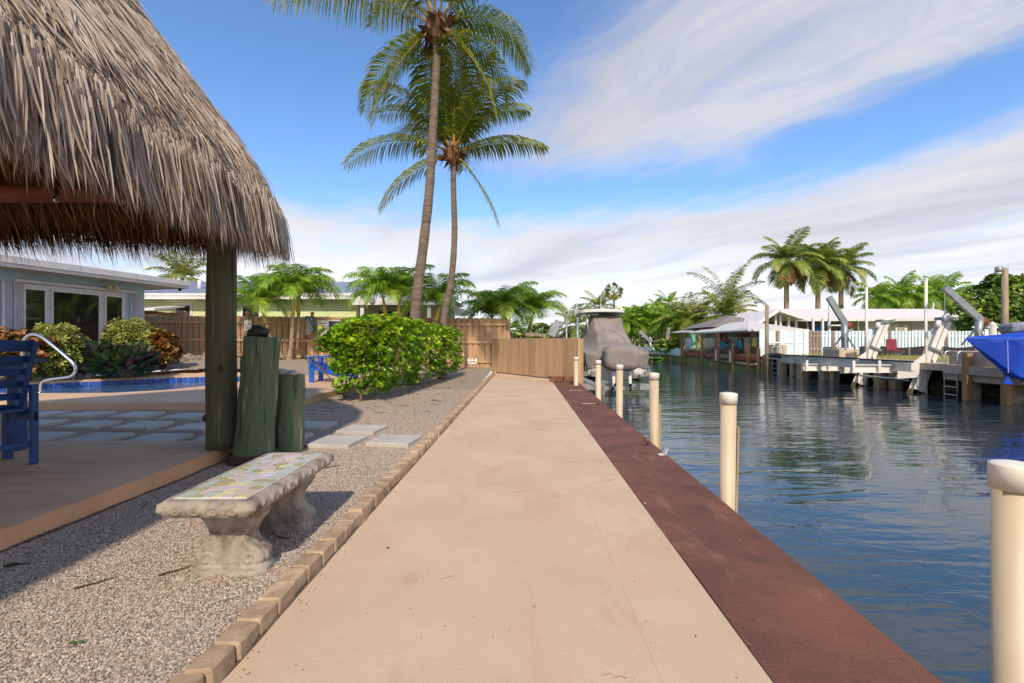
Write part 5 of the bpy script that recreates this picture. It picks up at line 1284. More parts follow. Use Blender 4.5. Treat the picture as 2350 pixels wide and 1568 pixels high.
for u in (1075.5, 1084, 1092.5):
    p = P(u, 823, 17.6); q = P(u, 840, 17.6); mb = MB(); mb.tube([q, p], .038, 12); mb.build('pipe', m_pvccap, pv, smooth=True)
for v in (829, 835):
    mb = MB(); mb.tube([P(1074, v, 17.57), P(1094, v, 17.57)], .028, 10); mb.build('crossbar', m_pvccap, pv, smooth=True)
# ---------------------------------------------------------------- blue plastic chairs, table, pool rail
m_navy = M('navy_plastic_lumber', S(44, 82, 138), S(36, 70, 122), 9, 5, stretch=(1, 1, 1), rough=.5, bump=.0015, bscale=80)
m_royal = M('royal_blue_plastic', S(26, 92, 192), S(20, 80, 172), 6, rough=.42)
ch = thing('dining_chair', 'navy slatted plastic chair at the left edge under the palapa', 'chair', (-3.97, 3.83, .18))
cf = V(-.92, .39, 0).normalized(); cs = V(cf.y, -cf.x, 0)       # facing, to the chair's right (towards the camera's right)
if cs.x < 0: cs = -cs
c0 = V(-3.99, 3.86, .18)                                        # foot of the right rear leg
def cp(f, s, z): return c0+cf*f+cs*s+V(0, 0, z)
for s in (0, -.52):
    mb = MB(); mb.obox(cp(0, s, .33), cf, cs, (0, 0, 1), .03, .022, .33); mb.build('rear_leg', m_navy, ch, bevel=.004)
    mb = MB(); mb.obox(cp(.44, s, .22), cf, cs, (0, 0, 1), .05, .022, .22); mb.build('front_leg', m_navy, ch, bevel=.004)
    mb = MB(); a, b = cp(.16, s-.045*(1 if s == 0 else -1), .40), cp(-.12, s-.045*(1 if s == 0 else -1), 1.02); mb.bar(a, b, .035, .075, up=cf); mb.build('back_post', m_navy, ch, bevel=.004)
    mb = MB(); mb.obox(cp(.22, s+.002, .40), cf, cs, (0, 0, 1), .25, .018, .045); mb.build('seat_rail', m_navy, ch, bevel=.004)
    mb = MB(); mb.obox(cp(.22, s, .17), cf, cs, (0, 0, 1), .20, .015, .022); mb.build('stretcher', m_navy, ch, bevel=.003)
mb = MB(); mb.obox(cp(.02, -.26, .17), cs, cf, (0, 0, 1), .24, .015, .022); mb.build('stretcher', m_navy, ch, bevel=.003)
for k in range(6):
    f = (k+.6)/6.0; c = cp(.16, -.26, .40).lerp(cp(-.12, -.26, 1.02), f)+cf*.022; h = .032 if k < 5 else .045
    mb = MB()
    def slat(a, b, c=c, h=h, k=k): return c+cs*(a-.5)*.46+(V(0, 0, 1)-cf*.45).normalized()*(b-.5)*2*(h+(.018*(1-(2*a-1)**2) if k == 5 and b > .5 else 0))
    fr_ = [slat(a/8, 0) for a in range(9)]+[slat(a/8, 1) for a in range(8, -1, -1)]; mb.extr(fr_, cf*.02); mb.build('back_slat', m_navy, ch)
for k in range(6):
    mb = MB(); mb.obox(cp(.06+k*.085, -.26, .455), cf, cs, (0, 0, 1), .037, .27, .011); mb.build('seat_slat', m_navy, ch, bevel=.003)
for s, f, z in ((0, .0, .62), (0, 0, .40), (0, .0, .17), (0, .44, .2), (0, .02, .43)):
    p = cp(f+.0, s+.024, z); mb = MB(); mb.tube([p, p+cs*.004], .007, 10); mb.build('bolt', m_steel, ch)
tb = thing('table', 'navy plastic table partly hidden behind the navy chair', 'table', (-5.1, 4.1, .18))
mb = MB(); mb.box(-5.9, -4.52, 3.75, 4.5, 1.0, 1.03); mb.build('top', m_navy, tb, bevel=.006)
mb = MB(); mb.box(-5.82, -4.6, 3.82, 4.43, .89, 1.0); mb.build('apron', m_navy, tb)
for x, y in ((-4.66, 3.9), (-4.66, 4.36), (-5.76, 3.9), (-5.76, 4.36)):
    mb = MB(); mb.box(x-.05, x+.05, y-.05, y+.05, .18, .89); mb.build('leg', m_navy, tb, bevel=.005)
# pool grab rail
rail = thing('grab_rail', 'polished steel pool grab rail beside the water', 'handrail', G(98, 903, .18))
zz = lambda x, y: P(x*.32, (500+y/2.9375)/1.0638, 9.3)
pts = [zz(165, 1400), zz(163, 1200), zz(162, 1040), zz(170, 975), zz(200, 940), zz(245, 931), zz(290, 945), zz(340, 980), zz(420, 1045), zz(490, 1105), zz(530, 1145), zz(542, 1180), zz(530, 1215), zz(495, 1235), zz(420, 1246), zz(350, 1255), zz(310, 1270), zz(293, 1300), zz(292, 1350)]
sm_pts = []
for i in range(len(pts)-1):
    p0 = pts[max(i-1, 0)]; p1 = pts[i]; p2 = pts[i+1]; p3 = pts[min(i+2, len(pts)-1)]
    for k in range(4): t = k/4; sm_pts.append(.5*((2*p1)+(p2-p0)*t+(2*p0-5*p1+4*p2-p3)*t*t+(3*p1-p0-3*p2+p3)*t**3))
sm_pts.append(pts[-1])
mb = MB(); mb.tube(sm_pts, .030, 14); mb.build('tube', m_steel, rail, smooth=True)
for p in (zz(292, 1350), V(zz(165, 1400).x, 9.3, .18)):
    mb = MB(); mb.lathe([(.075, 0), (.07, .012), (.035, .03)], (p.x, p.y, .18), 20); mb.build('escutcheon', m_steel, rail, smooth=True)
# adirondack chair on the deck, facing left
ad = thing('adirondack_chair', 'bright blue low deck chair half hidden behind the hedge', 'chair', (-4.6, 11.5, .18))
ax, ay, az = -5.02, 11.5, .18
for s in (0, .56):
    y = ay+s; mb = MB(); mb.box(ax-.02, ax+.10, y-.016, y+.016, az, az+.62); mb.build('front_leg', m_royal, ad)
    mb = MB(); mb.extr([(ax-.06, y+.018, az+.36), (ax+.95, y+.018, az+.05), (ax+1.0, y+.018, az+.0), (ax+1.08, y+.018, az), (ax+.95, y+.018, az+.17), (ax+.1, y+.018, az+.47), (ax-.02, y+.018, az+.48)], (0, .03, 0)); mb.build('side_rail', m_royal, ad)
    mb = MB(); mb.extr([(ax-.12, y-.07, az+.62), (ax+.1, y-.09, az+.62), (ax+.8, y-.03, az+.62), (ax+.8, y+.05, az+.62), (ax+.1, y+.09, az+.62), (ax-.12, y+.07, az+.62)], (0, 0, .028)); mb.build('arm', m_royal, ad)
    mb = MB(); mb.extr([(ax+.0, y, az+.62), (ax+.1, y, az+.62), (ax+.05, y, az+.38)], (0, -.06, 0)); mb.build('arm_bracket', m_royal, ad)
    mb = MB(); mb.box(ax+.60, ax+.72, y-.012, y+.016, az+.2, az+.62); mb.build('rear_upright', m_royal, ad)
for k in range(7):
    f = k/6; x = ax-.03+f*.62; z = az+.485-f*.17; mb = MB(); mb.obox((x, ay+.28, z), (1, 0, -.27), (0, 1, 0), (.27, 0, 1), .038, .29, .011); mb.build('seat_slat', m_royal, ad)
for k in range(5):
    y = ay+.04+k*.12; mb = MB(); mb.bar((ax+.58, y, az+.30), (ax+.98, y, az+1.02+.06*(1-abs(k-2)/2)), .10, .02, up=(1, 0, .4)); mb.build('back_slat', m_royal, ad)
# ---------------------------------------------------------------- covered boat on its lift beyond the gate
m_cover = M('grey_boat_cover', S(144, 136, 131), S(124, 116, 112), 1.6, 5, rough=.85, bump=.03, bscale=2.6, bstretch=(1.6, 1.6, .5), extra=[(S(120, 112, 110), 4., .64, .8, (1, 1, .5))])
m_hull = M('white_gelcoat', S(232, 230, 226), S(214, 210, 204), 2, rough=.25)
boat = thing('covered_boat', 'motor boat under a grey fitted cover, raised on a lift beyond the gate', 'boat', (3.85, 18.5, -.4))
BXc = 3.86
def lerpk(keys, y):
    for (a, va), (b, vb) in zip(keys, keys[1:]):
        if y <= b:
            t = max(0., (y-a)/(b-a)); t = t*t*(3-2*t); return tuple(lerp(p, q, t) for p, q in zip(va, vb))
    return keys[-1][1]
# y: (gunwale half-width, gunwale z, skirt z, peak z, peak half-width)
CK = [(16.95, (1.16, .78, .18, .92, .70)), (17.35, (1.22, .86, .12, 1.12, .62)), (18.2, (1.25, .94, .1, 1.62, .55)), (18.95, (1.26, 1.0, .1, 2.24, .56)), (19.15, (1.26, 1.0, .12, 2.3, .58)), (20.1, (1.24, 1.05, .15, 2.28, .52)), (21.2, (1.12, 1.1, .2, 1.55, .3)), (22.6, (.85, 1.16, .35, 1.25, .12)), (24.0, (.12, 1.2, .7, 1.22, .04))]
def cover(a, b):
    y = lerp(16.95, 24.0, b); w, zg, zs, zp, wp = lerpk(CK, y); t = a*2-1; s = 1 if t > 0 else -1; t = abs(t)
    if t < .25: x = wp*t/.25; z = zp+.02*(1-t*4)
    elif t < .75:
        f = (t-.25)/.5; x = lerp(wp, w, f); z = lerp(zp, zg, f)-.30*(zp-zg)*math.sin(math.pi*f)
    else: f = (t-.75)/.25; x = w-.10*f*f; z = lerp(zg, zs, f)
    fold = .028*mnoise.noise(Vector((x*s*2.6, y*2.2, z*1.4)))+.018*math.sin((y+x*s*.6)*9+z*2)*mnoise.noise(Vector((y*1.3, z*1.3, 3)))
    return V(BXc+s*(x+fold), y+.05*mnoise.noise(Vector((x*s*2, z*2, 8))), z+fold*.8)
mb = MB(); mb.grid(cover, 96, 90)
cols_ = 97; tr = [cover(i/96, 0) for i in range(97)]; ctr = V(BXc, 16.92, .5)
o_ = len(mb.v); mb.v.append(tuple(ctr))
for i in range(96): mb.f.append((o_, i+1, i)); mb.r.append(.5)
cov = mb.build('cover', m_cover, boat, smooth=True)
mb = MB()
def engc(a, b):
    th = math.pi*b; ph = 2*math.pi*a
    d = V(math.sin(th)*math.cos(ph), math.sin(th)*math.sin(ph), math.cos(th))
    sq = lambda v, e: math.copysign(abs(v)**e, v)
    p = V(sq(d.x, .5)*.64, sq(d.y, .6)*.46, sq(d.z, .55)*.46)
    pinch = 1-.28*max(0., -d.z)**2; f = .022*math.sin(p.z*22+2*p.x)*mnoise.noise(Vector((p.x*2, p.z*2, 5)))*2+.018*math.sin(ph*16)*max(0, -d.z-.15)
    return V(3.86+p.x*pinch*(1+f), 16.42+p.y*(1+f), .62+p.z-.04*abs(p.x))
mb.grid(engc, 80, 40); mb.build('engine_cover', m_cover, boat, smooth=True)
mb = MB(); mb.tube([cover(.5+.09*math.sin(k*.2), k/40*.42)+V(0, -.01, .012) for k in range(41)], .008, 5); mb.build('cover_seam', m_cover, cov)
def hull(a, b):
    y = lerp(17.0, 24.2, b); w = lerpk(CK, min(y, 24.))[0]*.97; t = a*2-1; zk = -.34+.75*max(0, b-.55)**1.6*2.2; zt = .55+.3*b
    s = 1 if t > 0 else -1; t = abs(t)
    if t < .6: return V(BXc+s*w*.9*t/.6, y, zk+.28*(t/.6))
    f = (t-.6)/.4; return V(BXc+s*lerp(w*.9, w, f), y, lerp(zk+.28, zt, f))
mb = MB(); mb.grid(hull, 40, 30); hc = len(mb.v); mb.v.append((BXc, 16.98, .2))
for i in range(40): mb.f.append((hc, i+1, i)); mb.r.append(.5)
mb.build('hull', m_hull, boat, smooth=True)
a, b = P(1325, 0, 19.2).x, P(1430, 0, 19.2).x; zt = P(0, 719, 19.2).z
mb = MB(); ol = []
for k in range(32):
    an = 2*math.pi*k/32; ol.append((lerp(a, b, .5)+(b-a)/2*math.copysign(abs(math.cos(an))**.5, math.cos(an)), 19.4+.95*math.copysign(abs(math.sin(an))**.5, math.sin(an))))
mb.prism(ol, zt-.03, zt+.09); vs = list(mb.v)
mb.v = [(x, y, z+.04*(1-((x-(a+b)/2)/1.0)**2)) for x, y, z in vs]; mb.build('hardtop', m_hull, boat, bevel=.012)
for x, y in ((a+.35, 18.8), (b-.35, 18.8)):
    mb = MB(); mb.tube([(x, y, zt-.02), (x+.05, y+.1, 1.2)], .03, 10); mb.build('top_leg', m_alu, boat, smooth=True)
for x, h in ((a+.5, .16), (b-.2, .14), (b-.45, .1)):
    mb = MB(); mb.tube([(x, 18.9, zt+.03), (x-.03, 18.85, zt+.05+h)], .02, 8); mb.build('rod_holder', m_black, boat, smooth=True)
mb = MB(); mb.tube([(lerp(a, b, .55), 19.6, zt+.05), (lerp(a, b, .56), 19.6, zt+1.1)], [.014, .006], 6); mb.build('antenna', m_white, boat)
mb = MB(); mb.tube([(lerp(a, b, .92), 19.5, zt+.05), (lerp(a, b, .9), 19.5, zt+.55)], [.012, .006], 6); mb.build('antenna', m_white, boat)
for x in (3.60, 4.18):      # lower units of two outboards
    mb = MB(); mb.tube([(x, 16.5, .3), (x, 16.45, .05), (x, 16.4, -.1), (x, 16.36, -.28), (x, 16.34, -.42)], [.14, .10, .065, .055, .05], 14); e = mb.build('outboard_leg', m_hull, boat, smooth=True)
    mb = MB(); mb.tube([(x, 16.62, -.40), (x, 16.5, -.41), (x, 16.3, -.41), (x, 16.16, -.41)], [.02, .06, .06, .03], 12); mb.build('gearcase', m_galv, boat, smooth=True)
    mb = MB(); mb.extr([(x, 16.5, -.45), (x, 16.32, -.45), (x, 16.38, -.62)], (.015, 0, 0)); mb.build('skeg', m_hull, boat)
    pr_ = MB()
    for k in range(3):
        an = k*2.09+x; d = V(math.cos(an), 0, math.sin(an)); s_ = V(-d.z, .5, d.x).normalized(); c = V(x, 16.15, -.41); pr_.add([c+d*.03-s_*.03, c+d*.11-s_*.07, c+d*.17, c+d*.11+s_*.06, c+d*.03+s_*.03], [(0, 1, 2, 3, 4)])
    pr_.build('propeller', M('black_metal', S(40, 38, 40), rough=.4, metal=.5), boat)
for x in (3.0, 4.75):
    mb = MB(); mb.box(x-.13, x+.13, 16.7, 16.95, -.06, -.02); mb.build('trim_tab', m_galv, boat)
for i, (x, y, z) in enumerate(((5.06, 17.1, .02), (5.1, 17.9, .0), (5.1, 19.0, .02), (2.72, 17.1, .0), (4.9, 16.86, .02), (2.95, 16.86, .04))):   # weights hung from the cover's hem
    q = MB(); q.obox((x, y, z), (1, .1*i, 0), (-.1*i, 1, 0), (0, 0, 1), .10, .05, .09); q.build('cover_weight', m_cover, boat, bevel=.02)
    q = MB(); q.tube([(x, y, z+.08), (x, y, z+.28)], .006, 5); q.build('tie_cord', m_white, boat)
lift = thing('boat_lift', 'grey aluminium boat lift cradle holding the covered boat over the water', 'boat lift', (3.8, 18, -.7))
m_liftgrey = M('lift_grey', S(168, 170, 170), S(146, 148, 148), 4, rough=.45, metal=.4)
for y in (16.9, 21.5):
    mb = MB(); mb.box(2.2, 5.1, y-.06, y+.06, -.56, -.34); mb.build('cross_beam', m_liftgrey, lift)
    mb = MB(); mb.bar((2.05, y, -1.4), (1.9, y, 1.3), .18, .12, up=(0, 1, 0)); mb.build('inclined_post', m_liftgrey, lift)
for x in (3.1, 4.6):
    mb = MB(); mb.bar((x, 16.4, -.22 if x < 4 else -.2), (x, 22, -.2), .16, .1); mb.build('bunk', M('bunk_carpet', S(60, 58, 58), rough=.95), lift)
mb = MB(); mb.bar(P(1306, 852, 16.0), P(1365, 884, 16.4), .1, .1); mb.build('brace', m_liftgrey, lift)
mb = MB(); mb.bar(P(1322, 862, 15.6), P(1338, 888, 15.6), .16, .1); mb.build('brace', m_liftgrey, lift)
mb = MB(); mb.tube([(3.3, 16.7, -.4), (3.3, 16.7, -1.6)], .045, 10); mb.build('leg', m_liftgrey, lift)
for i, (u, v0) in enumerate(((1342-42, 718), (1325, 726))):
    p = P(u, v0, 18.2 if i == 0 else 16.6); t = thing('guide_pole', ['thin grey guide pole standing alone left of the covered boat', 'thin grey guide pole just left of the boat hardtop'][i], 'pole', (p.x, p.y, -.7), 'grey guide poles of the boat lift')
    mb = MB(); mb.tube([(p.x, p.y, -.9), p], .042, 12); mb.build('pole', m_galv, t, smooth=True)
    mb = MB(); mb.lathe([(.046, -.02), (.046, .02), (.02, .03)], p, 12); mb.build('cap', m_black, t)
mo = thing('lift_motor', 'tilted grey lift motor housing above the gate', 'motor', P(1270, 778, 17.2))
D = 17.2; c = P(1270, 758, D); up = (P(1282, 730, D)-P(1262, 780, D)).normalized(); sd = V(up.z, 0, -up.x)
mb = MB(); mb.obox(c, sd, (0, 1, 0), up, .16, .16, .26); mb.build('housing', m_liftgrey, mo, bevel=.03)
mb = MB(); mb.obox(c+up*.3+sd*.1, sd, (0, 1, 0), up, .17, .14, .10); mb.build('gearbox', m_galv, mo, bevel=.02)
mb = MB(); mb.tube([c+sd*.2-up*.2, c+sd*.34+up*.1], .07, 12); mb.build('drum', m_liftgrey, mo, smooth=True)
mb = MB(); mb.tube([c+sd*.3+up*.05, c+sd*.44-up*.28], .05, 10); mb.build('drum', m_black, mo, smooth=True)
a, b = P(1205, 767, 18.2), P(1252, 770, 18.2); t = thing('lift_beam', 'weathered grey beam running left from the lift motor', 'beam', (a+b)/2)
mb = MB(); mb.bar(a, b, .14, .12); mb.build('beam', m_strip, t); mb = MB(); mb.box(b.x-.1, b.x, 18.1, 18.3, -.6, b.z-.06); mb.build('post', m_strip, t)

# ---------------------------------------------------------------- far bank
m_land = M('far_lawn', S(150, 150, 96), S(112, 128, 66), 1.4, 6, rough=.95, bump=.03, bscale=12, extra=[(S(186, 168, 132), .8, .55, .7, (1, 1, 1))])
m_dockc = M('dock_concrete', S(196, 180, 156), S(166, 148, 124), 1.6, 7, rough=.85, bump=.004, bscale=26, extra=[(S(120, 100, 80), 2.2, .62, .78, (1, 1, 2)), (S(214, 160, 90), 2.6, .7, .8, (1, 1, 1))])
m_tim = M('dock_timber', S(176, 138, 94), S(138, 98, 60), 5, 6, stretch=(1, 1, .15), rough=.85, extra=[(S(206, 150, 72), 3., .6, .75, (1, 1, .3)), (S(78, 60, 46), 3., .64, .8, (1, 1, .4))])
m_pile = M('concrete_pile', S(186, 166, 134), S(146, 122, 92), 4, 6, rough=.9, bump=.006, bscale=30, extra=[(S(184, 128, 62), 4., .6, .74, (1, 1, .5)), (S(66, 66, 44), 2., .64, .8, (1, 1, 1.5))])
m_algae = M('algae_rock', S(92, 84, 58), S(48, 44, 34), 5, 6, rough=.9, bump=.03, bscale=14, extra=[(S(120, 126, 60), 4., .62, .75, (1, 1, 1))])
mb = MB(); mb.box(16.6, 600, 13.9, 900, -2.5, .36); mb.box(20.5, 600, -60, 13.9, -2.5, .36); mb.box(15.2, 16.6, 27.8, 900, -2.5, .30)
mb.box(-400, 16, 132, 900, -2.5, .3)
far = struct('far_bank', mb, m_land)
mb = MB(); mb.box(14.95, 16.7, 14.9, 27.6, .18, .42); wk = struct('dock_walkway', mb, m_dockc, bevel=.01)
mb = MB(); mb.box(14.8, 16.7, 13.95, 15.9, .12, .40); struct('right_dock_slab', mb, m_dockc)
# rubble under the docks
rr_ = random.Random(31)
mb = MB()
for k in range(260):
    y = rr_.uniform(12, 60); x = rr_.uniform(15.9, 16.7); s_ = rr_.uniform(.15, .42); mb.blob((x, y, rr_.uniform(-.9, .1)), (s_, s_, s_*.7), 8, 6, .3, k)
o = mb.build('rubble', m_algae); tag(o, 'dark rubble bank in the shade under the far docks', 'rubble', kind='stuff')
def pile(name, label, cat, x, y, z0, z1, r, mat, group=None, sq=False, lean=0.):
    mb = MB()
    if sq: mb.box(x-r, x+r, y-r, y+r, z0, z1)
    else: mb.tube([(x, y, z0), (x+lean*.5, y, (z0+z1)/2), (x+lean, y, z1)], [r, r*.97, r*.93], 14)
    o = mb.build(name, mat, None, smooth=not sq); tag(o, label, cat, group); return o
for i, (u, X, s_) in enumerate(((1765, 15.15, .16), (1795, 15.1, .17), (1822, 15.15, .15), (1842, 15.1, .2), (1893, 15.2, .2), (1915, 15.3, .15), (2020, 15.2, .16), (2055, 15.3, .15))):
    p = PX(u, 860, X); pile('dock_pile', 'square stained concrete pile under the far walkway', 'pile', X, p.y, -1.6, .18, s_, m_pile, 'stained piles under the far walkway', sq=True)
# big concrete corner block with round piles at the right
t = thing('dock_block', 'large concrete block of the right-hand far dock standing on round piles', 'dock', (15.6, 15.2, -.1))
mb = MB(); mb.box(15.05, 17.2, 14.0, 15.95, .36, .88); mb.build('parapet', m_dockc, t, bevel=.02)
mb = MB(); mb.box(14.95, 17.3, 13.9, 16.0, -.12, .355); mb.build('beam', m_dockc, t, bevel=.02)
for x, y in ((15.35, 15.4), (15.5, 14.25)):
    mb = MB(); mb.tube([(x, y, -2), (x, y, -.1)], .2, 16); mb.build('pile', m_pile, t, smooth=True)
for i, (u, v0, X) in enumerate(((2222, 810, 15.0), (2312, 868, 14.9))):
    p = PX(u, v0, X-.12); mb = MB(); mb.box(X-.24, X-.06, p.y-.09, p.y+.09, -1.5, min(p.z, .85)); o = mb.build('fender_post', m_tim); tag(o, ['weathered timber fender post against the right-hand dock block', 'orange timber fender post under the blue boat cover'][i], 'post', 'timber fender posts')
# walkway low wall and gate blocks left of it
for i, (u0, u1, v0, v1, X) in enumerate(((1790, 1828, 835, 845, 15.25), (1798, 1888, 820, 836, 15.6), (1888, 1910, 796, 826, 15.9), (1762, 1788, 791, 832, 15.6))):
    a = PX(u0, v1, X); b = PX(u1, v1, X); zt = a.z+(v1-v0)*a.y/FPX; mb = MB(); mb.box(X, X+.45, b.y, a.y, .1, zt); o = mb.build('concrete_wall', m_dockc, None, bevel=.01)
    tag(o, ['low concrete kerb at the water side left of the lift', 'long low concrete wall at the foot of the pale blue fence', 'square concrete pillar left of the davit block', 'tall concrete pillar beside the steel ladder of the timber dock'][i], 'wall')
# ---------------------------------------------------------------- elevator boat lift on the far side
el = thing('elevator_lift', 'empty silver inclined boat lift with long carpeted bunks on the far bank', 'boat lift', (15, 18.5, -.7))
def ibeam(mb, p, q, w, h, up, tf=.03):
    p, q, up = Vector(p), Vector(q), Vector(up).normalized(); mb.bar(p, q, .02, h, up=up)
    for s in (-1, 1): mb.bar(p+up*s*h/2, q+up*s*h/2, w, tf, up=up)
m_lift2 = M('bright_aluminium', S(232, 228, 220), S(214, 210, 204), 2., 5, rough=.5, metal=.0, extra=[(S(214, 190, 150), 1.4, .66, .85, (1, 1, 1))])
m_rustfoot = M('weedy_foot', S(150, 126, 76), S(110, 94, 60), 9, rough=.9)
for i, (ub, vb, ut, vt, D) in enumerate(((1968, 886, 2027, 742, 19.8), (2100, 902, 2166, 738, 17.1))):
    b, t_ = P(ub, vb, D), P(ut, vt, D); d = (t_-b).normalized(); b2 = b-d*.8
    for s in (-.11, .11):      # twin channels
        mb = MB(); ibeam(mb, b2+V(s, 0, 0)+V(0, .0, 0), t_+V(s, 0, 0), .17, .20, (0, 1, 0)); mb.build('inclined_beam', m_lift2, el)
    mb = MB(); mb.bar(b-d*.1, b+d*.10, .41, .23, up=(0, 1, 0)); mb.build('stained_foot', m_rustfoot, el)
    mb = MB(); mb.obox(t_+V(.05, -.05, .10), (1, 0, .12), (0, 1, 0), (-.12, 0, 1), .30, .16, .08); hd = mb.build('winch_frame', m_galv, el)
    mb = MB(); mb.tube([t_+V(-.22, -.22, .12), t_+V(.28, -.22, .18)], .055, 12); mb.build('winch_drum', m_lift2, hd, smooth=True)
    mb = MB(); mb.tube([t_+V(-.3, -.12, .02), t_+V(-.36, -.12, -.22)], .085, 12); mb.build('motor', m_white, hd, smooth=True)
    c = b.lerp(t_, .60); mb = MB(); mb.obox(c+V(0, -.16, 0), V(d.z, 0, -d.x), (0, 1, 0), d, .24, .05, .04); mb.build('carriage_plate', m_galv, el)
    # gusset carrying the arm
    g0 = b.lerp(t_, .60); g1 = b.lerp(t_, .22); mb = MB(); mb.extr([g0+V(-.2, -.13, 0), g1+V(-.2, -.13, 0), g1+V(-1.1, -.13, -.05), g1+V(-1.0, -.13, .12)], (0, .03, 0)); mb.build('gusset', m_lift2, el)
    mb = MB(); zc = P(0, (843 if i == 0 else 846), D).z; ibeam(mb, (12.45 if i == 0 else 12.5, D, zc), (g1.x, D, zc), .2, .27, (0, 0, 1)); mb.build('arm', m_lift2, el)
    for xx in (12.55, 13.5, 14.2):
        mb = MB(); mb.box(xx-.05, xx+.05, D-.12, D-.09, zc-.16, zc+.3); mb.build('bracket', m_lift2, el)
    p = b.lerp(t_, .42)+V(0, -.155, 0); s_ = V(d.z, 0, -d.x); mb = MB()     # dark S-shaped mark on the beam
    pts = [p+d*(.14*math.cos(k*.5)*0+(.13-.26*k/12))+s_*(.05*math.sin(k/12*2*math.pi)) for k in range(13)]; mb.tube(pts, .018, 6); mb.build('emblem', M('emblem_dark', S(70, 40, 40), S(150, 70, 60), 6, rough=.6), el)
for i, (X, z) in enumerate(((13.15, .36), (14.05, .30))):
    ya, yb = (22.6, 17.6) if i == 0 else (21.0, 16.3); mb = MB(); ibeam(mb, (X, ya, z), (X, yb, z), .18, .30, (0, 0, 1)); bk = mb.build('bunk', m_alu, el)
    mb = MB(); mb.bar((X, ya+.15, z+.19), (X, yb, z+.19), .2, .05); mb.build('carpet', M('black_carpet', S(40, 40, 44), rough=.95), bk)
    mb = MB(); mb.tube([(X, ya+.05, z+.14), (X, ya+.9, z+.14)], .12, 12); mb.build('fender', m_black, bk, smooth=True)
mb = MB(); mb.tube([P(1975, 862, 19.5), P(2085, 873, 17.2)], .045, 10); mb.build('tie_rod', m_alu, el, smooth=True)
for i, (u, v0, X) in enumerate(((1988.5, 659, 15.2), (2125, 639, 15.2))):
    p = PX(u, v0, X); t = thing('white_guide_pole', ['tall white guide pole beside the farther inclined lift beam', 'tall white guide pole beside the nearer inclined lift beam'][i], 'pole', (p.x, p.y, -.7), 'white guide poles of the far lift')
    mb = MB(); mb.tube([(p.x, p.y, -.7), p], .05, 14); mb.build('pole', m_pvccap, t, smooth=True); mb = MB(); mb.lathe([(.056, -.06), (.056, .0), (.03, .012)], p, 14); mb.build('cap', m_white, t)
# ladders
def ladder(label, x, y, z1, w, n, group=None):
    t = thing('ladder', label, 'ladder', (x, y, WZ), 'steel dock ladders'); sides = []
    for s in (-.5, .5):
        yy = y+s*w; mb = MB(); mb.tube([(x, yy, WZ-.4), (x, yy, z1-.15), (x+.04, yy, z1-.04), (x+.16, yy, z1), (x+.28, yy, z1-.04), (x+.32, yy, z1-.16), (x+.36, yy, .40)], .024, 10); mb.build('side_rail', m_alu, t, smooth=True)
    for k in range(n):
        z = WZ+.1+k*.27; mb = MB(); mb.box(x-.03, x+.03, y-w/2, y+w/2, z-.012, z+.012); mb.build('rung', m_alu, t)
pl = PX(2182, 850, 14.9); ladder('steel ladder with hooped rails beside the right-hand dock block', 14.9, pl.y, .88, .46, 4)
pl = PX(1778, 850, 15.0); ladder('small white ladder at the right end of the timber dock', 15.0, pl.y, .95, .5, 5)
# davits
def davit(label, base, elbow, tip, s, group='davit cranes on the far bank', mat=None):
    base, elbow, tip = Vector(base), Vector(elbow), Vector(tip); mat = mat or m_galv; t = thing('davit_crane', label, 'crane', base, group)
    mb = MB(); mb.tube([base, elbow], [.09*s, .11*s], 12); mb.build('mast', mat, t, smooth=True)
    d = (tip-elbow).normalized(); mb = MB(); mb.bar(elbow-d*.35*s, tip, .10*s, .2*s, up=(0, 0, 1)); mb.build('boom', mat, t)
    mb = MB(); mb.tube([elbow+V(.12*s, -.08, -.1*s), elbow+V(.12*s, .12, -.1*s)], .13*s, 14); mb.build('winch', M('rust', S(150, 74, 44), S(90, 50, 36), 14, rough=.85), t, smooth=True)
    mb = MB(); mb.tube([tip, tip+V(0, 0, -.9*s)], .012*s, 5); mb.build('cable', m_galv, t); mb = MB(); mb.blob(tip+V(0, 0, -1.*s), (.07*s, .05*s, .13*s), 8, 6, 0); mb.build('hook_block', m_galv, t, smooth=True)
    for k in range(3):
        a = 2.1*k; mb = MB(); mb.tube([base+V(math.cos(a)*.38*s, math.sin(a)*.38*s, -.04), base+V(0, 0, .55*s)], .03*s, 8); mb.build('stay', mat, t)
Dq = 22.0; davit('grey davit crane with its boom raised left, on a rusty concrete block', P(1938, 799, Dq), P(1938, 741, Dq), P(1902, 682, Dq), 1.35)
davit('pale davit crane behind the blue covered boat at the right', P(2243, 790, 16.3), P(2248, 732, 16.3), P(2168, 660, 16.3), 1.1)
davit('small pale davit crane with its boom raised left, behind the covered boat', P(1495, 808, 48), P(1492, 784, 48), P(1468, 760, 48), 1.6)
davit('small dark davit crane left of the white canopy dock', P(1531, 810, 46), P(1532, 772, 46), P(1535, 752, 46), 1.5)
a, b = P(1906, 801, 22.2), P(1967, 824, 21.6); t = thing('davit_block', 'concrete block with an orange stained face under the grey davit', 'concrete block', (15.9, 22, .4))
mb = MB(); mb.box(a.x, a.x+.72, 21.6, 22.6, .3, a.z); mb.build('grey_half', m_dockc, t, bevel=.01); mb = MB(); mb.box(a.x+.722, b.x, 21.6, 22.6, .3, a.z); mb.build('stained_half', M('orange_stain', S(206, 164, 96), S(176, 128, 66), 5, 6, rough=.9, extra=[(S(140, 96, 50), 6., .6, .75, (1, 1, .4))]), t, bevel=.01)
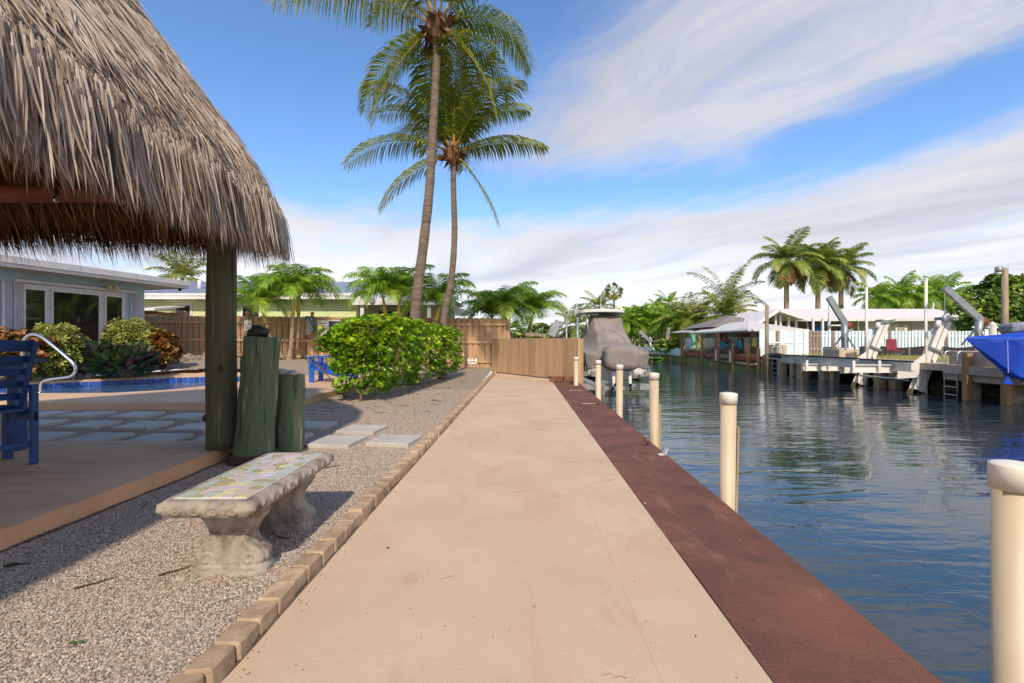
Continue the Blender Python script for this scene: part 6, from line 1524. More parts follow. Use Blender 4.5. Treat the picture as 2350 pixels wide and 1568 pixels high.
# ---------------------------------------------------------------- fence of the far lot (runs away from the canal)
m_pblue = M('pale_blue_paint', S(222, 234, 240), S(206, 224, 232), 3, 5, rough=.7, rand=.05)
m_weath = M('weathered_picket', S(150, 122, 100), S(124, 100, 84), 8, stretch=(1, 1, .1), rough=.85, rand=.1)
Yf = 28.5
pf = thing('picket_fence', 'pale blue picket fence running across the far lot, some boards bare brown', 'fence', (24, Yf, .4))
x = P(1742, 0, Yf).x; xe = P(2330, 0, Yf).x; zt, zb = P(0, 760, Yf).z, .36; k = 0
while x < xe:
    u = 1175+x/Yf*FPX; solid = u < 1852; w = .135 if not solid else .20; mt = m_weath if (1855 < u < 1882 or abs(u-1880) < 3 or abs(u-1778) < 5 or (u > 1885 and k % 17 == 5)) else m_pblue
    zt_ = zt+(.0 if solid else .02)-.03*(x-15)/15
    mb = MB(); mb.box(x, x+w, Yf, Yf+.02, zb, zt_+random.uniform(-.01, .01)); mb.build('picket', mt, pf)
    if not solid:
        mb = MB(); mb.box(x+w*.8, x+w*1.75, Yf+.08, Yf+.1, zb, zt_); mb.build('back_picket', m_pblue, pf)
    x += w*1.02 if solid else .205; k += 1
for z in (.75, 1.55):
    mb = MB(); mb.box(P(1742, 0, Yf).x, xe, Yf+.025, Yf+.075, z-.045, z+.045); mb.build('rail', m_pblue, pf)
mb = MB(); mb.box(P(1755, 0, Yf).x, P(1850, 0, Yf).x, Yf-.03, Yf-.004, 1.1, 1.18); mb.build('rail', m_pblue, pf)
for u in (1746, 1793, 1826, 1848, 1995, 2140, 2262):
    x = P(u, 0, Yf).x; mb = MB(); mb.box(x-.11, x+.11, Yf-.06, Yf-.032, .3, zt+.12); mb.build('post', m_pblue, pf)
# ---------------------------------------------------------------- white house with screened gable porch
m_cream = M('cream_wall', S(232, 222, 204), S(220, 208, 188), 2, rough=.8)
m_wroof = M('white_roof', S(234, 228, 224), S(220, 214, 210), 3, rough=.6, bump=.01, bscale=6, bstretch=(.2, 4, 4))
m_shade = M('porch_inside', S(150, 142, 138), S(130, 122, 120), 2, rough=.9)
wh = thing('white_house', 'low white house with a wide pale roof and screened gable porch', 'house', (26, 36, .36))
Ye, Yr = 35.0, 39.5; zE = P(0, 731, Ye).z; zR = P(0, 709, Yr).z; xL, xR = P(1800, 0, 36).x, P(2250, 0, Ye).x; xh = P(2143, 0, Yr).x
mb = MB(); mb.add([(xL, Ye, zE), (xR, Ye, zE), (xh, Yr, zR), (xL, Yr, zR), (xL, Ye, zE-.15), (xR, Ye, zE-.15), (xR, Yr+4, zE), (xR, Yr+4, zE-.15), (xL, Yr, zR-.3)], [(0, 1, 2, 3), (4, 5, 1, 0), (1, 6, 2), (5, 7, 6, 1), (8, 2, 5, 4)]); rf = mb.build('roof', m_wroof, wh)
mb = MB(); mb.box(xL, xR, Ye-.05, Ye, zE-.2, zE+.02); mb.build('gutter', m_white, rf)
mb = MB(); mb.box(P(1985, 0, 35.8).x, P(2230, 0, 35.8).x, 35.8, 42, .3, zE-.1); mb.build('wall', m_cream, wh)
mb = MB(); mb.box(xL-2.5, P(1985, 0, 37.5).x, 38.3, 38.5, .3, zE); mb.build('porch_back_wall', m_shade, wh)
mb = MB(); mb.box(xL, P(1985, 0, 35.2).x, 35.2, 38.3, zE-.22, zE-.2); mb.build('porch_ceiling', m_shade, wh)
ap, le, re = P(1788, 709, 33.5), P(1738, 741, 33.5), P(1850, 730, 33.5); dY = V(0, 6, 0)
mb = MB(); mb.add([le, ap, ap+dY, le+dY, le+V(0, 0, -.16), ap+V(0, 0, -.16), ap+dY+V(0, 0, -.16), le+dY+V(0, 0, -.16)], [(0, 1, 2, 3), (7, 6, 5, 4), (0, 4, 5, 1), (3, 7, 4, 0)]); mb.add([ap, re, re+dY, ap+dY, ap+V(0, 0, -.16), re+V(0, 0, -.16), re+dY+V(0, 0, -.16), ap+dY+V(0, 0, -.16)], [(0, 1, 2, 3), (7, 6, 5, 4), (0, 4, 5, 1), (1, 5, 6, 2)]); mb.build('gable_roof', m_wroof, wh)
for a, b in ((le, ap), (ap, re)):
    mb = MB(); mb.bar(a+V(0, -.03, -.08), b+V(0, -.03, -.08), .04, .22, up=(0, 0, 1)); mb.build('bargeboard', m_white, wh)
for u, vt in ((1780, 719), (1791, 716), (1810, 722), (1827, 727), (1752, 742), (1866, 732), (1888, 732), (1903, 732), (1935, 732)):
    p = P(u, vt, 34.2); mb = MB(); mb.box(p.x-.07, p.x+.07, 34.15, 34.29, .3, p.z); mb.build('porch_post', m_white, wh)
for u0, u1, v in ((1780, 1804, 753), (1903, 1935, 747)):
    a, b = P(u0, v, 34.2), P(u1, v, 34.2); mb = MB(); mb.box(a.x, b.x, 34.13, 34.15, a.z-.05, a.z+.05); mb.build('door_head', m_white, wh)
a, b = P(1865, 749, 36.5), P(1890, 762, 36.5); mb = MB(); mb.box(a.x, b.x, 36.2, 37, .4, a.z); mb.build('blue_bin', M('blue_tub', S(36, 104, 186), rough=.5), wh, bevel=.05)
for u0, u1, v0 in ((1985+22, 2030, 738), (2230-50, 2200, 741)):
    a, b = P(u0, v0, 35.75), P(u1, v0, 35.75); mb = MB(); mb.box(min(a.x, b.x), max(a.x, b.x), 35.72, 35.79, 1.2, a.z); w_ = mb.build('window', m_white, wh); mb = MB(); mb.box(min(a.x, b.x)+.08, max(a.x, b.x)-.08, 35.70, 35.72, 1.28, a.z-.08); mb.build('pane', M('louvre_glass', S(150, 146, 120), rough=.2), w_)
a, b = P(2093, 738, 35.75), P(2123, 738, 35.75)
for k in range(7):
    x = lerp(a.x, b.x, k/7); mb = MB(); mb.box(x, x+(b.x-a.x)/7*.85, 35.70, 35.79, 1., a.z); mb.build('shutter_slat', m_white, wh)
p = P(2064, 755, 35.7); mb = MB(); mb.box(p.x-.45, p.x+.45, 35.5, 35.79, p.z-.35, p.z+.35); ac = mb.build('air_conditioner', m_white, wh); mb = MB(); mb.tube([(p.x-.05, 35.5, p.z), (p.x-.05, 35.47, p.z)], .27, 20); mb.build('fan', M('fan_grey', S(190, 180, 168), S(150, 140, 130), 20, rough=.6), ac)
for u in (1850, 1968, 1990, 2225):
    a = P(u, 733, 34.9); mb = MB(); mb.tube([a, a+V(.2, .2, -.2), a+V(.5, .6, -.45), a+V(.5, .6, -2)], .05, 8); mb.build('downpipe', m_white, wh, smooth=True)
p = P(2142, 695, 39); mb = MB(); mb.tube([p+V(0, 0, -.9), p], .05, 8); mb.build('vent_pipe', m_white, rf)
# ---------------------------------------------------------------- timber dock with white canopy
dk = thing('timber_dock', 'timber dock with a rust red edge on orange posts beneath the white canopy', 'dock', (16, 34, .3))
Xd = 15.0; y0, y1 = PX(1740, 0, Xd).y, PX(1565, 0, Xd).y
n = 40
for k in range(n):
    a = lerp(y0, y1, k/n); b = lerp(y0, y1, (k+.94)/n); mb = MB(); mb.box(Xd, 18.2, a, b, .27, .31); mb.build('plank', M('deck_plank', S(150, 120, 96), S(126, 100, 80), 6, rough=.85, rand=.1), dk)
m_rededge = M('rust_red_board', S(170, 92, 62), S(140, 80, 58), 4, 5, rough=.8, rand=.12)
cuts_ = [1565, 1590, 1622, 1648, 1675, 1712, 1740]
for i, (a, b) in enumerate(zip(cuts_, cuts_[1:])):
    mb = MB(); ya, yb = PX(b, 0, Xd).y, PX(a, 0, Xd).y; mb.box(Xd-.06, Xd-.004, ya+.02, yb-.02, .02, .27); mb.build('edge_board', m_rededge if i != 3 else m_strip, dk)
mb = MB(); mb.tube([(Xd+.15, y0, -.25), (Xd+.15, y1-6, -.2)], .13, 10); mb.build('waler', m_strip, dk, smooth=True)
def dpost(u, vt, X, r=.10, white=False, parent=dk):
    p = PX(u, vt, X); mb = MB(); mb.tube([(X, p.y, -1.5), (X, p.y, p.z)], r, 12); o = mb.build('post', m_tim, parent, smooth=True)
    if white:
        mb = MB(); mb.box(X-.16, X-.10, p.y+.02, p.y+.14, -.2, .62); mb.build('bumper_strip', m_white, parent)
for u, vt, w_ in ((1564.5, 762, 0), (1571, 764, 0), (1611, 764, 0), (1648, 764, 1), (1681, 788, 1), (1717, 790, 0), (1741, 800, 0)): dpost(u, vt, 14.85, .09 if u != 1571 else .07, w_)
for u, vt in ((1600, 766), (1656, 764), (1697, 762)): dpost(u, vt, 17.6, .11)
for u in (1725, 1752, 1760): pile('dock_pile', 'short stained pile at the right end of the timber dock', 'pile', 15.3, PX(u, 0, 15.3).y, -1.5, .1, .13, m_pile, 'stained piles at the end of the timber dock')
cn = thing('white_canopy', 'white hipped canopy roof over the timber dock', 'canopy', (16.3, 34, 2))
m_canopy = M('white_canvas', S(240, 236, 230), S(228, 222, 216), 3, rough=.7, transl=.22)
ya, yb = 28.6, 38.2; ze = 1.93; xa, xb = 14.6, 18.4
def hip(mb, xa, xb, ya, yb, z0, z1, k=1.2):
    r0, r1 = V((xa+xb)/2, ya+(yb-ya)*.38, z1), V((xa+xb)/2, yb-(yb-ya)*.38, z1); c = [V(xa, ya, z0), V(xb, ya, z0), V(xb, yb, z0), V(xa, yb, z0)]
    mb.add(c+[r0, r1], [(0, 1, 4), (1, 2, 5, 4), (2, 3, 5), (3, 0, 4, 5)])
mb = MB(); hip(mb, xa, xb, ya, yb, ze, 2.62); mb.build('roof', m_canopy, cn)
mb = MB()
for a, b in (((xa, ya), (xb, ya)), ((xa, ya), (xa, yb)), ((xb, ya), (xb, yb))): mb.bar((a[0], a[1], ze-.04), (b[0], b[1], ze-.04), .03, .10)
mb.build('valance', m_canopy, cn)
mb = MB(); hip(mb, 14.7, 17.2, 38.4, 43.2, 2.02, 2.32); mb.build('side_roof', m_canopy, cn)
mb = MB(); mb.tube([(14.8+.05*math.sin(k), lerp(29, 38, k/40), 1.84+.06*math.sin(k*.9)) for k in range(41)], .012, 4); mb.build('string_light', m_dead, cn)
hut = thing('thatched_hut', 'grey thatched hut roof behind the white canopy', 'hut', (20, 36, .36))
a, b, c = P(1690-20, 721, 38), P(1610, 752, 37), P(1760, 752, 37)
mb = MB(); hip(mb, b.x, c.x, 35, 41.5, b.z, P(0, 729, 38).z+.15); mb.build('roof', M('grey_thatch', S(150, 142, 136), S(110, 102, 98), 9, 5, rough=1., bump=.05, bscale=12), hut)
for x, y in ((b.x+.4, 35.4), (c.x-.4, 35.4)): mb = MB(); mb.tube([(x, y, .3), (x, y, b.z)], .09, 10); mb.build('post', m_tim, hut)
pn = thing('privacy_wall', 'white wall with a dark slatted band behind the dock furniture', 'wall', (18.6, 33, .31))
a, b = P(1612, 812, 36), P(1742, 812, 33); Xw = 18.4; ya, yb = 34.3, 45.2
mb = MB(); mb.box(Xw, Xw+.1, ya, yb, .31, 1.52); mb.build('panel', m_white, pn)
for k in range(4): mb = MB(); mb.box(Xw-.01, Xw+.1, ya, yb, 1.56+k*.10, 1.64+k*.10); mb.build('slat', M('dark_slat', S(120, 74, 54), S(92, 58, 44), 6, rough=.8), pn)
for k in range(12):
    y = lerp(ya, yb-.5, k/12); mb = MB(); mb.box(Xw-.05, Xw-.002, y, y+.5, .33, .62); mb.build('brick_panel', M('salmon_block', S(206, 158, 128), S(184, 136, 110), 9, rough=.85, rand=.1), pn)
Xv = 15.6
for k, (u0, u1) in enumerate(((1722, 1728), (1729, 1735))):
    a, b = PX(u0, 0, 17.4), PX(u1, 0, 17.4); mb = MB(); mb.box(17.4, 17.43, b.y, a.y, .31, 1.85); o = mb.build('board_screen', m_weath); tag(o, ['narrow grey board screen at the right end of the dock, left half', 'narrow grey board screen at the right end of the dock, right half'][k], 'screen', 'grey board screens')
sf = thing('lounge_sofa', 'dark wicker lounge sofa with turquoise cushions on the timber dock', 'sofa', (16.6, 36.3, .31))
m_wick = M('wicker', S(120, 100, 88), S(86, 70, 62), 30, rough=.9); m_turq = M('turquoise_cushion', S(70, 178, 194), S(56, 160, 178), 4, rough=.85)
mb = MB(); mb.box(16.3, 17.1, 33.9, 37.9, .32, .62); mb.build('base', m_wick, sf, bevel=.03); mb = MB(); mb.box(17.1, 17.3, 33.9, 37.9, .32, .95); mb.build('back', m_wick, sf, bevel=.03)
for y in (34.0, 35.3, 36.6): mb = MB(); mb.box(16.28, 17.05, y, y+1.2, .62, .76); mb.build('seat_cushion', m_turq, sf, bevel=.04)
for y in (36.5, 34.0): mb = MB(); mb.obox((16.95, y+.6, 1.0), (1, 0, .3), (0, 1, 0), (-.3, 0, 1), .08, .5, .26); mb.build('back_cushion', m_turq, sf, bevel=.04)
st_ = thing('wicker_stool', 'dark wicker cube stool in front of the lounge sofa', 'stool', (15.8, 33.4, .31)); mb = MB(); mb.box(15.55, 16.1, 32.9, 33.9, .32, .92); mb.build('body', m_wick, st_, bevel=.03); mb = MB(); mb.box(15.55, 16.1, 32.9, 33.9, .92, .97); mb.build('top', m_turq, st_)
tw = MB()
def drape(x, y, z0, z1, w, mat, label, nm='towel'):
    mb = MB()
    def f(a, b): return V(x+.05*math.sin(a*9+b*2), y+(a-.5)*w, lerp(z1, z0, b)-.03*math.sin(a*5))
    mb.grid(f, 10, 8); ob = mb.build(nm, mat, None, smooth=True); sd = ob.modifiers.new('t', 'SOLIDIFY'); sd.thickness = .02; tag(ob, label, nm)
rk = thing('towel_rack', 'low wooden rack with towels at the right end of the timber dock', 'rack', (16.2, 31.4, .31))
mb = MB(); mb.tube([(16.2, 30.6, 1.42), (16.2, 32.2, 1.42)], .03, 8); mb.build('bar', m_tim, rk)
for y in (30.6, 32.2): mb = MB(); mb.tube([(16.2, y, .3), (16.2, y, 1.44)], .03, 8); mb.build('upright', m_tim, rk)
drape(16.15, 30.85, .85, 1.46, .4, M('towel_yellow', S(226, 204, 116), rough=.95), 'yellow towel hanging on the rack at the dock end')
drape(16.14, 31.35, .80, 1.46, .42, M('towel_green', S(96, 150, 134), rough=.95), 'sea green towel hanging between the other towels on the rack')
drape(16.13, 31.85, .45, 1.46, .42, M('towel_pink', S(206, 166, 160), S(180, 130, 130), 6, rough=.95), 'pinkish patterned towel hanging lowest on the rack')
drape(17.9, 36.1, .75, 1.45, .55, M('cloth_sage', S(112, 134, 116), rough=.95), 'grey green cloth hanging against the white dock wall')
drape(17.9, 39., .6, 1.4, .7, M('cloth_lavender', S(160, 158, 190), S(136, 140, 176), 7, rough=.95), 'lavender striped towel behind the lounging person')
# person lounging on the sofa, knees up, arms behind the head
def person():
    J = {'pel': (16.75, 35.50, .92), 'chest': (16.85, 36.05, 1.10), 'neck': (16.86, 36.25, 1.24), 'head': (16.86, 36.32, 1.38), 'headt': (16.86, 36.34, 1.50), 'sl': (16.68, 36.15, 1.2), 'sr': (17.02, 36.15, 1.2), 'el': (16.55, 36.38, 1.28), 'er': (17.15, 36.38, 1.28), 'hl': (16.76, 36.40, 1.4), 'hr': (16.96, 36.40, 1.4),
         'hpl': (16.66, 35.48, .92), 'hpr': (16.86, 35.48, .92), 'kl': (16.6, 35.10, 1.22), 'kr': (16.85, 35.05, 1.18), 'al': (16.58, 34.80, .86), 'ar': (16.84, 34.72, .86), 'fl': (16.56, 34.62, .83), 'fr': (16.84, 34.54, .83)}
    E = [('pel', 'chest'), ('chest', 'neck'), ('neck', 'head'), ('head', 'headt'), ('chest', 'sl'), ('chest', 'sr'), ('sl', 'el'), ('sr', 'er'), ('el', 'hl'), ('er', 'hr'), ('pel', 'hpl'), ('pel', 'hpr'), ('hpl', 'kl'), ('hpr', 'kr'), ('kl', 'al'), ('kr', 'ar'), ('al', 'fl'), ('ar', 'fr')]
    rad = dict(pel=.13, chest=.14, neck=.055, head=.085, headt=.07, sl=.07, sr=.07, el=.045, er=.045, hl=.04, hr=.04, hpl=.09, hpr=.09, kl=.065, kr=.065, al=.042, ar=.042, fl=.035, fr=.035)
    nm = list(J); me = bpy.data.meshes.new('body'); me.from_pydata([J[k] for k in nm], [(nm.index(a), nm.index(b)) for a, b in E], [])
    o = bpy.data.objects.new('person_body', me); COL.objects.link(o); m = o.modifiers.new('s', 'SKIN')
    for i, k in enumerate(nm): o.data.skin_vertices[0].data[i].radius = (rad[k], rad[k])
    o.data.skin_vertices[0].data[0].use_root = True; ss = o.modifiers.new('u', 'SUBSURF'); ss.levels = 1; ss.render_levels = 1
    bpy.context.view_layer.update(); dg_ = bpy.context.evaluated_depsgraph_get(); me2 = bpy.data.meshes.new_from_object(o.evaluated_get(dg_)); bpy.data.objects.remove(o)
    t = thing('person', 'person in dark top reclining on the turquoise sofa with hands behind the head', 'person', (16.8, 35.50, .76))
    me2.materials.clear(); me2.materials.append(M('skin', S(186, 130, 102), S(170, 116, 92), 5, rough=.55)); me2.materials.append(M('dark_top', S(38, 36, 44), rough=.9))
    for f in me2.polygons:
        f.use_smooth = True; c = f.center
        if 35.4 < c.y < 36.2 and c.z < 1.22: f.material_index = 1
    link('body', me2, None, t)
    mb = MB(); mb.blob((16.86, 36.37, 1.46), (.10, .10, .10), 10, 8, .08, 2); mb.build('hair', M('dark_hair', S(50, 38, 32), rough=.8), t, smooth=True)
person()
p = PX(1579, 790, 16.2); t = thing('folding_screen', 'pale blue square panel leaning at the left end of the timber dock', 'panel', (16.2, p.y, .31)); mb = MB(); mb.box(16.2, 16.24, p.y-.9, p.y+.9, .7, 1.5); mb.build('panel', m_pblue, t)
for s in (-.85, .85): mb = MB(); mb.box(16.24, 16.28, p.y+s-.03, p.y+s+.03, .31, 1.5); mb.build('leg', m_pblue, t)
# ---------------------------------------------------------------- pale seawall blocks, jet ski, left of the dock
m_aqua = M('pale_aqua_paint', S(190, 226, 224), S(206, 228, 222), 2, 5, rough=.75, rand=.08)
sw = thing('aqua_wall', 'low pale aqua painted wall of stepped blocks along the far canal edge', 'wall', (15, 47, .1))
for u0, u1, v0, v1 in ((1438, 1470, 798, 818), (1471, 1487, 798, 819), (1488, 1506, 803, 820), (1507, 1517, 798, 820), (1518, 1529, 805, 821), (1530, 1547, 802, 821), (1548, 1562, 800, 822)):
    a, b = PX(u1, v1, 15.), PX(u0, v1, 15.); zt = EYE-(v0-784)*a.y/FPX; mb = MB(); mb.box(15, 15.7, a.y+.03, b.y-.03, -.1, zt); mb.build('block', m_aqua, sw, bevel=.02)
for u in (1496, 1515, 1528, 1540): pile('dock_pile', 'dark timber pile under the pale aqua wall', 'pile', 14.85, PX(u, 0, 14.85).y, -1.5, .0, .13, m_tim, 'timber piles under the aqua wall')
p = PX(1500, 824, 13.6); js = thing('jet_ski', 'small personal watercraft with lime green hull moored below the aqua wall', 'watercraft', (p.x, p.y, WZ))
m_lime = M('lime_green', S(130, 200, 40), rough=.4)
mb = MB()
def jh(a, b):
    y = lerp(-1.3, 1.3, b); w = .55*(1-max(0, b-.55)**2*3.6); t = 2*a-1; return V(p.x+w*t, p.y-.0+y, WZ+.02+.28*(abs(t)**2)+.1*b)
mb.grid(jh, 12, 12); mb.grid(lambda a, b: jh(a, b)+V(0, 0, (.32-.28*abs(2*a-1)**2)), 12, 12); mb.build('hull', m_lime, js, smooth=True)
mb = MB(); mb.box(p.x-.2, p.x+.2, p.y-.9, p.y+.2, WZ+.3, WZ+.62); mb.build('seat', m_black, js, bevel=.06); mb = MB(); mb.bar((p.x, p.y+.2, WZ+.35), (p.x, p.y+.75, WZ+.55), .4, .35); mb.build('nose', m_black, js, bevel=.05); mb = MB(); mb.tube([(p.x-.35, p.y+.2, WZ+.95), (p.x, p.y+.35, WZ+.85), (p.x+.35, p.y+.2, WZ+.95)], .03, 8); mb.build('handlebar', m_black, js)
# teal two-storey house behind
m_teal = M('teal_wall', S(120, 196, 184), S(104, 180, 170), 2, rough=.8)
th_ = thing('teal_house', 'two-storey teal house with pale roof behind the palms and white canopy', 'house', (30, 58, .3))
for (u0, u1, v0, yy) in ((1585, 1640, 728, 60), (1668, 1762, 722, 55)):
    a, b = P(u0, v0, yy), P(u1, v0, yy); mb = MB(); mb.box(a.x, b.x, yy, yy+8, .3, a.z); mb.build('wall', m_teal, th_)
    mb = MB(); hip(mb, a.x-.6, b.x+.6, yy-.6, yy+8, a.z, a.z+1.5); mb.build('roof', m_wroof, th_)
    n = 3
    for k in range(n):
        x = lerp(a.x, b.x, (k+.35)/n); mb = MB(); mb.box(x, x+.9, yy-.06, yy, a.z-1.7, a.z-.4); w_ = mb.build('window', m_white, th_); mb = MB(); mb.box(x+.08, x+.82, yy-.08, yy-.06, a.z-1.62, a.z-.48); mb.build('pane', m_glass, w_)
# lamp posts
def lamp(label, base, top, arm, r=.10, can=False):
    base, top, arm = Vector(base), Vector(top), Vector(arm); t = thing('lamp_post', label, 'lamp post', base, 'wooden lamp posts on the far bank')
    mb = MB(); mb.tube([base, top], [r, r*.85], 12); mb.build('pole', m_strip, t, smooth=True)
    mid = top.lerp(arm, .5)+V(0, 0, .1); mb = MB(); mb.tube([top+V(0, 0, -.15), mid, arm], .025, 8); mb.build('arm', m_galv, t, smooth=True)
    mb = MB(); mb.lathe([(.03, .16), (.11, .14), (.13, .0), (.10, -.06)] if can else [(.02, .1), (.09, .04), (.12, -.04)], arm, 12); mb.build('lamp_head', m_galv, t, smooth=True)
    mb = MB(); mb.lathe([(.08, -.06), (.09, -.10), (.05, -.17), (.01, -.19)] if can else [(.06, -.04), (.06, -.09), (.01, -.11)], arm, 12); mb.build('lens', m_white, t, smooth=True)
lamp('tall wooden lamp post at the water beside the timber dock', PX(1760, 870, 14.9), PX(1760, 701, 14.9), PX(1735, 694, 15.0), .11)
b = P(2306, 740, 18.2); lamp('tall square wooden lamp post above the blue boat cover at the right', V(b.x, b.y, .3), P(2306, 615, 18.2), P(2292, 621, 18.2), .12, True)
# ---------------------------------------------------------------- blue covered boat at the right edge
bb = thing('blue_covered_boat', 'boat wrapped in a bright blue canvas cover at the right edge', 'boat', (15.3, 13.2, 0))
m_bcov = M('bright_blue_canvas', S(22, 76, 196), S(16, 62, 176), 1.4, 5, rough=.6, bump=.012, bscale=5, bstretch=(1, 1, 1))
q0 = P(2218, 773, 13.4); bax = V(.94, -.34, 0); bnx = V(.34, .94, 0)
def bcover(a, b):
    """bow to the left; a: keel side 0..1 over the deck, b: along"""
    L_ = b*6.3; hwid = 1.2*(1-math.exp(-L_*.32)); zt = 1.34+.045*L_+.05*min(L_, 1.9)**2; zg = 1.28; zs = max(.16, 1.24-1.02*L_)
    t = 2*a-1; s = 1 if t > 0 else -1; t = abs(t)
    pl = .035*math.sin(L_*11+t*3)*(t > .5)*min(1, L_)
    if t < .45: return q0+bax*L_+bnx*(s*hwid*t/.45)+V(0, 0, lerp(zt, zg, (t/.45)**2)-q0.z)
    f = (t-.45)/.55; return q0+bax*L_+bnx*(s*(hwid*(1-.35*f)+pl))+V(0, 0, lerp(zg, zs, f)-q0.z)
mb = MB(); mb.grid(bcover, 60, 70)
for j in range(70): mb.f.append((j*61, (j+1)*61, (j+1)*61+60, j*61+60)); mb.r.append(.5)
cvr = mb.build('cover', m_bcov, bb, smooth=True)
mb = MB()
def bh_(a, b):
    L_ = lerp(1.2, 6.2, b); hwid = .8*(1-math.exp(-(L_-.7)*.5)); t = 2*a-1; p_ = q0+bax*L_+bnx*(hwid*t); return V(p_.x, p_.y, .0+.2*abs(t)**2)
mb.grid(bh_, 16, 30); mb.build('hull', m_hull, bb, smooth=True)
mb = MB(); a = P(2312, 782, 12.5); c = P(2314, 856, 12.5); mb.tube([a, c], .012, 6); mb.build('strap', M('lilac_strap', S(150, 150, 220), rough=.7), bb)
c = P(2314, 862, 12.5); mb = MB(); mb.extr([c+V(0, 0, -.02), c+V(-.13, 0, -.22), c+V(.14, 0, -.24)], (0, .05, 0)); mb.build('tassel_weight', m_bcov, bb)
mb = MB(); mb.obox(P(2330, 752, 13.6), (1, 0, .15), (0, 1, 0), (-.15, 0, 1), .30, .25, .14); mb.build('outboard_cowl', m_galv, bb, bevel=.06)
# small things on the far lot
fc = thing('folding_chair', 'dark red folding camp chair beside the farther lift beam', 'chair', P(2048, 812, 24)); m_mar = M('maroon_cloth', S(128, 50, 62), rough=.9)
c = P(2048, 806, 24); mb = MB(); mb.extr([c+V(-.3, 0, .05), c+V(.25, 0, .05), c+V(.3, .1, .62), c+V(-.24, .1, .62)], (0, .03, 0)); mb.build('back', m_mar, fc); mb = MB(); mb.box(c.x-.3, c.x+.27, c.y-.45, c.y, c.z+.0, c.z+.04); mb.build('seat', m_mar, fc)
for a, b in ((-.3, .28), (.28, -.3)):
    for dy in (-.42, .0): mb = MB(); mb.tube([(c.x+a, c.y+dy, c.z), (c.x+b, c.y+dy, .38)], .014, 6); mb.build('leg', m_galv, fc)
sfn = thing('silt_fence', 'black fabric barrier strip on stakes across the far lot', 'barrier', (23, 25.5, .36))
mb = MB(); mb.grid(lambda a, b: V(lerp(P(1972, 0, 25.5).x, 34, a), 25.5-.6*a+.1*math.sin(a*20), .42+b*(.50+.06*math.sin(a*31))), 50, 4); fbm = mb.build('fabric', M('black_fabric', S(42, 40, 44), S(58, 56, 60), 6, rough=.9), sfn, smooth=True)
for u in (2087, 2163, 2240): p = P(u, 0, 23.5); mb = MB(); mb.box(p.x-.03, p.x+.03, 23.5, 23.56, .3, P(0, 797, 23.5).z); mb.build('stake', m_strip, sfn)
gr = MB(); qg = random.Random(3)
for k in range(5200):
    x = qg.uniform(17, 30); y = qg.uniform(21.5, 28.2); d = V(qg.uniform(-.5, .5), qg.uniform(-.5, .5), 1).normalized(); h = qg.uniform(.06, .24)*(1+.8*mnoise.noise(Vector((x, y, 0)))); s_ = V(.012, .004, 0); b = V(x, y, .35); gr.add([b-s_, b+s_, b+d*h], [(0, 1, 2)])
o = gr.build('grass', M('dry_grass', None, attr=[S(110, 124, 50), S(160, 150, 80), S(196, 176, 110)], rough=.9)); tag(o, 'patchy dry grass growing on the far lot behind the lift', 'grass', kind='stuff')
wf = thing('white_rail_fence', 'white vinyl fence with ball-topped post behind the blue covered boat', 'fence', (27, 26, .36)); a, b = P(2232, 762, 26), P(2292, 762, 26)
mb = MB(); mb.box(a.x, b.x, 26, 26.05, .36, a.z-.2); mb.build('panel', m_white, wf); mb = MB(); mb.box(a.x, b.x, 26, 26.05, P(0, 751, 26).z-.05, P(0, 751, 26).z+.05); mb.build('rail', m_white, wf); p = P(2278, 742, 26); mb = MB(); mb.lathe([(.16, -1.6), (.16, -.1), (.18, -.08), (.12, .0), (.03, .08)], p, 12); mb.build('post', m_white, wf)

# ---------------------------------------------------------------- palms and trees of the far bank
def farpalm(name, label, base, h, r, R_, nf, mat, seed, group=None, ll=.5, n=26, w=.06, hang=.5, tmat=None, lean=0., elmin=-25, shaft=None, skirt=0, merge=True, r0=.34, droop=70):
    q = random.Random(seed); base = Vector(base); pts = [base, base+V(lean*.3, 0, h*.4), base+V(lean*.8, 0, h*.8), base+V(lean, 0, h)]; fr = []
    for k in range(nf):
        f = k/nf; el = 82-(82-elmin)*f+q.uniform(-8, 8); fr.append(dict(az=k*2.4+q.uniform(-.3, .3), el=A(el), length=R_*q.uniform(.85, 1.1), droop=A(droop*(.6+.6*f)), ll=ll, n=n, w=w, hang=hang, fold=.3, r0=r0+q.uniform(-.12, .15), rv=.3, seed=q.random(), rach=r*.12))
    for k in range(skirt): fr.append(dict(az=q.uniform(0, 6.28), el=A(-50+q.uniform(-25, 10)), length=R_*q.uniform(.5, .75), droop=A(25), ll=ll*.8, n=n, w=w, hang=.5, fold=.1, r0=.5, rv=.3, seed=q.random(), rach=r*.1, mat=m_dead))
    return palm(name, label, 'palm tree', pts, r, r*.85, fr, mat, tmat or m_trunk2, group, shaft=shaft, ring=.35, n=12, merge=merge)
zc = lambda v, D: EYE-(v-784)*D/FPX
for i, (u, vt, D) in enumerate(((1805, 601, 45), (1877, 610, 46), (1930, 618, 47))):
    b = P(u, 784, D); farpalm('royal_palm', ['tall royal palm behind the white house, leftmost of three', 'tall royal palm behind the white house, middle of three', 'tall royal palm behind the white house, rightmost of three'][i], (b.x, D, .3), zc(vt, D)-.3, .24, 3.45-.12*i, 22, m_roy, 41+i, 'three royal palms behind the white house', ll=.95, n=46, w=.10, hang=.45, skirt=7, elmin=-30, merge=False, droop=85)
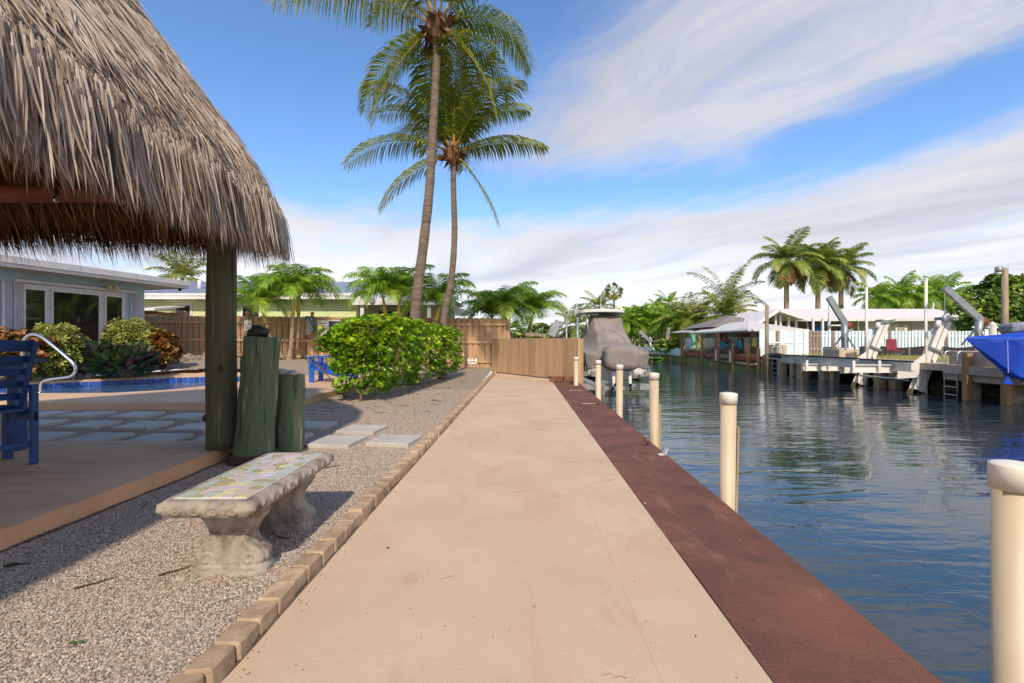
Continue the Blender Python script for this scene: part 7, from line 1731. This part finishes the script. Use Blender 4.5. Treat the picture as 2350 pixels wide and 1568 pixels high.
for i, (u, vt, D, R_) in enumerate(((2008, 684, 44, 2.0), (2036, 698, 45, 1.8), (2068, 676, 44, 2.2), (2098, 696, 46, 1.8), (2130, 674, 44, 2.2), (2165, 672, 45, 2.2), (2195, 690, 46, 1.9))):
    b = P(u, 784, D); farpalm('feather_palm', 'green feather palm behind the white house roof, %s from the left of its row' % ['first', 'second', 'third', 'fourth', 'fifth', 'sixth', 'seventh'][i], (b.x, D, .3), zc(vt, D)-.3, .12, R_, 18, m_ado, 60+i, 'row of feather palms behind the white house', ll=.8, n=26, w=.09, hang=.6, elmin=-45, droop=80)
fp = [('coconut palm with ragged fronds rising above the white canopy', 1668, 690, 48, 4.6, m_coco, .9, 17, -5), ('bushy palm with golden arching fronds just behind the white canopy', 1662, 728, 43, 3.3, m_coco, .7, 26, 0), ('coconut palm with upright fronds left of the white canopy', 1572, 735, 47, 3.6, m_coco, .75, 16, 5), ('yellowish drooping palm over the canopy side roof', 1600, 745, 46, 3.0, m_coco, .7, 16, -10),
      ('small palm top above the green thicket, left one', 1506, 708, 62, 1.8, m_ado, .5, 14, -20), ('small palm top above the green thicket, right one', 1534, 696, 64, 2.2, m_ado, .55, 14, -20), ('coconut palm above the boat hardtop', 1375, 706, 56, 2.9, m_coco, .7, 15, -10), ('coconut palm left of the boat hardtop behind the gate', 1322, 748, 44, 2.6, m_coco, .7, 16, -20), ('palm crown peeping above the green house roof', 418, 638, 36, 2.6, m_coco, .7, 14, -5)]
for i, (lab, u, v, D, R_, mt, ll, nf, em) in enumerate(fp):
    b = P(u, 784, D); farpalm('distant_palm', lab, (b.x, D, .2), zc(v, D)-.2, .14, R_, nf, mt, 80+i, 'scattered palms in the distance', ll=ll, n=30, w=.08, hang=.55, elmin=em, tmat=m_trunk)
# fan palm on a thin tall trunk
b = P(1410, 784, 80); t = thing('fan_palm', 'slender tall fan palm with a small round crown far away', 'palm tree', (b.x, 80, .2)); mb = MB(); c = P(1409, 668, 80); mb.tube([(b.x, 80, .2), c], [.2, .14], 8); mb.build('trunk', m_trunk, t)
mb = MB(); q = random.Random(2)
for k in range(46):
    d = V(q.gauss(0, 1), q.gauss(0, 1), q.gauss(.1, .9)).normalized(); ct = c+d*.9; t1 = d.orthogonal().normalized(); t2 = d.cross(t1)
    for j in range(9):
        a = (j-4)*.3; e = (d*math.cos(a)+t1*math.sin(a)).normalized(); mb.add([ct, ct+e*.5+t2*.06, ct+e*.85+V(0, 0, -.15), ct+e*.5-t2*.06], [(0, 1, 2, 3)], min(1, max(0, .4-d.z*.4+q.gauss(0, .1))))
mb.build('crown', m_coco, t)
# thicket of slim palms behind the aqua wall
q = random.Random(12)
th_lab = ['first', 'second', 'third', 'fourth', 'fifth', 'sixth', 'seventh', 'eighth', 'ninth', 'tenth', 'eleventh', 'twelfth']
for i in range(12):
    u = 1424+i*11.5+q.uniform(-3, 3); D = 53+q.uniform(-2, 5); b = P(u, 784, D); v = 742-8*math.sin(i/11*math.pi)+q.uniform(-7, 7)
    farpalm('thicket_palm', 'slim palm in the thicket behind the aqua wall, %s from the covered boat' % th_lab[i], (b.x, D, .2), zc(v, D)-.2, .07, 2.1, 18, m_ado, 120+i, 'thicket of slim palms behind the aqua wall', ll=.75, n=22, w=.10, hang=.7, elmin=-50, lean=q.uniform(-.4, .4))
g_tree = [S(56, 80, 20), S(88, 115, 28), S(130, 157, 44), S(178, 195, 67)]
m_tree = M('broad_leaf', None, attr=g_tree, rough=.45, transl=.2)
def tree(name, label, base, lobes, n, L_, mat, seed, group=None, trunk=.18, shape=LEAF):
    q = random.Random(seed); base = Vector(base); t = thing(name, label, 'tree', base, group); mb = MB()
    for k in range(n):
        c, r = lobes[q.randrange(len(lobes))]; c = Vector(c); d = V(q.gauss(0, 1), q.gauss(0, 1), q.gauss(.2, 1)).normalized(); rr = r*(.72+.34*q.random())*(1+.25*mnoise.noise(d*2.5+c)); p = c+d*rr
        up = (d+V(0, 0, .5)).normalized(); t1 = up.orthogonal().normalized(); t2 = up.cross(t1); rb = .38+.5*mnoise.noise(p*.9)+q.gauss(0, .12)
        for i in range(4): a = q.uniform(0, 6.28); addleaf(mb, p+(t1*math.cos(a)+t2*math.sin(a))*L_*.4, (up*.5+t1*math.cos(a)+t2*math.sin(a)), up, L_*q.uniform(.7, 1.2), min(1, max(0, rb+q.gauss(0, .1))), shape, 1.1)
    mb.build('crown', mat, t); tr_ = MB()
    for c, r in lobes: c = Vector(c); tr_.tube([base, base.lerp(c, .5)+V(q.uniform(-.3, .3), 0, 0), c], [trunk, trunk*.6, trunk*.25], 8)
    tr_.build('trunk', m_stem, t, smooth=True)
D = 30; lob = [((P(u, v, D+dy).x, D+dy, zc(v, D+dy)), r) for u, v, r, dy in ((2225, 720, .95, 0), (2262, 690, 1.1, .5), (2300, 680, 1.2, 0), (2335, 700, 1.2, .5), (2375, 690, 1.4, 0), (2250, 750, 1.0, -.5), (2310, 740, 1.1, -.6), (2350, 740, 1.2, -.5), (2410, 730, 1.4, 0), (2290, 650, .6, .3), (2345, 660, .8, .4))]
tree('sea_grape_tree', 'dense round-leaved green tree behind the lamp post at the right edge', (P(2310, 0, 30).x, 30.2, .3), lob, 2600, .22, m_tree, 5)
for i, (u, v, r, D) in enumerate(((1240, 770, 1.6, 42), (1288, 772, 1.5, 46), (1345, 765, 1.8, 60), (1402, 765, 1.9, 66), (1445, 752, 1.8, 66), (1500, 745, 2.0, 68), (1545, 742, 2.2, 66), (1590, 745, 2.0, 62), (1215, 764, 1.5, 36))):
    b = P(u, 784, D); z = zc(v, D); tree('background_tree', ['low green tree beyond the gate palms', 'low green tree left of the guide pole', 'green tree behind the boat hardtop, left side', 'green tree behind the boat hardtop, right side', 'green tree behind the start of the palm thicket', 'green tree behind the middle of the palm thicket', 'green tree behind the end of the palm thicket', 'green tree behind the canopy side roof', 'low green shrub right behind the gate palms'][i], (b.x, D, .2), [((b.x-r*.7, D, z-r*.5), r), ((b.x+r*.6, D+.5, z-r*.4), r*.9), ((b.x, D, z-r*1.1), r*1.1)], 420, .3, m_tree, 200+i, 'trees in the far background')
# plants on the aqua wall
for i, (u, D) in enumerate(((1522, 45), (1543, 44))): shrub('potted_plant', ['leafy plant on the aqua wall between the small davits', 'leafy plant on the aqua wall left of the white canopy'][i], 'plant', P(u, 806, D), (.7, .6, .5), 70, .3, m_tree, LEAFN, 1.2, seed=300+i, stemh=.1)
